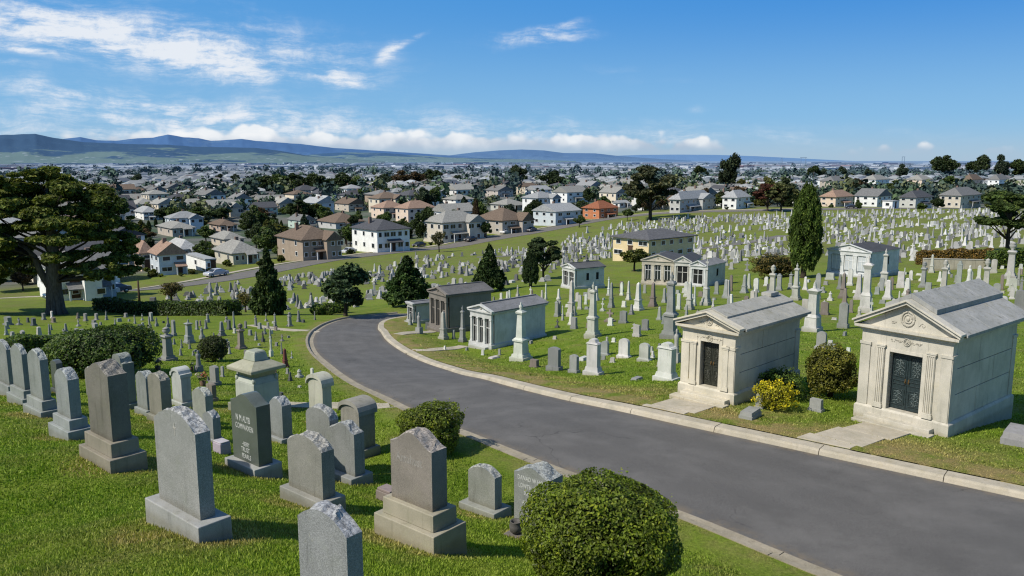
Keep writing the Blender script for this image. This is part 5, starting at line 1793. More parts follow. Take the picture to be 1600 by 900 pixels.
M_JOINT = tint_mat('dark_joint', 0.9, 0.3, 4, 0, 10, 0.1, color=(0.12, 0.115, 0.10))
BIG = []
BIG.append(big_mausoleum((1480, 684), 2.38, 4.2, R(-51), 2.42, 3.42, 0.86, 1.58, 'nearest and largest pale mausoleum with blue-green bronze double doors and stepped stone roof', 0.03, True, True, None, None, (0.62, 0.575, 0.485), (0.40, 0.395, 0.375), 2))
M_BRONZE2 = tint_mat('dark_brown_bronze', 0.45, 0.45, 14, 0.15, 60, 0.5, color=(0.030, 0.032, 0.022))
M_RELIEF2 = tint_mat('dull_relief', 0.5, 0.5, 25, 0.1, 80, 0.5, color=(0.06, 0.062, 0.045))
BIG.append(big_mausoleum((1146, 634), 1.78, 3.9, R(-46), 1.98, 2.66, 0.62, 1.35, 'smaller cream mausoleum with olive-brown bronze doors and moss-streaked slab roof beside the yellow shrub', 0.06, False, False, M_BRONZE2, M_RELIEF2, (0.67, 0.61, 0.49), (0.44, 0.425, 0.38), 4))


def small_mausoleum(FRpx, W, D, rz, hw, ha, bays, tone, roof_tone, label, glass=None, side_win=0, door_bay=None, cat='mausoleum', name='mausoleum', roof='gable', ridge=True, hip_back=False):
    """little temple: front of pilasters with openings between, plain side walls, gabled slab roof"""
    P = hit(*FRpx)
    c, s = math.cos(rz), math.sin(rz)
    cx, cy = -W / 2, D / 2
    o = empty(name, (P[0] + c * cx - s * cy, P[1] + s * cx + c * cy, P[2]), rz)
    f = -D / 2
    zb = min(0.3, hw * 0.12)
    MB().box(0, 0, -1.2, zb, W + 0.16, D + 0.16).build('base', M_MARBLE, o, 0.01, tuple(v * 0.92 for v in tone))
    wl = MB().box(0, 0.13, zb, hw, W, D - 0.26)
    wl.box(0, f + 0.06, hw - 0.28 * hw / 2.2, hw, W, 0.14)
    wl.build('wall', M_MARBLE, o, 0.005, tone)
    n = bays + 1
    xs = np.linspace(-W / 2 + 0.09 * W / 2, W / 2 - 0.09 * W / 2, n)
    pw = 0.17 * W / 2 if bays > 1 else 0.22 * W / 2
    zl = hw - 0.28 * hw / 2.2
    for x in xs:
        MB().box(x, f + 0.06, zb, zb + 0.1, pw * 1.25, 0.2).box(x, f + 0.06, zb + 0.1, zl - 0.09, pw, 0.15, pw * 0.92, 0.14).box(x, f + 0.06, zl - 0.09, zl, pw * 1.2, 0.19).build('column' if bays > 1 else 'pilaster', M_MARBLE, o, 0.005, tuple(v * 1.06 for v in tone))
    for i in range(bays):
        xa, xb = xs[i] + pw / 2, xs[i + 1] - pw / 2
        wd = xb - xa
        isd = (door_bay == i)
        z0 = zb if isd or bays > 1 and glass is None else zb + 0.3
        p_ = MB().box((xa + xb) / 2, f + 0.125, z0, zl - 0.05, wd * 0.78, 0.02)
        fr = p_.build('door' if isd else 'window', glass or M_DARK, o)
        bar = MB()
        for k in (-1, 1):
            bar.box((xa + xb) / 2 + k * wd * 0.42, f + 0.1, z0, zl - 0.05, wd * 0.07, 0.06)
        bar.box((xa + xb) / 2, f + 0.1, z0 + (zl - z0) * 0.62, z0 + (zl - z0) * 0.65, wd * 0.76, 0.03).box((xa + xb) / 2, f + 0.1, z0, zl - 0.05, wd * 0.05, 0.03)
        bar.build('frame', M_MARBLE if glass is None else M_TRIM, fr, 0, tone)
    en = MB().box(0, 0, hw + 0.002, hw + 0.08, W + 0.1, D + 0.1).box(0, 0, hw + 0.08, hw + 0.15, W + 0.26, D + 0.22)
    en.build('cornice', M_MARBLE, o, 0.004, tuple(v * 0.97 for v in tone))
    ze = hw + 0.15
    wo = W / 2 + 0.13
    MB().prism([(-wo + 0.06, ze), (wo - 0.06, ze), (0, ha - 0.08)], f + 0.02, f + 0.25).build('pediment', M_MARBLE, o, 0, tone)
    rk = MB()
    for sx in (-1, 1):
        slope_slab(rk, sx * (wo + 0.03), ze - 0.002, 0, ha - 0.09, f - 0.13, f + 0.08, 0.1)
    rk.build('raking_cornice', M_MARBLE, o, 0.004, tuple(v * 1.05 for v in tone))
    rf = MB()
    yr1 = D / 2 + 0.16
    for sx in (-1, 1):
        if hip_back:
            h0, h1 = ze + 0.03, ha - 0.03
            rf.add([(sx * (wo + 0.06), f + 0.085, h0), (0, f + 0.085, h1), (0, yr1 - W * 0.5, h1), (sx * (wo + 0.06), yr1, h0)], [(0, 1, 2, 3) if sx < 0 else (3, 2, 1, 0)])
        else:
            for a, b in ((f + 0.085, 0.1), (0.11, yr1)):
                slope_slab(rf, sx * (wo + 0.06), ze + 0.02, 0, ha - 0.04, a, b, 0.06)
    if hip_back:
        rf.add([(-wo - .06, yr1, ze + .03), (wo + .06, yr1, ze + .03), (0, yr1 - W * .5, ha - .03)], [(1, 0, 2)])
    elif ridge:
        rf.box(0, 0.05, ha + 0.0, ha + 0.06, 0.16, D)
    rf.build('roof', M_SLATE, o, 0, roof_tone)
    MB().prism([(-wo, ze), (wo, ze), (0, ha - 0.05)], D / 2 - 0.2 - (W * 0.5 if hip_back else 0), D / 2 + 0.08 - (W * 0.5 if hip_back else 0)).build('rear_gable', M_MARBLE, o, 0, tone)
    md = MB().lathe([(0.09, -0.02), (0.11, 0.0), (0.09, 0.02)], 12).build('medallion', M_MARBLE, o, 0, tuple(v * 0.8 for v in tone))
    md.location = (0, f + 0.01, ze + (ha - ze) * 0.38); md.rotation_euler = (math.pi / 2, 0, 0)
    for k in range(side_win):
        y = f + D * (k + 1) / (side_win + 1) + 0.1 * D
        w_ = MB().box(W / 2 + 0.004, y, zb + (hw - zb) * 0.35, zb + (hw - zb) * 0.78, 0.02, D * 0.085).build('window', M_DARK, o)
        MB().box(W / 2 + 0.02, y, zb + (hw - zb) * 0.31, zb + (hw - zb) * 0.35, 0.06, D * 0.12).build('sill', M_MARBLE, w_, 0, tone)
    MB().box(0, f - 0.2, -0.8, zb * 0.5, W * 0.8, 0.3).build('step', M_MARBLE, o, 0.01, tuple(v * 0.95 for v in tone))
    reg(o, FRpx[0], FRpx[1], None, cat, 'stone mausoleums', label)
    for yy in np.linspace(-D / 2, D / 2, 5):
        OCC.append((o.location.x - s * yy, o.location.y + c * yy, W * 0.62))
    return o


WH = (0.62, 0.62, 0.60)
small_mausoleum((768, 546), 1.9, 4.6, R(-46), 2.05, 2.62, 3, WH, (0.23, 0.23, 0.24), 'white marble mausoleum with three-bay columned front and grey slab roof by the road bend', door_bay=1)
small_mausoleum((698, 520), 2.5, 3.7, R(-56), 2.5, 3.12, 3, (0.235, 0.21, 0.185), (0.16, 0.155, 0.155), 'dark grey-brown stone mausoleum with square piers, behind the white columned one', door_bay=1)
small_mausoleum((646, 505), 1.1, 1.95, R(-58), 1.35, 1.62, 1, (0.5, 0.5, 0.49), (0.2, 0.2, 0.21), 'tiny pale vault with low dark roof left of the dark stone mausoleum', door_bay=0)
small_mausoleum((898, 452), 2.5, 3.9, R(-60), 2.05, 2.7, 2, (0.66, 0.66, 0.64), (0.12, 0.12, 0.125), 'white burial chapel with dark roof and two side windows left of the spreading olive tree', side_win=2, door_bay=1, cat='chapel', name='burial_chapel')
small_mausoleum((1052, 446), 3.9, 6.5, R(-24), 2.7, 3.65, 3, (0.56, 0.51, 0.42), (0.11, 0.11, 0.115), 'cream chapel with three tall dark windows, widest of three joined burial chapels', glass=M_GLASS, cat='chapel', name='burial_chapel', hip_back=True)
small_mausoleum((1078, 447), 1.9, 6.2, R(-24), 2.65, 3.5, 1, (0.64, 0.62, 0.57), (0.10, 0.10, 0.105), 'narrow white gabled chapel, middle one of three joined burial chapels', door_bay=0, cat='chapel', name='burial_chapel', hip_back=True)
small_mausoleum((1101, 448), 1.85, 5.2, R(-40), 2.2, 2.95, 1, (0.66, 0.66, 0.65), (0.26, 0.26, 0.265), 'small white chapel with pale grey roof, rightmost of three joined burial chapels', door_bay=0, side_win=1, cat='chapel', name='burial_chapel', hip_back=True)
M_BLIND = tint_mat('pale_blind', 0.6, 0.1, 3, 0.0, 10, 0.3, color=(0.5, 0.53, 0.55))
small_mausoleum((1358, 434), 5.0, 7.0, R(-50), 2.65, 3.6, 3, (0.70, 0.71, 0.71), (0.085, 0.085, 0.09), 'white cemetery office with black roof and three pale shaded front windows', glass=M_BLIND, side_win=1, cat='building', name='office_building', hip_back=True)

# paved approaches from the kerb to the two near mausoleums, slab by slab
def approach(o, D, half, x0, dy, skew=0.0):
    rz = o.rotation_euler[2]
    c, s = math.cos(rz), math.sin(rz)

    def q(x, y):
        return o.location[0] + c * x - s * y, o.location[1] + s * x + c * y

    y = -D / 2 - 0.5
    k = 0
    while k < 6:
        y2 = y - dy
        P = [q(x0 - half - 0.02 - skew * (-y - D / 2), y2), q(x0 + half - skew * (-y - D / 2), y2), q(x0 + half - skew * (-y - D / 2), y - 0.02), q(x0 - half - skew * (-y - D / 2), y - 0.02)]
        sd = road_sd(np.array([p[0] for p in P]), np.array([p[1] for p in P]))[0]
        if sd[2] < 0.02 and sd[3] < 0.02:
            break
        for i, j in ((0, 3), (1, 2)):
            if sd[i] < 0.03 and sd[j] > 0.03:
                lo, hi = 0.0, 1.0
                for _ in range(24):
                    m_ = (lo + hi) / 2
                    w = (P[j][0] + (P[i][0] - P[j][0]) * m_, P[j][1] + (P[i][1] - P[j][1]) * m_)
                    if road_sd(np.array([w[0]]), np.array([w[1]]))[0][0] > 0.02:
                        lo = m_
                    else:
                        hi = m_
                P[i] = (P[j][0] + (P[i][0] - P[j][0]) * lo, P[j][1] + (P[i][1] - P[j][1]) * lo)
        NOGRASS.append(P)
        V = [(x, yy, gz(x, yy) + 0.035) for x, yy in P]
        b = MB().hexa([(x, yy, z - 0.25) for x, yy, z in V] + V)
        tag(b.build('footpath', M_CONC, None, 0.006), kind='structure')
        y = y2
        k += 1


approach(BIG[0], 4.2, 0.62, 0.0, 1.15, 0.12)
approach(BIG[1], 3.9, 0.72, 0.05, 1.15, 0.16)
# low retaining wall of pale stone below the hedge
A, B = hit(1441, 424), hit(1556, 418)
o = empty('stone_wall', (A + B) / 2, math.atan2(B[1] - A[1], B[0] - A[0]))
L = math.hypot(*(B - A)[:2])
wl = MB()
k = 7
for i in range(k):
    wl.box(-L / 2 + (i + .5) * L / k, 0, -0.6, 1.15 + random.uniform(-.02, .02), L / k - 0.02, 0.35)
wl.build('wall', M_MARBLE, o, 0.01, (0.5, 0.45, 0.36))
MB().box(0, 0, 1.18, 1.26, L, 0.42).build('coping', M_MARBLE, o, 0.01, (0.5, 0.47, 0.4))
reg(o, 0, 0, None, 'wall', None, 'low cream stone wall with panels below the autumn-coloured hedge')
grass_blades(700000)
# ------------------------------------------------------------------ bushes and hedges of the cemetery
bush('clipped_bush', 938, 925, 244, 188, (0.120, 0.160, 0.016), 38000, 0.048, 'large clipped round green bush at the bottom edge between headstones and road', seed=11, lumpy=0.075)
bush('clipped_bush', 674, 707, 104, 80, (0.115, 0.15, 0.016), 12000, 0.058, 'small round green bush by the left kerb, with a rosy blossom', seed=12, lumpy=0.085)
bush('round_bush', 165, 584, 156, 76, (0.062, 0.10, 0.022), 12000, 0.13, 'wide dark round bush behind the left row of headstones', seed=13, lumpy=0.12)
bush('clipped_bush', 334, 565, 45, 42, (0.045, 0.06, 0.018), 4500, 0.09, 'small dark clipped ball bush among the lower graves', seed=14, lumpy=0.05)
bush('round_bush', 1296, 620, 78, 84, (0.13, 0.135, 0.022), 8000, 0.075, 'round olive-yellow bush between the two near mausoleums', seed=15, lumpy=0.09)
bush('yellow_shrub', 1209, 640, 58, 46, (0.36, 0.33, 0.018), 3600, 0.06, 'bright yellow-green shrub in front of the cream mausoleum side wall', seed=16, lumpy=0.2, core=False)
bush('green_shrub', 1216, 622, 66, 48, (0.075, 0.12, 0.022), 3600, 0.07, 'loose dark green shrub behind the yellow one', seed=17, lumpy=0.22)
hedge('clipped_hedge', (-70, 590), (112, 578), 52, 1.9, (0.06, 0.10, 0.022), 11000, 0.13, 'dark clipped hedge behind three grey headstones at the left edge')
hedge('boundary_hedge', (156, 484), (366, 493), 20, 1.5, (0.05, 0.08, 0.02), 9000, 0.22, 'long low boundary hedge between cemetery lawn and street')
hedge('clipped_hedge', (1548, 420), (1660, 412), 28, 2.2, (0.07, 0.11, 0.02), 7000, 0.22, 'green clipped hedge at the right edge beyond the columns', seed=5)
hedge('autumn_hedge', (1432, 413), (1548, 409), 20, 1.8, (0.15, 0.10, 0.024), 6000, 0.22, 'brown and rust autumn hedge above the cream stone wall', seed=6)
bush('brown_shrub', 1209, 434, 72, 38, (0.105, 0.085, 0.02), 5000, 0.2, 'wide bronze-green domed shrub left of the tall cypress', seed=20, lumpy=0.14)
for i, (px, py, w, h) in enumerate([(497, 492, 24, 16), (515, 492, 26, 18), (532, 489, 24, 18)]):
    bush('clipped_bush', px, py, w, h, (0.07, 0.11, 0.02), 1500, 0.2, f'small bright green bush at the far road end, {["left", "middle", "right"][i]} one of three', seed=30 + i)
bunch(317, 603, 20, [(0.6, 0.5, 0.45), (0.5, 0.12, 0.08)], 'bunch of pink and red flowers in a pot beside the double grey headstone')
bunch(247, 579, 18, [(0.55, 0.4, 0.42), (0.45, 0.35, 0.4)], 'pale pink flowers on a dark grave behind the big round bush')
bunch(432, 594, 14, [(0.45, 0.2, 0.4)], 'small purple flowers to the right of the big square tomb')
bunch(300, 580, 9, [(0.55, 0.45, 0.45)], 'tiny pink flowers below the dark clipped ball bush')

# ------------------------------------------------------------------ the old Monterey cypress on the left lawn
def big_cypress():
    P = hit(88, 491); m = proj(P)[2] / F
    o = empty('cypress_tree', P, 0)
    H = 229 * m
    def q(px, py, y=0.0):
        return Vector(((px - 88) * m, y, (491 - py) * m))
    rg = np.random.default_rng(5); r2 = random.Random(5)
    tr = MB()
    for k in range(9):
        a = k / 9 * 6.283
        tr.tube([(math.cos(a) * 0.95, math.sin(a) * 0.9, -0.3), (math.cos(a) * 0.62, math.sin(a) * 0.58, 0.5), (math.cos(a) * 0.48, math.sin(a) * 0.45, 2.4), (math.cos(a) * 0.33, math.sin(a) * 0.3, 5.6)], [0.3, 0.3, 0.26, 0.2], 6)
    tr.tube([q(88, 495), q(88, 470), q(90, 430), q(92, 400), q(92, 360), q(88, 320), q(92, 285)], [0.8, 0.7, 0.64, 0.58, 0.44, 0.3, 0.1], 12)
    tr.tube([q(84, 452), q(70, 425), q(62, 400), q(48, 385), q(20, 372), q(-30, 360)], [0.38, 0.34, 0.28, 0.22, 0.15, 0.05], 8)
    tr.build('trunk', M_BARK, o, 0, (0.15, 0.125, 0.105))
    pads = []   # px, py, half width px, half height px
    for row in '''75 272 22 6;100 274 20 6;60 280 14 5;30 285 26 8;0 292 30 8;-40 300 34 8;60 296 36 9;100 290 34 9;135 292 26 8;150 300 24 8;170 312 22 7;120 306 36 10;70 312 40 10;20 312 40 10;-30 322 40 10;150 325 34 9;178 332 16 6;100 328 36 10;45 334 38 10;0 340 34 10;-50 345 36 10;130 345 34 9;165 352 26 8;182 358 14 5;85 350 30 8;35 358 34 9;-10 366 34 9;-60 372 30 9;150 372 34 8;185 378 18 6;120 366 30 7;60 376 28 7;20 388 34 8;-20 396 34 8;-60 402 30 9;165 394 32 8;192 402 16 7;130 396 28 6;186 418 22 8;200 412 12 6;160 412 24 6;30 408 26 7;-10 418 36 9;20 430 22 6;-40 432 36 10;130 420 18 4;195 428 12 5;10 300 20 6;190 345 10 4;172 300 12 4'''.split(';'):
        pads.append([float(v) for v in row.split()])
    C, Rr = [], []
    lb = MB()
    for px, py, hw, hh in pads:
        for k in range(4):
            y = r2.uniform(-1, 1) * 4.6 * (1 - max(0, (300 - py)) / 60.0)
            c = q(px + r2.uniform(-10, 10), py + r2.uniform(-6, 6), y)
            C.append(c); Rr.append((hw * m * r2.uniform(0.5, 0.85), hw * m * r2.uniform(0.5, 0.85), hh * m * r2.uniform(0.5, 1.05)))
            if k < 1:
                t0 = q(91, min(440, py + 34 + abs(px - 90) * 0.30))
                if px < 40 and py > 345:
                    t0 = q(56, 395)
                mid = t0.lerp(c, 0.5) + Vector((0, 0, -abs(px - 90) * m * 0.04 + r2.uniform(-.2, .3)))
                L = (c - t0).length
                lb.tube([t0, t0.lerp(mid, 0.5) + Vector((0, 0, .1)), mid, mid.lerp(c, .6), c], [0.04 + L * 0.015, 0.035 + L * 0.012, 0.03 + L * 0.009, 0.02 + L * .005, 0.015], 6)
    lb.build('branch', M_BARK, o, 0, (0.07, 0.058, 0.045))
    V, Fc, lf = leaf_cloud(125000, C, Rr, 0.44, 0.35, 0.15, 1, 1.9, rg, 0.6)
    f = np_mesh('crown', V, Fc, M_NEEDLE, o, attrs={'leaf': lf}); f.color = (0.105, 0.13, 0.028, 1)
    reg(o, 88, 380, None, 'tree', None, 'huge old spreading cypress with thick forked trunk standing alone on the left lawn')
    OCC.append((P[0], P[1], 2.5))


big_cypress()
# named trees of the photograph
tree('cone', 421, 492, 385, 66, (0.043, 0.070, 0.020), None, 'tall dark pointed conical cypress by the end of the boundary hedge', v=0)
tree('tallround', 540, 494, 402, 104, (0.043, 0.072, 0.032), None, 'broad dark evergreen with visible trunk at the far road bend', v=0)
tree('conifer', 637, 478, 398, 82, (0.046, 0.084, 0.023), None, 'bushy dark green conifer behind the tiny pale vault', v=0)
tree('conifer', 765, 456, 380, 54, (0.038, 0.067, 0.020), None, 'narrow dark conifer above the grey roof of the white columned mausoleum', v=1)
tree('column', 829, 448, 394, 30, (0.035, 0.061, 0.020), None, 'short dark columnar cypress under the flat-topped pine', v=1)
tree('umbrella', 849, 436, 370, 56, (0.043, 0.065, 0.026), None, 'flat-topped dark pine behind the short columnar cypress', v=0)
tree('column', 1255, 434, 288, 55, (0.068, 0.108, 0.02), None, 'tall solitary columnar green cypress in the right cemetery', v=0)
tree('umbrella', 1016, 344, 257, 84, (0.072, 0.080, 0.041), None, 'tall flat-topped pine with bare branching trunk beside the street', v=1)
tree('tallround', 1138, 303, 235, 38, (0.038, 0.055, 0.026), None, 'very tall dark tree reaching above the horizon', v=1)
tree('tallround', 811, 296, 255, 36, (0.041, 0.061, 0.029), None, 'dark dense rounded tree, taller of two at the town centre', v=1)
tree('tallround', 865, 299, 264, 48, (0.038, 0.061, 0.026), None, 'dark dense wide tree, shorter of two at the town centre', v=0)
tree('umbrella', 1199, 330, 287, 46, (0.123, 0.055, 0.041), None, 'red-brown leaved domed tree before the white and red house', v=2)
tree('umbrella', 1220, 331, 285, 44, (0.090, 0.102, 0.041), None, 'olive domed tree merging with the red-brown one', v=0)
tree('umbrella', 1574, 390, 300, 98, (0.065, 0.102, 0.026), None, 'wide spreading pine over the hedge at the right edge', v=2)
tree('round', 991, 424, 386, 56, (0.109, 0.131, 0.029), None, 'spreading olive-green tree with crooked trunk between the burial chapels', v=1)
tree('sparse', 268, 473, 434, 50, (0.145, 0.123, 0.051), None, 'small thin brownish tree behind the boundary hedge')
tree('sparse', 384, 488, 452, 38, (0.189, 0.167, 0.058), None, 'small twiggy olive-brown tree left of the conical cypress')
tree('round', 416, 404, 352, 50, (0.072, 0.109, 0.029), None, 'round mid-green tree behind the conical cypress top', v=2)
tree('round', 452, 405, 373, 44, (0.109, 0.109, 0.032), None, 'brownish round tree before the grey-brown two-storey house', v=0)
tree('round', 321, 408, 374, 36, (0.065, 0.102, 0.026), None, 'dense green tree beside the low white garage', v=1)
tree('sparse', 686, 394, 356, 30, (0.109, 0.109, 0.051), None, 'thin small tree in front of the large beige house', v=0)
for x, w, t_, c in ((1471, 46, 241, G_DARK), (1528, 42, 239, G_DARK), (1562, 34, 243, G_BLUE), (1592, 44, 246, G_DARK), (1270, 30, 257, G_DARK), (1313, 24, 258, G_BLUE), (1409, 28, 257, G_BLUE), (1357, 22, 262, G_BLUE), (1094, 30, 257, G_DARK), (1288, 18, 262, G_BLUE)):
    tree('round' if x in (1471, 1528, 1562, 1409) else 'tallround', x, 284, t_, w, c, 'dark tree on the skyline')
for x, y, t_, w, c in ((215, 293, 270, 26, G_BLUE), (395, 305, 282, 40, G_MID), (412, 309, 272, 44, G_DARK), (436, 308, 270, 48, G_MID), (466, 308, 268, 52, G_DARK), (497, 309, 269, 50, G_DARK), (530, 308, 267, 54, G_DARK), (556, 306, 274, 40, G_MID), (448, 312, 286, 40, G_MID), (512, 313, 288, 36, G_MID), (570, 316, 290, 30, G_MID), (150, 330, 300, 40, G_DARK), (186, 345, 318, 34, G_MID), (430, 372, 345, 34, G_MID), (560, 352, 330, 26, G_MID), (655, 352, 332, 20, G_MID), (760, 372, 345, 22, G_MID), (825, 350, 326, 24, G_DARK), (905, 355, 335, 24, G_MID), (730, 345, 318, 28, G_DARK), (980, 345, 325, 20, G_MID), (1040, 322, 298, 26, G_DARK), (1255, 318, 292, 26, G_DARK), (1340, 330, 312, 16, G_MID), (1465, 330, 308, 26, G_DARK), (1560, 326, 300, 34, G_DARK), (1590, 330, 305, 30, G_MID), (604, 297, 270, 34, G_BLUE), (628, 297, 267, 44, G_BROWN), (654, 296, 266, 38, G_BROWN), (676, 294, 263, 40, G_DARK),
                      (680, 326, 289, 34, G_MID), (310, 348, 324, 62, G_MID), (345, 346, 322, 46, G_DARK), (256, 347, 322, 40, G_DARK), (228, 376, 355, 32, G_BROWN), (322, 378, 353, 36, G_MID), (455, 345, 318, 40, G_MID), (480, 345, 312, 44, G_DARK), (500, 340, 316, 36, G_OLIVE), (605, 312, 292, 30, G_MID), (920, 322, 292, 26, G_DARK), (875, 345, 330, 22, G_MID), (1340, 305, 277, 40, G_BROWN), (1400, 305, 282, 44, G_MID), (1480, 300, 273, 36, G_MID), (1440, 330, 316, 22, G_MID), (745, 330, 310, 28, G_DARK), (342, 288, 270, 14, G_BLUE), (370, 288, 271, 18, G_BLUE), (400, 290, 270, 22, G_BLUE), (258, 290, 278, 10, G_BLUE), (1160, 300, 278, 18, G_OLIVE), (1120, 306, 285, 14, G_MID), (170, 300, 280, 30, G_BLUE), (240, 318, 300, 26, G_DARK), (716, 290, 272, 20, G_BLUE), (735, 288, 272, 14, G_BLUE)):
    tree('round' if (x * 7) % 3 else 'tallround', x, y, t_, w, c, 'rounded tree among the houses')
# ------------------------------------------------------------------ houses
def hip_roof(mb, x0, x1, y0, y1, z, h, eave=0.5, gable=False, axis=None):
    a, b, c, d = x0 - eave, x1 + eave, y0 - eave, y1 + eave
    w, dp = b - a, d - c
    alongx = (w >= dp) if axis is None else axis == 'x'
    t_ = 0.14
    if alongx:
        run = 0 if gable else min(dp / 2, w / 2 - 0.01)
        r0, r1 = (a + run, (c + d) / 2, z + h), (b - run, (c + d) / 2, z + h)
        V = [(a, c, z), (b, c, z), (b, d, z), (a, d, z), r0, r1]
        Fc = [(0, 1, 5, 4), (2, 3, 4, 5), (1, 2, 5), (3, 0, 4)]
    else:
        run = 0 if gable else min(w / 2, dp / 2 - 0.01)
        r0, r1 = ((a + b) / 2, c + run, z + h), ((a + b) / 2, d - run, z + h)
        V = [(a, c, z), (b, c, z), (b, d, z), (a, d, z), r0, r1]
        Fc = [(1, 2, 5, 4), (3, 0, 4, 5), (0, 1, 4), (2, 3, 5)]
    mb.add(V, Fc)
    mb.box((a + b) / 2, (c + d) / 2, z - t_, z - 0.002, w, dp)
    return mb


def gable_fill(mb, x0, x1, y0, y1, z, h, axis):
    if axis == 'x':
        for y in (y0, y1):
            pass
    if axis == 'y':
        mb.prism([(x0, z), (x1, z), ((x0 + x1) / 2, z + h * 0.93)], y0, y1)
    else:
        V = [(x0, y0, z), (x0, y1, z), (x0, (y0 + y1) / 2, z + h * 0.93), (x1, y0, z), (x1, y1, z), (x1, (y0 + y1) / 2, z + h * 0.93)]
        mb.add(V, [(0, 2, 1), (3, 4, 5), (0, 3, 5, 2), (1, 2, 5, 4)])
    return mb


def window_on(o, face, u, z, w, h, L, D, sub=True):
    """window on a wall: frame ring standing proud, dark pane inside"""
    fr = MB()
    e = 0.09
    for q in ((0, -h / 2, w + 2 * e, e), (0, h / 2, w + 2 * e, e)):
        fr.box(0, -0.03, z + q[1] - e / 2, z + q[1] + e / 2, q[2], 0.09)
    for sx in (-1, 1):
        fr.box(sx * (w / 2 + e / 2), -0.03, z - h / 2 + e / 2 + .001, z + h / 2 - e / 2 - .001, e, 0.09)
    if w > 1.3:
        fr.box(0, -0.03, z - h / 2 + e / 2 + .001, z + h / 2 - e / 2 - .001, 0.06, 0.06)
    pn = MB().box(0, -0.008, z - h / 2, z + h / 2, w, 0.02)
    if sub:
        f = fr.build('window', M_TRIM, o)
        pn.build('pane', M_GLASS, f)
    else:
        fr.m = [0] * len(fr.m)
        fr.add(pn.v, pn.f, 1)
        f = fr.build('window', [M_TRIM, M_GLASS], o)
    if face == 'front':
        f.location = (u, -D / 2, 0)
    elif face == 'left':
        f.location = (-L / 2, u, 0); f.rotation_euler = (0, 0, -math.pi / 2)
    elif face == 'right':
        f.location = (L / 2, u, 0); f.rotation_euler = (0, 0, math.pi / 2)
    return f


def make_house(L, D, eave, rh, storeys, style, nf, ns, sub=True, porch=True, chim=True, wing=False, garage=False, seed=0, sides=('left',)):
    rg = random.Random(seed)
    o = empty('house', (0, 0, -700))
    wl = MB().box(0, 0, -1.5, eave, L, D)
    rf = MB()
    if style == 'hip':
        hip_roof(rf, -L / 2, L / 2, -D / 2, D / 2, eave, rh)
    elif style == 'gable_front':
        hip_roof(rf, -L / 2, L / 2, -D / 2, D / 2, eave, rh, 0.4, True, 'y'); gable_fill(wl, -L / 2, L / 2, -D / 2, D / 2, eave - 0.02, rh, 'y')
    elif style == 'gable_side':
        hip_roof(rf, -L / 2, L / 2, -D / 2, D / 2, eave, rh, 0.4, True, 'x'); gable_fill(wl, -L / 2, L / 2, -D / 2, D / 2, eave - 0.02, rh, 'x')
    else:
        rf.box(0, 0, eave + 0.002, eave + 0.25, L + 0.3, D + 0.3)
    if wing:
        wx = L * 0.24
        wl.box(wx, -D / 2 - 1.0, -1.5, eave - 0.15, L * 0.4, 2.4)
        hip_roof(rf, wx - L * 0.2, wx + L * 0.2, -D / 2 - 2.2, -D / 2 + 2, eave - 0.15, rh * 0.7, 0.35, True, 'y')
        gable_fill(wl, wx - L * 0.2, wx + L * 0.2, -D / 2 - 2.2, -D / 2 + 2, eave - 0.17, rh * 0.7, 'y')
    wl.build('wall', M_WALL, o)
    rfo = rf.build('roof', M_ROOF, o)
    if chim:
        MB().box(L * rg.uniform(-.25, .25), D * 0.1, eave, eave + rh + 0.6, 0.7, 0.7).build('chimney', M_WALL, rfo, 0, (0.25, 0.17, 0.13))
    sh = eave / storeys
    wh = min(1.25, sh * 0.42)
    for s_ in range(storeys):
        z = sh * (s_ + 0.56)
        for i in range(nf):
            u = -L / 2 + L * (i + 0.5) / nf + rg.uniform(-.15, .15)
            if s_ == 0 and i == nf // 2:
                continue
            w = rg.choice((1.0, 1.3, 1.8)) * min(1, L / nf / 2.4)
            f = window_on(o, 'front', u, z, w, wh, L, D, sub)
            if wing and abs(u - L * 0.24) < L * 0.2:
                f.location.y -= 2.2
        for fc in sides:
            for i in range(ns):
                u = -D / 2 + D * (i + 0.5) / ns + rg.uniform(-.2, .2)
                window_on(o, fc, u, z, rg.choice((0.9, 1.2)) * min(1, D / ns / 2.2), wh, L, D, sub)
    u = -L / 2 + L * (nf // 2 + 0.5) / nf
    if wing and abs(u - L * .24) < L * .2:
        u = -L * 0.1
    MB().box(u, -D / 2 - 0.02, 0.1, 2.15, 1.0, 0.08).box(u, -D / 2 - 0.03, 2.151, 2.27, 1.2, 0.1).build('door', M_ROOF, o, 0, (0.10, 0.06, 0.04))
    if porch:
        pr = MB()
        pw = L * 0.42
        V = [(u - pw / 2, -D / 2 - 1.7, sh - 0.35), (u + pw / 2, -D / 2 - 1.7, sh - 0.35), (u + pw / 2, -D / 2 + 0.01, sh + 0.35), (u - pw / 2, -D / 2 + 0.01, sh + 0.35)]
        pr.hexa([(x, y, z - 0.14) for x, y, z in V] + V)
        pr.build('porch_roof', M_ROOF, o)
        for sx in (-1, 1):
            MB().box(u + sx * (pw / 2 - 0.15), -D / 2 - 1.55, -1.2, sh - 0.45, 0.18, 0.18).build('post', M_TRIM, o)
    if garage:
        MB().box(L * 0.27, -D / 2 - 0.02, 0.0, 2.2, min(4.4, L * 0.36), 0.07).build('garage_door', M_TRIM, o)
    return o


HOUSE_AT = []
HBOX = []


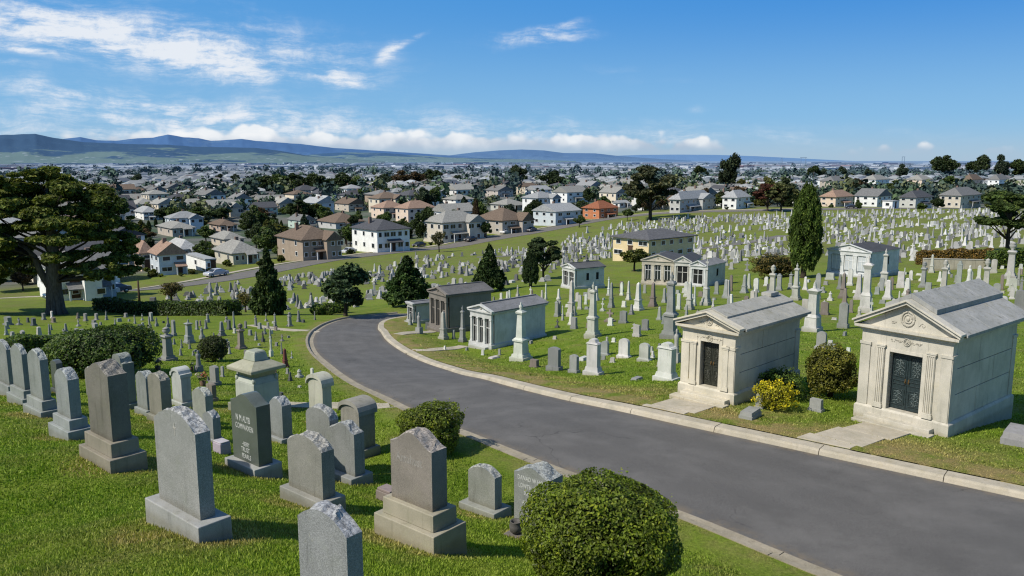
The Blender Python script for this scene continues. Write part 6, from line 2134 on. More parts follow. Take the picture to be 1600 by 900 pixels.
def hero_house(px, py, fpx, spx, eave_y, top_y, rz_deg, wallc, roofc, label, storeys=2, style='hip', nf=4, ns=3, head=None, **kw):
    P = hit(px, py)
    m = proj(P)[2] / F
    rz = R(rz_deg)
    q = (px - 800) / F
    c, s = math.cos(rz), math.sin(rz)
    L = fpx * m / max(0.3, c - q * s)
    D = spx * m / max(0.3, s + q * c)
    L, D = min(L, 24), min(D, 22)
    eave = (py - eave_y) * m
    rh = max(0.8, (eave_y - top_y) * m * 0.92)
    o = make_house(L, D, eave, rh, storeys, style, nf, ns, seed=int(px), **kw)
    lx, ly = L / 2, D / 2
    o.location = (P[0] + c * lx - s * ly, P[1] + s * lx + c * ly, P[2] + 0.05)
    o.rotation_euler = (0, 0, rz)
    set_color(o, wallc, ('wall',)); set_color(o, roofc, ('roof', 'porch_roof'))
    for ch in o.children:
        if ch.name.startswith('roof'):
            for g in ch.children:
                g.color = (0.2, 0.14, 0.11, 1)
        if ch.name.startswith('door'):
            ch.color = (0.08, 0.05, 0.035, 1)
    HBOX.append((px - spx - 3, px + fpx + 3, top_y, py))
    reg(o, px + (fpx - spx) / 2, (py + top_y) / 2, head, 'house', 'houses of the town', label)
    HOUSE_AT.append((o.location.x, o.location.y, max(L, D) * 0.62))
    return o


W1 = (0.78, 0.78, 0.75); CR = (0.66, 0.58, 0.45); PE = (0.68, 0.55, 0.43); GY = (0.48, 0.48, 0.46); BRN = (0.33, 0.265, 0.205); BLU = (0.52, 0.57, 0.60); MINT = (0.45, 0.55, 0.48)
RG = (0.18, 0.18, 0.175); RD = (0.085, 0.087, 0.095); RT = (0.31, 0.21, 0.155); RB = (0.16, 0.12, 0.09); RL = (0.34, 0.35, 0.35); RC = (0.28, 0.275, 0.25)
HH = [
    (92, 470, 70, 60, 425, 402, 38, W1, RG, 'white two-storey house seen through the huge old cypress, left of its trunk', 2, 'hip', 4, 3, {'wing': True}),
    (122, 466, 62, 20, 422, 398, 40, BLU, RG, 'pale blue-white house with porch, right of the huge cypress trunk', 2, 'gable_side', 4, 2, {}),
    (250, 431, 43, 16, 398, 379, 38, BLU, RT, 'pale blue gable-fronted house with tan roof by the street', 2, 'gable_front', 2, 2, {'porch': True}),
    (222, 424, 18, 26, 396, 376, 38, PE, RT, 'pinkish house wing with tan roof joined left of the pale blue gabled house', 2, 'hip', 1, 2, {'porch': False}),
    (322, 425, 16, 32, 407, 404, 38, W1, RL, 'low white flat-roofed garage beside the pale blue gabled house', 1, 'flat', 2, 1, {'porch': False, 'chim': False}),
    (365, 414, 42, 30, 396, 378, 40, (0.5, 0.47, 0.38), RC, 'single-storey bungalow with broad grey roof and porch behind a hedge', 1, 'hip', 4, 2, {}),
    (283, 402, 26, 24, 390, 375, 40, GY, (0.4, 0.4, 0.39), 'small house with pale grey-white hip roof behind the pale blue gabled one', 1, 'hip', 2, 2, {}),
    (474, 408, 58, 42, 375, 355, 40, BRN, RB, 'grey-brown two-storey house with hip roof and street porches', 2, 'hip', 5, 2, {'wing': True}),
    (590, 395, 52, 41, 360, 345, 40, W1, RD, 'bright white two-storey house with dark hip roof at the street bend', 2, 'hip', 5, 3, {'porch': True}),
    (692, 381, 66, 32, 348, 331, 42, (0.55, 0.50, 0.42), RC, 'large beige two-storey house with grey roofs, right of the bright white one', 2, 'hip', 6, 3, {'wing': True}),
    (638, 347, 44, 20, 326, 314, 42, PE, RT, 'peach two-storey house with brown roof, right one of two alike behind the bright white house', 2, 'hip', 4, 2, {}),
    (600, 342, 36, 20, 325, 314, 42, PE, RT, 'peach two-storey house with brown roof, left one of two alike behind the bright white house', 2, 'hip', 3, 2, {}),
    (785, 366, 45, 45, 345, 326, 42, (0.42, 0.38, 0.33), RB, 'brown bungalow-like house with low grey roof near the narrow dark conifer', 2, 'hip', 4, 3, {'wing': True}),
    (868, 353, 40, 36, 331, 319, 44, BLU, RL, 'grey-white two-storey house with pale roof before the street curve', 2, 'gable_side', 3, 3, {}),
    (936, 342, 30, 26, 326, 314, 44, (0.50, 0.20, 0.10), (0.28, 0.11, 0.06), 'terracotta-orange house with red tiled roof by the tall flat-topped pine', 2, 'hip', 3, 2, {}),
    (1062, 333, 62, 16, 312, 299, 50, GY, RL, 'long grey two-storey house right of the tall flat-topped pine', 2, 'hip', 6, 2, {'wing': True}),
    (1150, 327, 22, 22, 309, 297, 50, W1, RL, 'white house with red-brown ground floor beside the red-leaved tree', 2, 'hip', 2, 2, {}),
    (1305, 323, 28, 24, 308, 297, 40, PE, RT, 'peach house with brown roof at the cemetery edge, right of the tall solitary cypress', 2, 'hip', 3, 2, {}),
    (1370, 323, 22, 36, 307, 295, 44, W1, RG, 'white gabled house with grey roof beyond the far graves', 2, 'gable_front', 3, 3, {}),
    (1394, 326, 10, 16, 315, 313, 40, W1, RL, 'tiny white flat outbuilding right of the white gabled house', 1, 'flat', 1, 1, {'porch': False, 'chim': False}),
    (1430, 325, 26, 26, 309, 298, 40, (0.5, 0.5, 0.46), RD, 'grey house with dark hip roof, between white outbuilding and wide cream house', 2, 'hip', 3, 2, {}),
    (1500, 325, 40, 34, 306, 293, 42, (0.58, 0.52, 0.42), RG, 'wide cream house with porch beyond the far graves', 2, 'hip', 4, 3, {}),
    (1302, 295, 26, 22, 283, 275, 42, (0.45, 0.4, 0.33), RG, 'beige house on the rise above the peach one', 2, 'hip', 3, 2, {}),
    (1368, 294, 26, 22, 281, 273, 42, W1, RC, 'white long-roofed house above the white gabled one', 2, 'hip', 3, 2, {}),
    (1440, 292, 30, 26, 281, 273, 42, PE, RC, 'peach long house above the wide row at the right', 2, 'hip', 4, 2, {}),
    (1518, 294, 24, 18, 281, 272, 42, PE, RB, 'peach house below the dark skyline trees, left of a white one', 2, 'hip', 3, 2, {}),
    (1560, 295, 30, 18, 281, 272, 42, W1, RG, 'white house below the dark skyline trees near the right edge', 2, 'hip', 3, 2, {}),
    (225, 344, 24, 16, 332, 323, 40, W1, RL, 'white two-storey house with pale roof among dark trees left of centre town', 2, 'hip', 3, 2, {}),
    (270, 370, 36, 24, 357, 348, 40, (0.45, 0.4, 0.34), RC, 'wide beige house with long grey roof behind the tan-roofed houses', 1, 'hip', 4, 2, {}),
    (352, 386, 30, 22, 374, 363, 40, (0.5, 0.44, 0.35), RC, 'small beige bungalow behind the broad-roofed bungalow', 1, 'hip', 3, 2, {}),
    (345, 362, 26, 18, 352, 344, 40, (0.45, 0.36, 0.3), RB, 'brown-roofed house between round trees', 1, 'hip', 3, 2, {}),
    (405, 338, 30, 14, 325, 316, 40, MINT, RD, 'grey-green house with gables left of the mint one', 2, 'gable_side', 3, 2, {}),
    (470, 358, 24, 20, 345, 336, 40, MINT, RG, 'mint-green small house behind the grey-brown one', 2, 'gable_front', 2, 2, {}),
    (525, 358, 46, 30, 348, 334, 40, GY, RB, 'low house with wide dark brown roof behind the grey-brown one', 1, 'hip', 3, 2, {}),
    (545, 331, 28, 22, 319, 310, 40, (0.5, 0.45, 0.38), RB, 'gabled beige house left of the two peach ones', 2, 'gable_front', 3, 2, {}),
    (712, 322, 30, 20, 312, 304, 42, W1, RC, 'white house with pale hip roof above the large beige one', 2, 'hip', 3, 2, {}),
    (886, 317, 34, 22, 301, 291, 44, W1, RC, 'white two-storey house with balconies above the grey-white one', 2, 'gable_side', 3, 2, {}),
    (838, 306, 24, 18, 297, 290, 44, W1, RL, 'white gabled house left of the dark town-centre trees', 2, 'gable_side', 3, 2, {}),
    (778, 308, 24, 20, 298, 291, 44, (0.5, 0.45, 0.4), RG, 'beige gabled house among trees above the brown one', 2, 'gable_front', 3, 2, {}),
    (792, 330, 30, 26, 320, 311, 44, (0.5, 0.5, 0.44), RC, 'pale house with grey-green hip roof behind the brown one', 1, 'hip', 3, 2, {}),
    (968, 325, 14, 10, 317, 313, 44, W1, RL, 'small white house right of the terracotta one', 1, 'gable_side', 2, 1, {}),
]
for (px, py, f_, s_, ey, ty, rz_, wc, rc, lab, st, sty, nf, ns, kw) in HH:
    hero_house(px, py, f_, s_, ey, ty, rz_, wc, rc, lab, st, sty, nf, ns, **kw)
hh = hero_house(1010, 406, 3, 3, 374, 362, 40, (0.62, 0.46, 0.22), RD, 'x', 2, 'hip', 1, 1) if False else None
# the yellow house inside the cemetery: its lit front looks left, so its front is turned the other way
P = hit(1013, 408); m = proj(P)[2] / F
rz = R(-50)
o = make_house(8.0, 12.0, 34 * m, 11 * m, 2, 'hip', 3, 5, seed=3, sides=('right',), porch=False, chim=False)
c, s = math.cos(rz), math.sin(rz)
o.location = (P[0] + c * -4 - s * 6, P[1] + s * -4 + c * 6, P[2])
o.rotation_euler = (0, 0, rz)
set_color(o, (0.68, 0.55, 0.33), ('wall',)); set_color(o, (0.115, 0.115, 0.12), ('roof',)); set_color(o, (0.1, 0.06, 0.04), ('door',))
reg(o, 1030, 385, None, 'house', 'houses of the town', 'yellow two-storey house with dark hip roof standing inside the cemetery')
HOUSE_AT.append((o.location.x, o.location.y, 9))

# more houses of the same streets, copied from a few builds
PH = []
for i, (L, D, e, rh, st, sty, nf, ns) in enumerate([(11, 9, 5.4, 2.2, 2, 'hip', 4, 2), (9, 11, 5.6, 2.6, 2, 'gable_front', 3, 3), (13, 9, 3.2, 2.4, 1, 'hip', 4, 2), (12, 8.5, 3.1, 2.6, 1, 'gable_side', 4, 2), (10, 10, 5.8, 2.0, 2, 'hip', 3, 3), (12, 9, 5.5, 2.3, 2, 'gable_side', 4, 2)]):
    PH.append([make_house(L, D, e, rh, st, sty, nf, ns, sub=False, seed=50 + i, wing=(i in (0, 3)), porch=(i % 2 == 0)), False])
PAIR = [(W1, RG), (W1, RC), (CR, RB), (W1, RG), (GY, RD), (BLU, RL), (CR, RC), (BRN, RG), (CR, RG), (W1, RL), (PE, RC), (GY, RC), (W1, RD), (CR, RC), (W1, RC), (GY, RL)]
CN = {id(W1): 'white', id(CR): 'cream', id(PE): 'peach', id(GY): 'grey', id(BLU): 'pale blue', id(BRN): 'brown', id(MINT): 'mint green'}
RN = {id(RG): 'grey', id(RC): 'light grey', id(RB): 'brown', id(RT): 'tan', id(RD): 'dark', id(RL): 'pale'}
cand = []
a58 = R(50)
ux, uy = math.cos(a58), math.sin(a58)
for i in range(-60, 80):
    for j in range(0, 60):
        u, v = i * 17.0 + random.uniform(-3, 3), 20 + j * 15.5 + (9 if (j // 2) % 2 else 0) + random.uniform(-2, 2)
        x, y = -60 + u * ux - v * uy, 130 + u * uy + v * ux
        r_ = math.hypot(x, y)
        if y < 60 or abs(math.atan2(x, y)) > R(35) or r_ > 900 or r_ < 150:
            continue
        cand.append((r_, x, y, i))
cand = np.array(cand)
b_ = beyond_street(cand[:, 1], cand[:, 2])
cand = cand[b_ > 16]
cand = cand[cand[:, 0].argsort()]
NH = 0
REST = []
for r_, x, y, i in cand:
    if any(math.hypot(x - a, y - b) < c_ + 6.5 for a, b, c_ in HOUSE_AT) or any(math.hypot(x - a, y - b) < c_ * 0.6 + 5.5 for a, b, c_ in TREES_AT):
        continue
    z = gz(x, y)
    pr = proj((x, y, z))
    if not (-40 < pr[0] < 1640):
        continue
    hp_ = 7.5 * F / pr[2]
    if any(a - hp_ * .6 < pr[0] < b + hp_ * .6 and d - 1 < pr[1] and pr[1] - hp_ < d - (d - c) * 0.25 for a, b, c, d in HBOX):
        continue
    HOUSE_AT.append((x, y, 6.0))
    if NH >= 215:
        REST.append((x, y, z))
        continue
    k = random.randrange(len(PH))
    src, used = PH[k]
    o = copy_tree(src) if used else src
    PH[k][1] = True
    o.location = (x, y, z + 0.05)
    o.rotation_euler = (0, 0, a58 - R(10) + random.choice((0, 0, 0, math.pi / 2)) + random.uniform(-.1, .1))
    sc = random.uniform(0.85, 1.1)
    o.scale = (sc, sc, sc * random.uniform(0.92, 1.08))
    wc, rc = random.choice(PAIR)
    j = random.uniform(0.85, 1.1)
    set_color(o, tuple(v_ * j for v_ in wc), ('wall',)); j2 = random.uniform(.8, 1.2); set_color(o, tuple(v_ * j2 for v_ in rc), ('roof', 'porch_roof')); set_color(o, (0.1, 0.06, 0.04), ('door',)); set_color(o, (0.2, 0.14, 0.11), ('chimney',))
    reg(o, pr[0], pr[1], f'{CN[id(wc)]} house with {RN[id(rc)]} roof', 'house', 'houses of the town')
    NH += 1
print('houses', NH, 'rest', len(REST))

# garden trees between the houses
NTREE = 0
TREST = []
tc_ = []
for _ in range(9000):
    r_ = 150 + 700 * random.random() ** 0.8
    a = R(random.uniform(-34, 34))
    tc_.append((r_, r_ * math.sin(a), r_ * math.cos(a)))
tc_.sort()
tb = beyond_street(np.array([q[1] for q in tc_]), np.array([q[2] for q in tc_]))
for (r_, x, y), bq in zip(tc_, tb):
    if bq < 15 or r_ < 140:
        continue
    if any(math.hypot(x - a, y - b) < c_ * 0.72 + 1.6 for a, b, c_ in HOUSE_AT) or any(math.hypot(x - a, y - b) < c_ + 2.2 for a, b, c_ in TREES_AT):
        continue
    z = gz(x, y)
    pr = proj((x, y, z))
    if not (-30 < pr[0] < 1630):
        continue
    W = random.uniform(3.6, 8); H = W * random.uniform(0.75, 1.1)
    hp_ = H * F / pr[2]
    if any(a - hp_ * .4 < pr[0] < b + hp_ * .4 and d - 2 < pr[1] and pr[1] - hp_ < d - (d - c) * 0.2 for a, b, c, d in HBOX):
        continue
    if random.random() < 0.16:
        W, H = W * 1.3, H * 1.7
    if NTREE < 215:
        kind = random.choices(['round', 'tallround', 'conifer', 'umbrella', 'column'], [6, 3, 1, 1, 0.5])[0]
        if kind == 'column':
            W *= 0.4
        col = random.choice([G_DARK, G_MID, G_MID, G_OLIVE, G_DARK, G_BROWN, G_BLUE])
        tree(kind, pr[0], pr[1] - 5, None, 0, col, {'round': 'rounded', 'tallround': 'dense tall', 'conifer': 'conical', 'umbrella': 'flat-topped', 'column': 'columnar'}[kind] + ' ' + {id(G_DARK): 'dark green', id(G_MID): 'green', id(G_OLIVE): 'olive', id(G_BROWN): 'brownish', id(G_BLUE): 'blue-green'}[id(col)] + ' garden tree', P=(x, y, z), H=H, W=W)
        NTREE += 1
    elif len(TREST) < 1500:
        TREST.append((x, y, z, W, H)); TREES_AT.append((x, y, W / 2))
print('trees', NTREE, len(TREST))


# shrubs in the front gardens
ns_ = 0
for x0_, x1_, t_, b_ in HBOX[:25]:
    for k in range(4):
        px, py = random.uniform(x0_ - 4, x1_ + 6), b_ + random.uniform(-1.0, 4.0)
        if beyond_street(*[np.array([q]) for q in hit(px, py)[:2]])[0] < 6:
            continue
        w_ = random.uniform(7, 15) * (1.3 if py > 385 else 0.8)
        c_, n_ = random.choice(((G_MID, 'green'), (G_DARK, 'dark green'), (G_OLIVE, 'olive'), ((0.12, 0.15, 0.025), 'yellowish'), (G_MID, 'green')))
        tree('shrub', px, py, py - w_ * random.uniform(0.55, 0.8), w_, c_, n_ + ' garden shrub', cat='shrub', group='front garden shrubs')
        ns_ += 1
print('shrubs', ns_)


# ------------------------------------------------------------------ the far town as one mass
def haze_paint_mat(name, rough=0.85, leaf=False):
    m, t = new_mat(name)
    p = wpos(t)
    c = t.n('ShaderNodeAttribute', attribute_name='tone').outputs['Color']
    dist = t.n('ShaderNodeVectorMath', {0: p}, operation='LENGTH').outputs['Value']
    haze_fac = t.math('SUBTRACT', 1.0, t.math('POWER', 2.718, t.math('MULTIPLY', dist, -1 / 3400.0)))
    c = t.mix(haze_fac, c, HAZE_PAINT)  # far houses, leaves and stones carry haze in their colour, by distance
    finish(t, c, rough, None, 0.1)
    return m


M_FAR = haze_paint_mat('far_town')
Vs, Fs, Cs = [], [], []


def far_house(x, y, z, L, D, e, rh, a, wc, rc):
    c, s = math.cos(a), math.sin(a)
    def q(u, v, w):
        return (x + c * u - s * v, y + s * u + c * v, z + w)
    l, d = L / 2, D / 2
    quads = [([(-l, -d, -1), (l, -d, -1), (l, -d, e), (-l, -d, e)], wc), ([(l, -d, -1), (l, d, -1), (l, d, e), (l, -d, e)], wc), ([(-l, d, -1), (-l, -d, -1), (-l, -d, e), (-l, d, e)], wc), ([(l, d, -1), (-l, d, -1), (-l, d, e), (l, d, e)], wc)]
    if rh > 0:
        h = min(d, l * 0.6)
        quads += [([(-l - .4, -d - .4, e), (l + .4, -d - .4, e), (l - h, 0, e + rh), (-l + h, 0, e + rh)], rc), ([(l + .4, d + .4, e), (-l - .4, d + .4, e), (-l + h, 0, e + rh), (l - h, 0, e + rh)], rc),
                  ([(l + .4, -d - .4, e), (l + .4, d + .4, e), (l - h, 0.01, e + rh), (l - h, -0.01, e + rh)], rc), ([(-l - .4, d + .4, e), (-l - .4, -d - .4, e), (-l + h, -0.01, e + rh), (-l + h, 0.01, e + rh)], rc)]
        for k in range(3):
            u = -l + L * (k + .5) / 3
            quads.append(([(u - .6, -d - .03, e * .5), (u + .6, -d - .03, e * .5), (u + .6, -d - .03, e * .85), (u - .6, -d - .03, e * .85)], (0.04, 0.045, 0.05)))
    else:
        quads.append(([(-l, -d, e), (l, -d, e), (l, d, e), (-l, d, e)], rc))
    for V4, col in quads:
        b = len(Vs)
        Vs.extend(q(*v) for v in V4); Fs.append((b, b + 1, b + 2, b + 3)); Cs.extend([col] * 4)


for (x, y, z) in REST:
    wc, rc = random.choice(PAIR)
    j = random.uniform(0.8, 1.1)
    two = random.random() < 0.5
    far_house(x, y, z, random.uniform(9, 14), random.uniform(8, 10), 5.6 if two else 3.2, 2.2, a58 - R(10) + random.choice((0, math.pi / 2)), tuple(v * j for v in wc), tuple(v * j for v in rc))
n = 0
while n < 5200:
    r_ = 850 + 3300 * random.random() ** 1.25
    a = R(random.uniform(-35, 35))
    x, y = r_ * math.sin(a), r_ * math.cos(a)
    if mnoise.noise((x / 420, y / 420, 3.0)) > 0.28:
        continue
    wc, rc = random.choice(PAIR)
    j = random.uniform(0.75, 1.15)
    far_house(x, y, float(plain(x, y)), random.uniform(9, 18), random.uniform(8, 12), random.choice((3.2, 5.8, 5.8)), random.uniform(1.6, 2.6), random.uniform(0, 3.14), tuple(v * j for v in wc), tuple(v * j for v in rc))
    n += 1
n = 0
while n < 900:      # long pale sheds of the industrial flats
    r_ = random.choice((random.uniform(1900, 3200), random.uniform(2600, 6500)))
    a = R(random.uniform(-35, 35))
    x, y = r_ * math.sin(a), r_ * math.cos(a)
    if mnoise.noise((x / 900, y / 500, 8.0)) < -0.12:
        continue
    g_ = random.choice((0.85, 0.75, 0.66, 0.5, 0.36))
    rc = (g_, g_ * 0.99, g_ * 0.96) if random.random() > 0.1 else (0.4, 0.16, 0.1)
    far_house(x, y, float(plain(x, y)), random.uniform(40, 150), random.uniform(22, 60), random.uniform(6, 11), 0, random.uniform(-.15, .15) + random.choice((0, 0.5)), tuple(v * 0.92 for v in rc), rc)
    n += 1
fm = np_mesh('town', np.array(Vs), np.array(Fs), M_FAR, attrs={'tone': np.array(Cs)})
tag(fm, kind='stuff')
print('far faces', len(Fs))

# the far trees as one mass
M_FARLEAF = haze_paint_mat('far_leaves', 0.8)
Cn, Rd, Tn = [], [], []
for (x, y, z, W, H) in TREST:
    Cn.append((x, y, z + H * 0.55)); Rd.append((W * .5, W * .5, H * .48)); Tn.append(random.choice([G_DARK, G_MID, G_BLUE, G_OLIVE, G_DARK]))
n = 0
while n < 3400:
    r_ = 820 + 3000 * random.random() ** 1.5
    a = R(random.uniform(-35, 35))
    x, y = r_ * math.sin(a), r_ * math.cos(a)
    if mnoise.noise((x / 260, y / 260, 6.0)) < -0.05 and random.random() < 0.7:
        continue
    W = random.uniform(5, 11) * (1.5 if random.random() < 0.15 else 1); H = W * random.uniform(0.8, 1.2)
    z = float(plain(x, y))
    Cn.append((x, y, z + H * 0.5)); Rd.append((W * .5, W * .5, H * .5)); Tn.append(random.choice([G_DARK, G_MID, G_BLUE, G_BLUE, G_DARK]))
    n += 1
Cn, Rd, Tn = np.array(Cn), np.array(Rd), np.array(Tn)
NL = 84
rg = np.random.default_rng(3)
kk = np.repeat(np.arange(len(Cn)), NL)
u = rg.normal(size=(len(kk), 3)); u /= np.linalg.norm(u, axis=1)[:, None]
p = Cn[kk] + u * Rd[kk] * (0.45 + 0.6 * rg.random((len(kk), 1)))
nrm = u * 0.8 + rg.normal(size=u.shape) * 0.45; nrm /= np.linalg.norm(nrm, axis=1)[:, None]
ta = np.cross(nrm, rg.normal(size=u.shape)); ta /= np.linalg.norm(ta, axis=1)[:, None]
tb_ = np.cross(nrm, ta)
sz = (Rd[kk, 0] * rg.uniform(0.17, 0.34, len(kk)))[:, None]
V = np.stack([p - ta * sz, p - tb_ * sz * .8, p + ta * sz, p + tb_ * sz * .8], 1).reshape(-1, 3)
tone = np.repeat(Tn[kk] * rg.uniform(0.6, 1.4, (len(kk), 1)), 4, 0)
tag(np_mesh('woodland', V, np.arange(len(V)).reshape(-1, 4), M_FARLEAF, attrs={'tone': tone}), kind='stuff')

# ------------------------------------------------------------------ the crowded far graves: thousands, one mass
M_FARSTONE = haze_paint_mat('far_stone', 0.8)
Vs, Fs, Cs = [], [], []


def fbox(x, y, z0, z1, sx, sy, tx, ty, a, col):
    c, s = math.cos(a), math.sin(a)
    b = len(Vs)
    for z, u_, v_ in ((z0, sx, sy), (z1, tx, ty)):
        for i, j in ((-1, -1), (1, -1), (1, 1), (-1, 1)):
            px_, py_ = i * u_ / 2, j * v_ / 2
            Vs.append((x + c * px_ - s * py_, y + s * px_ + c * py_, z)); Cs.append(col)
    for f in ((4, 5, 6, 7), (0, 1, 5, 4), (1, 2, 6, 5), (2, 3, 7, 6), (3, 0, 4, 7)):
        Fs.append(tuple(b + q for q in f))


FIELD = [([(880, 372), (1000, 345), (1230, 336), (1600, 330), (1680, 380), (1440, 408), (1400, 425), (1290, 425), (1150, 425), (1000, 400), (880, 400)], 2.8, 1.15),
         ([(560, 430), (640, 405), (860, 385), (960, 372), (980, 395), (900, 412), (860, 440), (760, 455), (600, 470), (560, 465)], 2.7, 0.85),
         ([(230, 470), (380, 443), (520, 425), (600, 425), (600, 470), (560, 486), (400, 484), (370, 486)], 2.3, 0.72)]


def inside(poly, x, y):
    r_ = False
    for i in range(len(poly)):
        (x0, y0), (x1, y1) = poly[i], poly[i - 1]
        if (y0 > y) != (y1 > y) and x < x0 + (y - y0) * (x1 - x0) / (y1 - y0):
            r_ = not r_
    return r_


occ = np.array(OCC + [(a, b, c_) for a, b, c_ in HOUSE_AT])
nst = 0
for poly, sp, hs in FIELD:
    Wp = [hit(px, py)[:2] for px, py in poly]
    xs_, ys_ = [p[0] for p in Wp], [p[1] for p in Wp]
    cx, cy = np.mean(xs_), np.mean(ys_)
    for i in range(-110, 110):
        for j in range(-110, 110):
            u, v = i * sp * 0.72, j * sp * 1.12
            u += random.uniform(-1.2, 1.2); v += random.uniform(-.45, .45)
            x, y = cx + u * ux + v * uy, cy + u * uy - v * ux
            if not inside(Wp, x, y) or random.random() < 0.2:
                continue
            if (np.hypot(occ[:, 0] - x, occ[:, 1] - y) < occ[:, 2] + 0.6).any():
                continue
            if mnoise.noise((x / 17, y / 17, 2)) > 0.2:
                continue
            z = gz(x, y)
            a = TH + random.uniform(-.25, .25)
            g_ = random.choices((0.60, 0.46, 0.36, 0.26, 0.16), (3, 3.2, 3.2, 3, 1.8))[0] * (0.8 if hs < 0.9 else 1) * random.uniform(.9, 1.1)
            col = (g_, g_ * 0.98, g_ * random.uniform(0.9, 0.97))
            k = random.random()
            a += random.choice((0, 0, 0.8)) ; h = random.uniform(0.45, 1.0) * hs
            if k < 0.5:
                w = random.uniform(0.4, 0.75)
                fbox(x, y, z - .3, z + .18, w + .2, .5, w + .2, .5, a, col); fbox(x, y, z + .18, z + h, w, .25, w * .95, .22, a, col); fbox(x, y, z + h, z + h + .14, w * .9, .22, w * .45, .2, a, col)
            elif k < 0.78:
                h *= 1.55; w = random.uniform(.45, .8)
                fbox(x, y, z - .3, z + .2, w, w, w, w, a, col); fbox(x, y, z + .2, z + .45, w * .75, w * .75, w * .7, w * .7, a, col); fbox(x, y, z + .45, z + h + .2, w * .55, w * .55, w * .3, w * .3, a, col); fbox(x, y, z + h + .2, z + h + .32, w * .3, w * .3, .02, .02, a, col)
            elif k < 0.88:
                fbox(x, y, z - .3, z + .25, .6, .5, .5, .4, a, col); fbox(x, y, z + .25, z + h + .2, .18, .16, .16, .14, a, col); fbox(x, y, z + h * .72, z + h * .72 + .16, .62, .14, .62, .14, a, col)
            else:
                fbox(x, y, z - .3, z + random.uniform(.2, .45), random.uniform(.5, 1.0), random.uniform(.5, 1.6), .6, .6, a, col)
            nst += 1
print('far stones', nst)
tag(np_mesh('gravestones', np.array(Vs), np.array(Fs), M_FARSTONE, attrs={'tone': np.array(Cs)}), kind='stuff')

# ------------------------------------------------------------------ cars, poles
def make_car():
    o = empty('parked_car', (0, 0, -800))
    L, W = 4.4, 1.78
    prof = [(-2.2, 0.35), (-2.2, 0.72), (-2.1, 0.86), (-1.2, 0.95), (-0.55, 1.40), (0.75, 1.43), (1.55, 1.0), (2.1, 0.92), (2.2, 0.7), (2.2, 0.35)]
    n = len(prof)
    V, Fc = [], []
    rows_ = (-1.0, -0.92, 0.92, 1.0)
    for k, y in enumerate(rows_):
        for x, z in prof:
            tuck = 0.80 if z > 1.1 else 1.0
            V.append((x * (0.985 if abs(y) == 1 else 1), y * W / 2 * tuck, z - (0.05 if abs(y) == 1 and z > .8 else 0)))
    for k in range(3):
        for i in range(n):
            j = (i + 1) % n
            Fc.append((k * n + i, k * n + j, (k + 1) * n + j, (k + 1) * n + i))
    Fc.append(tuple(range(n - 1, -1, -1))); Fc.append(tuple(3 * n + i for i in range(n)))
    MB().add(V, Fc).build('body', M_PAINT, o, 0.03)
    gl = MB()
    for sy in (-1, 1):
        y = sy * W / 2 * 0.86
        gl.add([(-0.98, y * 1.06, 0.98), (1.35, y * 1.06, 1.0), (0.72, y * 0.955, 1.36), (-0.5, y * 0.955, 1.34)], [(0, 1, 2, 3) if sy < 0 else (3, 2, 1, 0)])
    gl.build('side_window', M_GLASS, o)
    for nm_, a, b in (('windscreen', (-1.16, 0.985), (-0.6, 1.385)), ('rear_window', (1.5, 1.04), (0.8, 1.42))):
        MB().add([(a[0] + (-.02 if nm_ == 'windscreen' else .02), -0.7, a[1]), (a[0] + (-.02 if nm_ == 'windscreen' else .02), 0.7, a[1]), (b[0] + (-.02 if nm_ == 'windscreen' else .02), 0.6, b[1]), (b[0] + (-.02 if nm_ == 'windscreen' else .02), -0.6, b[1])], [(0, 1, 2, 3), ]).build(nm_, M_GLASS, o)
    for sx in (-1.38, 1.36):
        for sy in (-1, 1):
            tb = MB().lathe([(0.2, -0.1), (0.31, -0.1), (0.33, 0), (0.31, 0.1), (0.2, 0.1)], 16).build('tyre', M_RUBBER, o)
            tb.location = (sx, sy * 0.8, 0.33); tb.rotation_euler = (math.pi / 2, 0, 0)
            MB().lathe([(0.03, -0.105), (0.2, -0.1), (0.2, 0.1), (0.03, 0.105)], 12).build('rim', M_STEEL, tb)
    for sy in (-1, 1):
        MB().box(-2.19, sy * 0.62, 0.6, 0.72, 0.06, 0.34).build('headlight', M_TRIM, o)
        MB().box(2.19, sy * 0.62, 0.66, 0.8, 0.06, 0.3).build('tail_light', M_ROOF, o, 0, (0.3, 0.02, 0.02))
    return o


car = make_car(); car_used = False
for px, py, rz_, col, lab in ((158, 463, 52, (0.6, 0.6, 0.6), 'silver-white car parked on the street behind the boundary hedge end'), (178, 459, 52, (0.07, 0.09, 0.13), 'dark blue van-like car parked just beyond the silver-white one'), (100, 468, 45, (0.05, 0.08, 0.10), 'dark teal car parked beside the huge cypress trunk'),
                            (338, 432, 55, (0.45, 0.45, 0.46), 'grey car parked by the hedge of the broad-roofed bungalow'), (545, 396, 60, (0.55, 0.55, 0.55), 'pale car in the drive of the grey-brown house'), (655, 386, 60, (0.03, 0.03, 0.032), 'black car at the kerb before the bright white house'), (735, 377, 60, (0.03, 0.03, 0.035), 'black car parked before the large beige house'),
                            (790, 365, 60, (0.6, 0.6, 0.6), 'white car parked before the brown bungalow-like house'), (830, 362, 60, (0.1, 0.1, 0.11), 'dark grey car parked near the street curve'), (955, 339, 62, (0.03, 0.03, 0.035), 'dark car under the tall flat-topped pine'), (1330, 326, 5, (0.04, 0.04, 0.05), 'dark car beside the white gabled house')):
    o = copy_tree(car) if car_used else car
    car_used = True
    P = hit(px, py)
    o.location = (P[0], P[1], P[2] + 0.06); o.rotation_euler = (0, 0, R(rz_))
    set_color(o, col, ('body',)); set_color(o, (0.3, 0.02, 0.02), ('tail_light',))
    reg(o, px, py, None, 'car', 'cars parked along the street', lab)


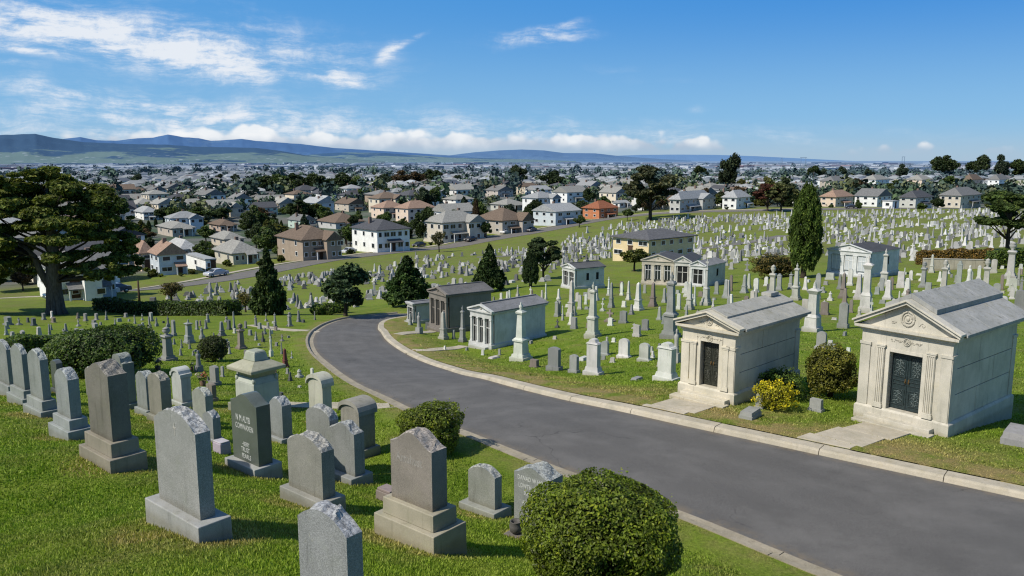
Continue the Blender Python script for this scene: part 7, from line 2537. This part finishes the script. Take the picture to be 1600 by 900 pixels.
def pole(px, py, top, label, arms=True, name='utility_pole'):
    P = hit(px, py); m = proj(P)[2] / F
    H = (py - top) * m
    o = empty(name, P, R(50))
    MB().tube([(0, 0, -0.5), (0, 0, H)], [0.17, 0.1], 8).build('post', M_WOOD, o)
    if arms:
        MB().box(0, 0, H - 0.9, H - 0.75, 2.2, 0.12).build('crossarm', M_WOOD, o)
        for x in (-1, -0.4, 0.4, 1):
            MB().lathe([(0.05, H - 0.75), (0.07, H - 0.65), (0.03, H - 0.55)], 6, x, 0).build('insulator', M_STEEL, o)
    reg(o, px, py, None, 'pole', 'utility poles', label)


pole(218, 472, 438, 'short wooden post standing by the boundary hedge', False, 'wooden_post')
pole(333, 410, 383, 'wooden pole before the dense green tree by the white garage')
pole(542, 384, 346, 'wooden utility pole left of the bright white house')
pole(815, 306, 281, 'wooden utility pole in front of the dark town-centre trees')
pole(1270, 300, 268, 'thin utility pole rising right of the tall solitary cypress')


def pylon(px, py, top, spread, label):
    r_ = 2300.0
    d = ray(px, 256); d = d / math.hypot(d[0], d[1])
    x, y = d[0] * r_, d[1] * r_
    z = float(plain(x, y))
    dd = proj((x, y, z))[2]
    H = (py - top) * dd / F
    o = empty('power_pylon', (x, y, z))
    w = spread * dd / F / 2
    mb = MB()
    for s_ in (-1, 1):
        mb.tube([(s_ * w, 0, 0), (s_ * w * 0.9, 0, H)], [0.9, 0.6], 5)
    mb.build('mast', M_FARSTEEL, o)
    MB().box(0, 0, H * 0.97, H, w * 2.6, 0.7).build('crossarm', M_FARSTEEL, o)
    reg(o, px, py, None, 'pylon', None, label)


M_FARSTEEL = tint_mat('hazy_steel', 0.7, 0.1, 1, 0, 10, 0.2, color=(0.13, 0.19, 0.27))  # blue of the far haze painted into the steel
pylon(1411, 262, 241, 4, 'slim grey power pylon on the horizon left of the skyline trees')
pylon(1255, 263, 244, 8, 'wide grey power pylon frame on the horizon right of the very tall dark tree')
pylon(1221, 264, 247, 2, 'thin dark mast on the horizon beyond the red-roofed sheds')
# ------------------------------------------------------------------ labels that single each thing out
LM = [('the white columned mausoleum', 795, 505), ('the dark stone mausoleum', 725, 482), ('the tiny pale vault', 657, 487), ('the lone white chapel', 910, 430), ('the three joined chapels', 1066, 420), ('the white cemetery office', 1350, 405),
      ('the nearest mausoleum', 1450, 570), ('the cream mausoleum', 1155, 560), ('the tall solitary cypress', 1255, 365), ('the big square tomb', 402, 585), ('the dark ball bush', 334, 543), ('the huge old cypress', 88, 400), ('the wide round bush', 165, 545),
      ('the pointed conical cypress', 421, 440), ('the far road bend', 545, 505), ('the cream stone wall', 1500, 412), ('the kerbside round bush', 676, 668),
      ('the bright white house', 598, 370), ('the large beige house', 707, 355), ('the grey-brown house', 485, 380), ('the pale blue gabled house', 262, 405), ('the broad-roofed bungalow', 372, 395), ('the terracotta house', 932, 328), ('the tall flat-topped pine', 1016, 300),
      ('the very tall conifer', 1138, 270), ('the peach cemetery-edge house', 1308, 310), ('the wide cream house', 1507, 310), ('the town-centre trees', 838, 276), ('the two peach houses', 620, 328), ('the red-leaved tree', 1203, 308), ('the skyline trees', 1530, 258), ('the mint house', 474, 347)]
ORD = ['nearest to', 'second nearest', 'third nearest', 'fourth nearest', 'fifth nearest', 'sixth nearest', 'seventh nearest', 'eighth nearest', 'ninth nearest', 'tenth nearest', 'eleventh nearest', 'twelfth nearest', 'thirteenth nearest', 'fourteenth nearest', 'fifteenth nearest', 'sixteenth nearest', 'seventeenth nearest', 'eighteenth nearest', 'nineteenth nearest', 'twentieth nearest']
LM = [(a.replace('very tall conifer', 'very tall dark tree'), b, c) for a, b, c in LM]
for e in list(PROTO.values()) + [q for l_ in TREE.values() for q in l_] + PH:
    if not e[-1]:
        for ch in list(e[0].children):
            bpy.data.objects.remove(ch)
        bpy.data.objects.remove(e[0])
buckets = {}
for o, px, py, head in THINGS:
    k = min(LM, key=lambda l: math.hypot((px - l[1]), (py - l[2]) * 1.6))
    dx, dy = px - k[1], (py - k[2]) * 1.6
    side = ('right of' if dx > 0 else 'left of') if abs(dx) > abs(dy) else ('below' if dy > 0 else 'above')
    buckets.setdefault((head, k[0], side), []).append((math.hypot(dx, dy), o))
for (head, lm, side), lst in buckets.items():
    lst.sort(key=lambda q: q[0])
    for i, (_, o) in enumerate(lst):
        if len(lst) == 1:
            o['label'] = f'{head} {side} {lm}, only one there'
        else:
            o['label'] = f'{head}, {ORD[min(i, 19)].replace(" to", "")} {side} {lm}'

for o in COL.objects:
    if o.get('label') and len(o['label'].split()) > 16:
        print('LONG', o.name, len(o['label'].split()), o['label'])
# ------------------------------------------------------------------ render settings
scene.render.engine = 'CYCLES'
scene.view_settings.view_transform = 'Standard'
scene.view_settings.look = 'None'
scene.view_settings.exposure = 0
scene.view_settings.gamma = 1
cy = scene.cycles
cy.use_denoising = True
try:
    cy.denoiser = 'OPENIMAGEDENOISE'
    cy.denoising_prefilter = 'ACCURATE'
except Exception:
    pass
cy.max_bounces = 5; cy.diffuse_bounces = 3; cy.glossy_bounces = 2; cy.transmission_bounces = 3; cy.transparent_max_bounces = 6; cy.volume_bounces = 0
cy.use_adaptive_sampling = True
cy.adaptive_threshold = 0.008
cy.filter_width = 1.2
scene.render.use_persistent_data = False
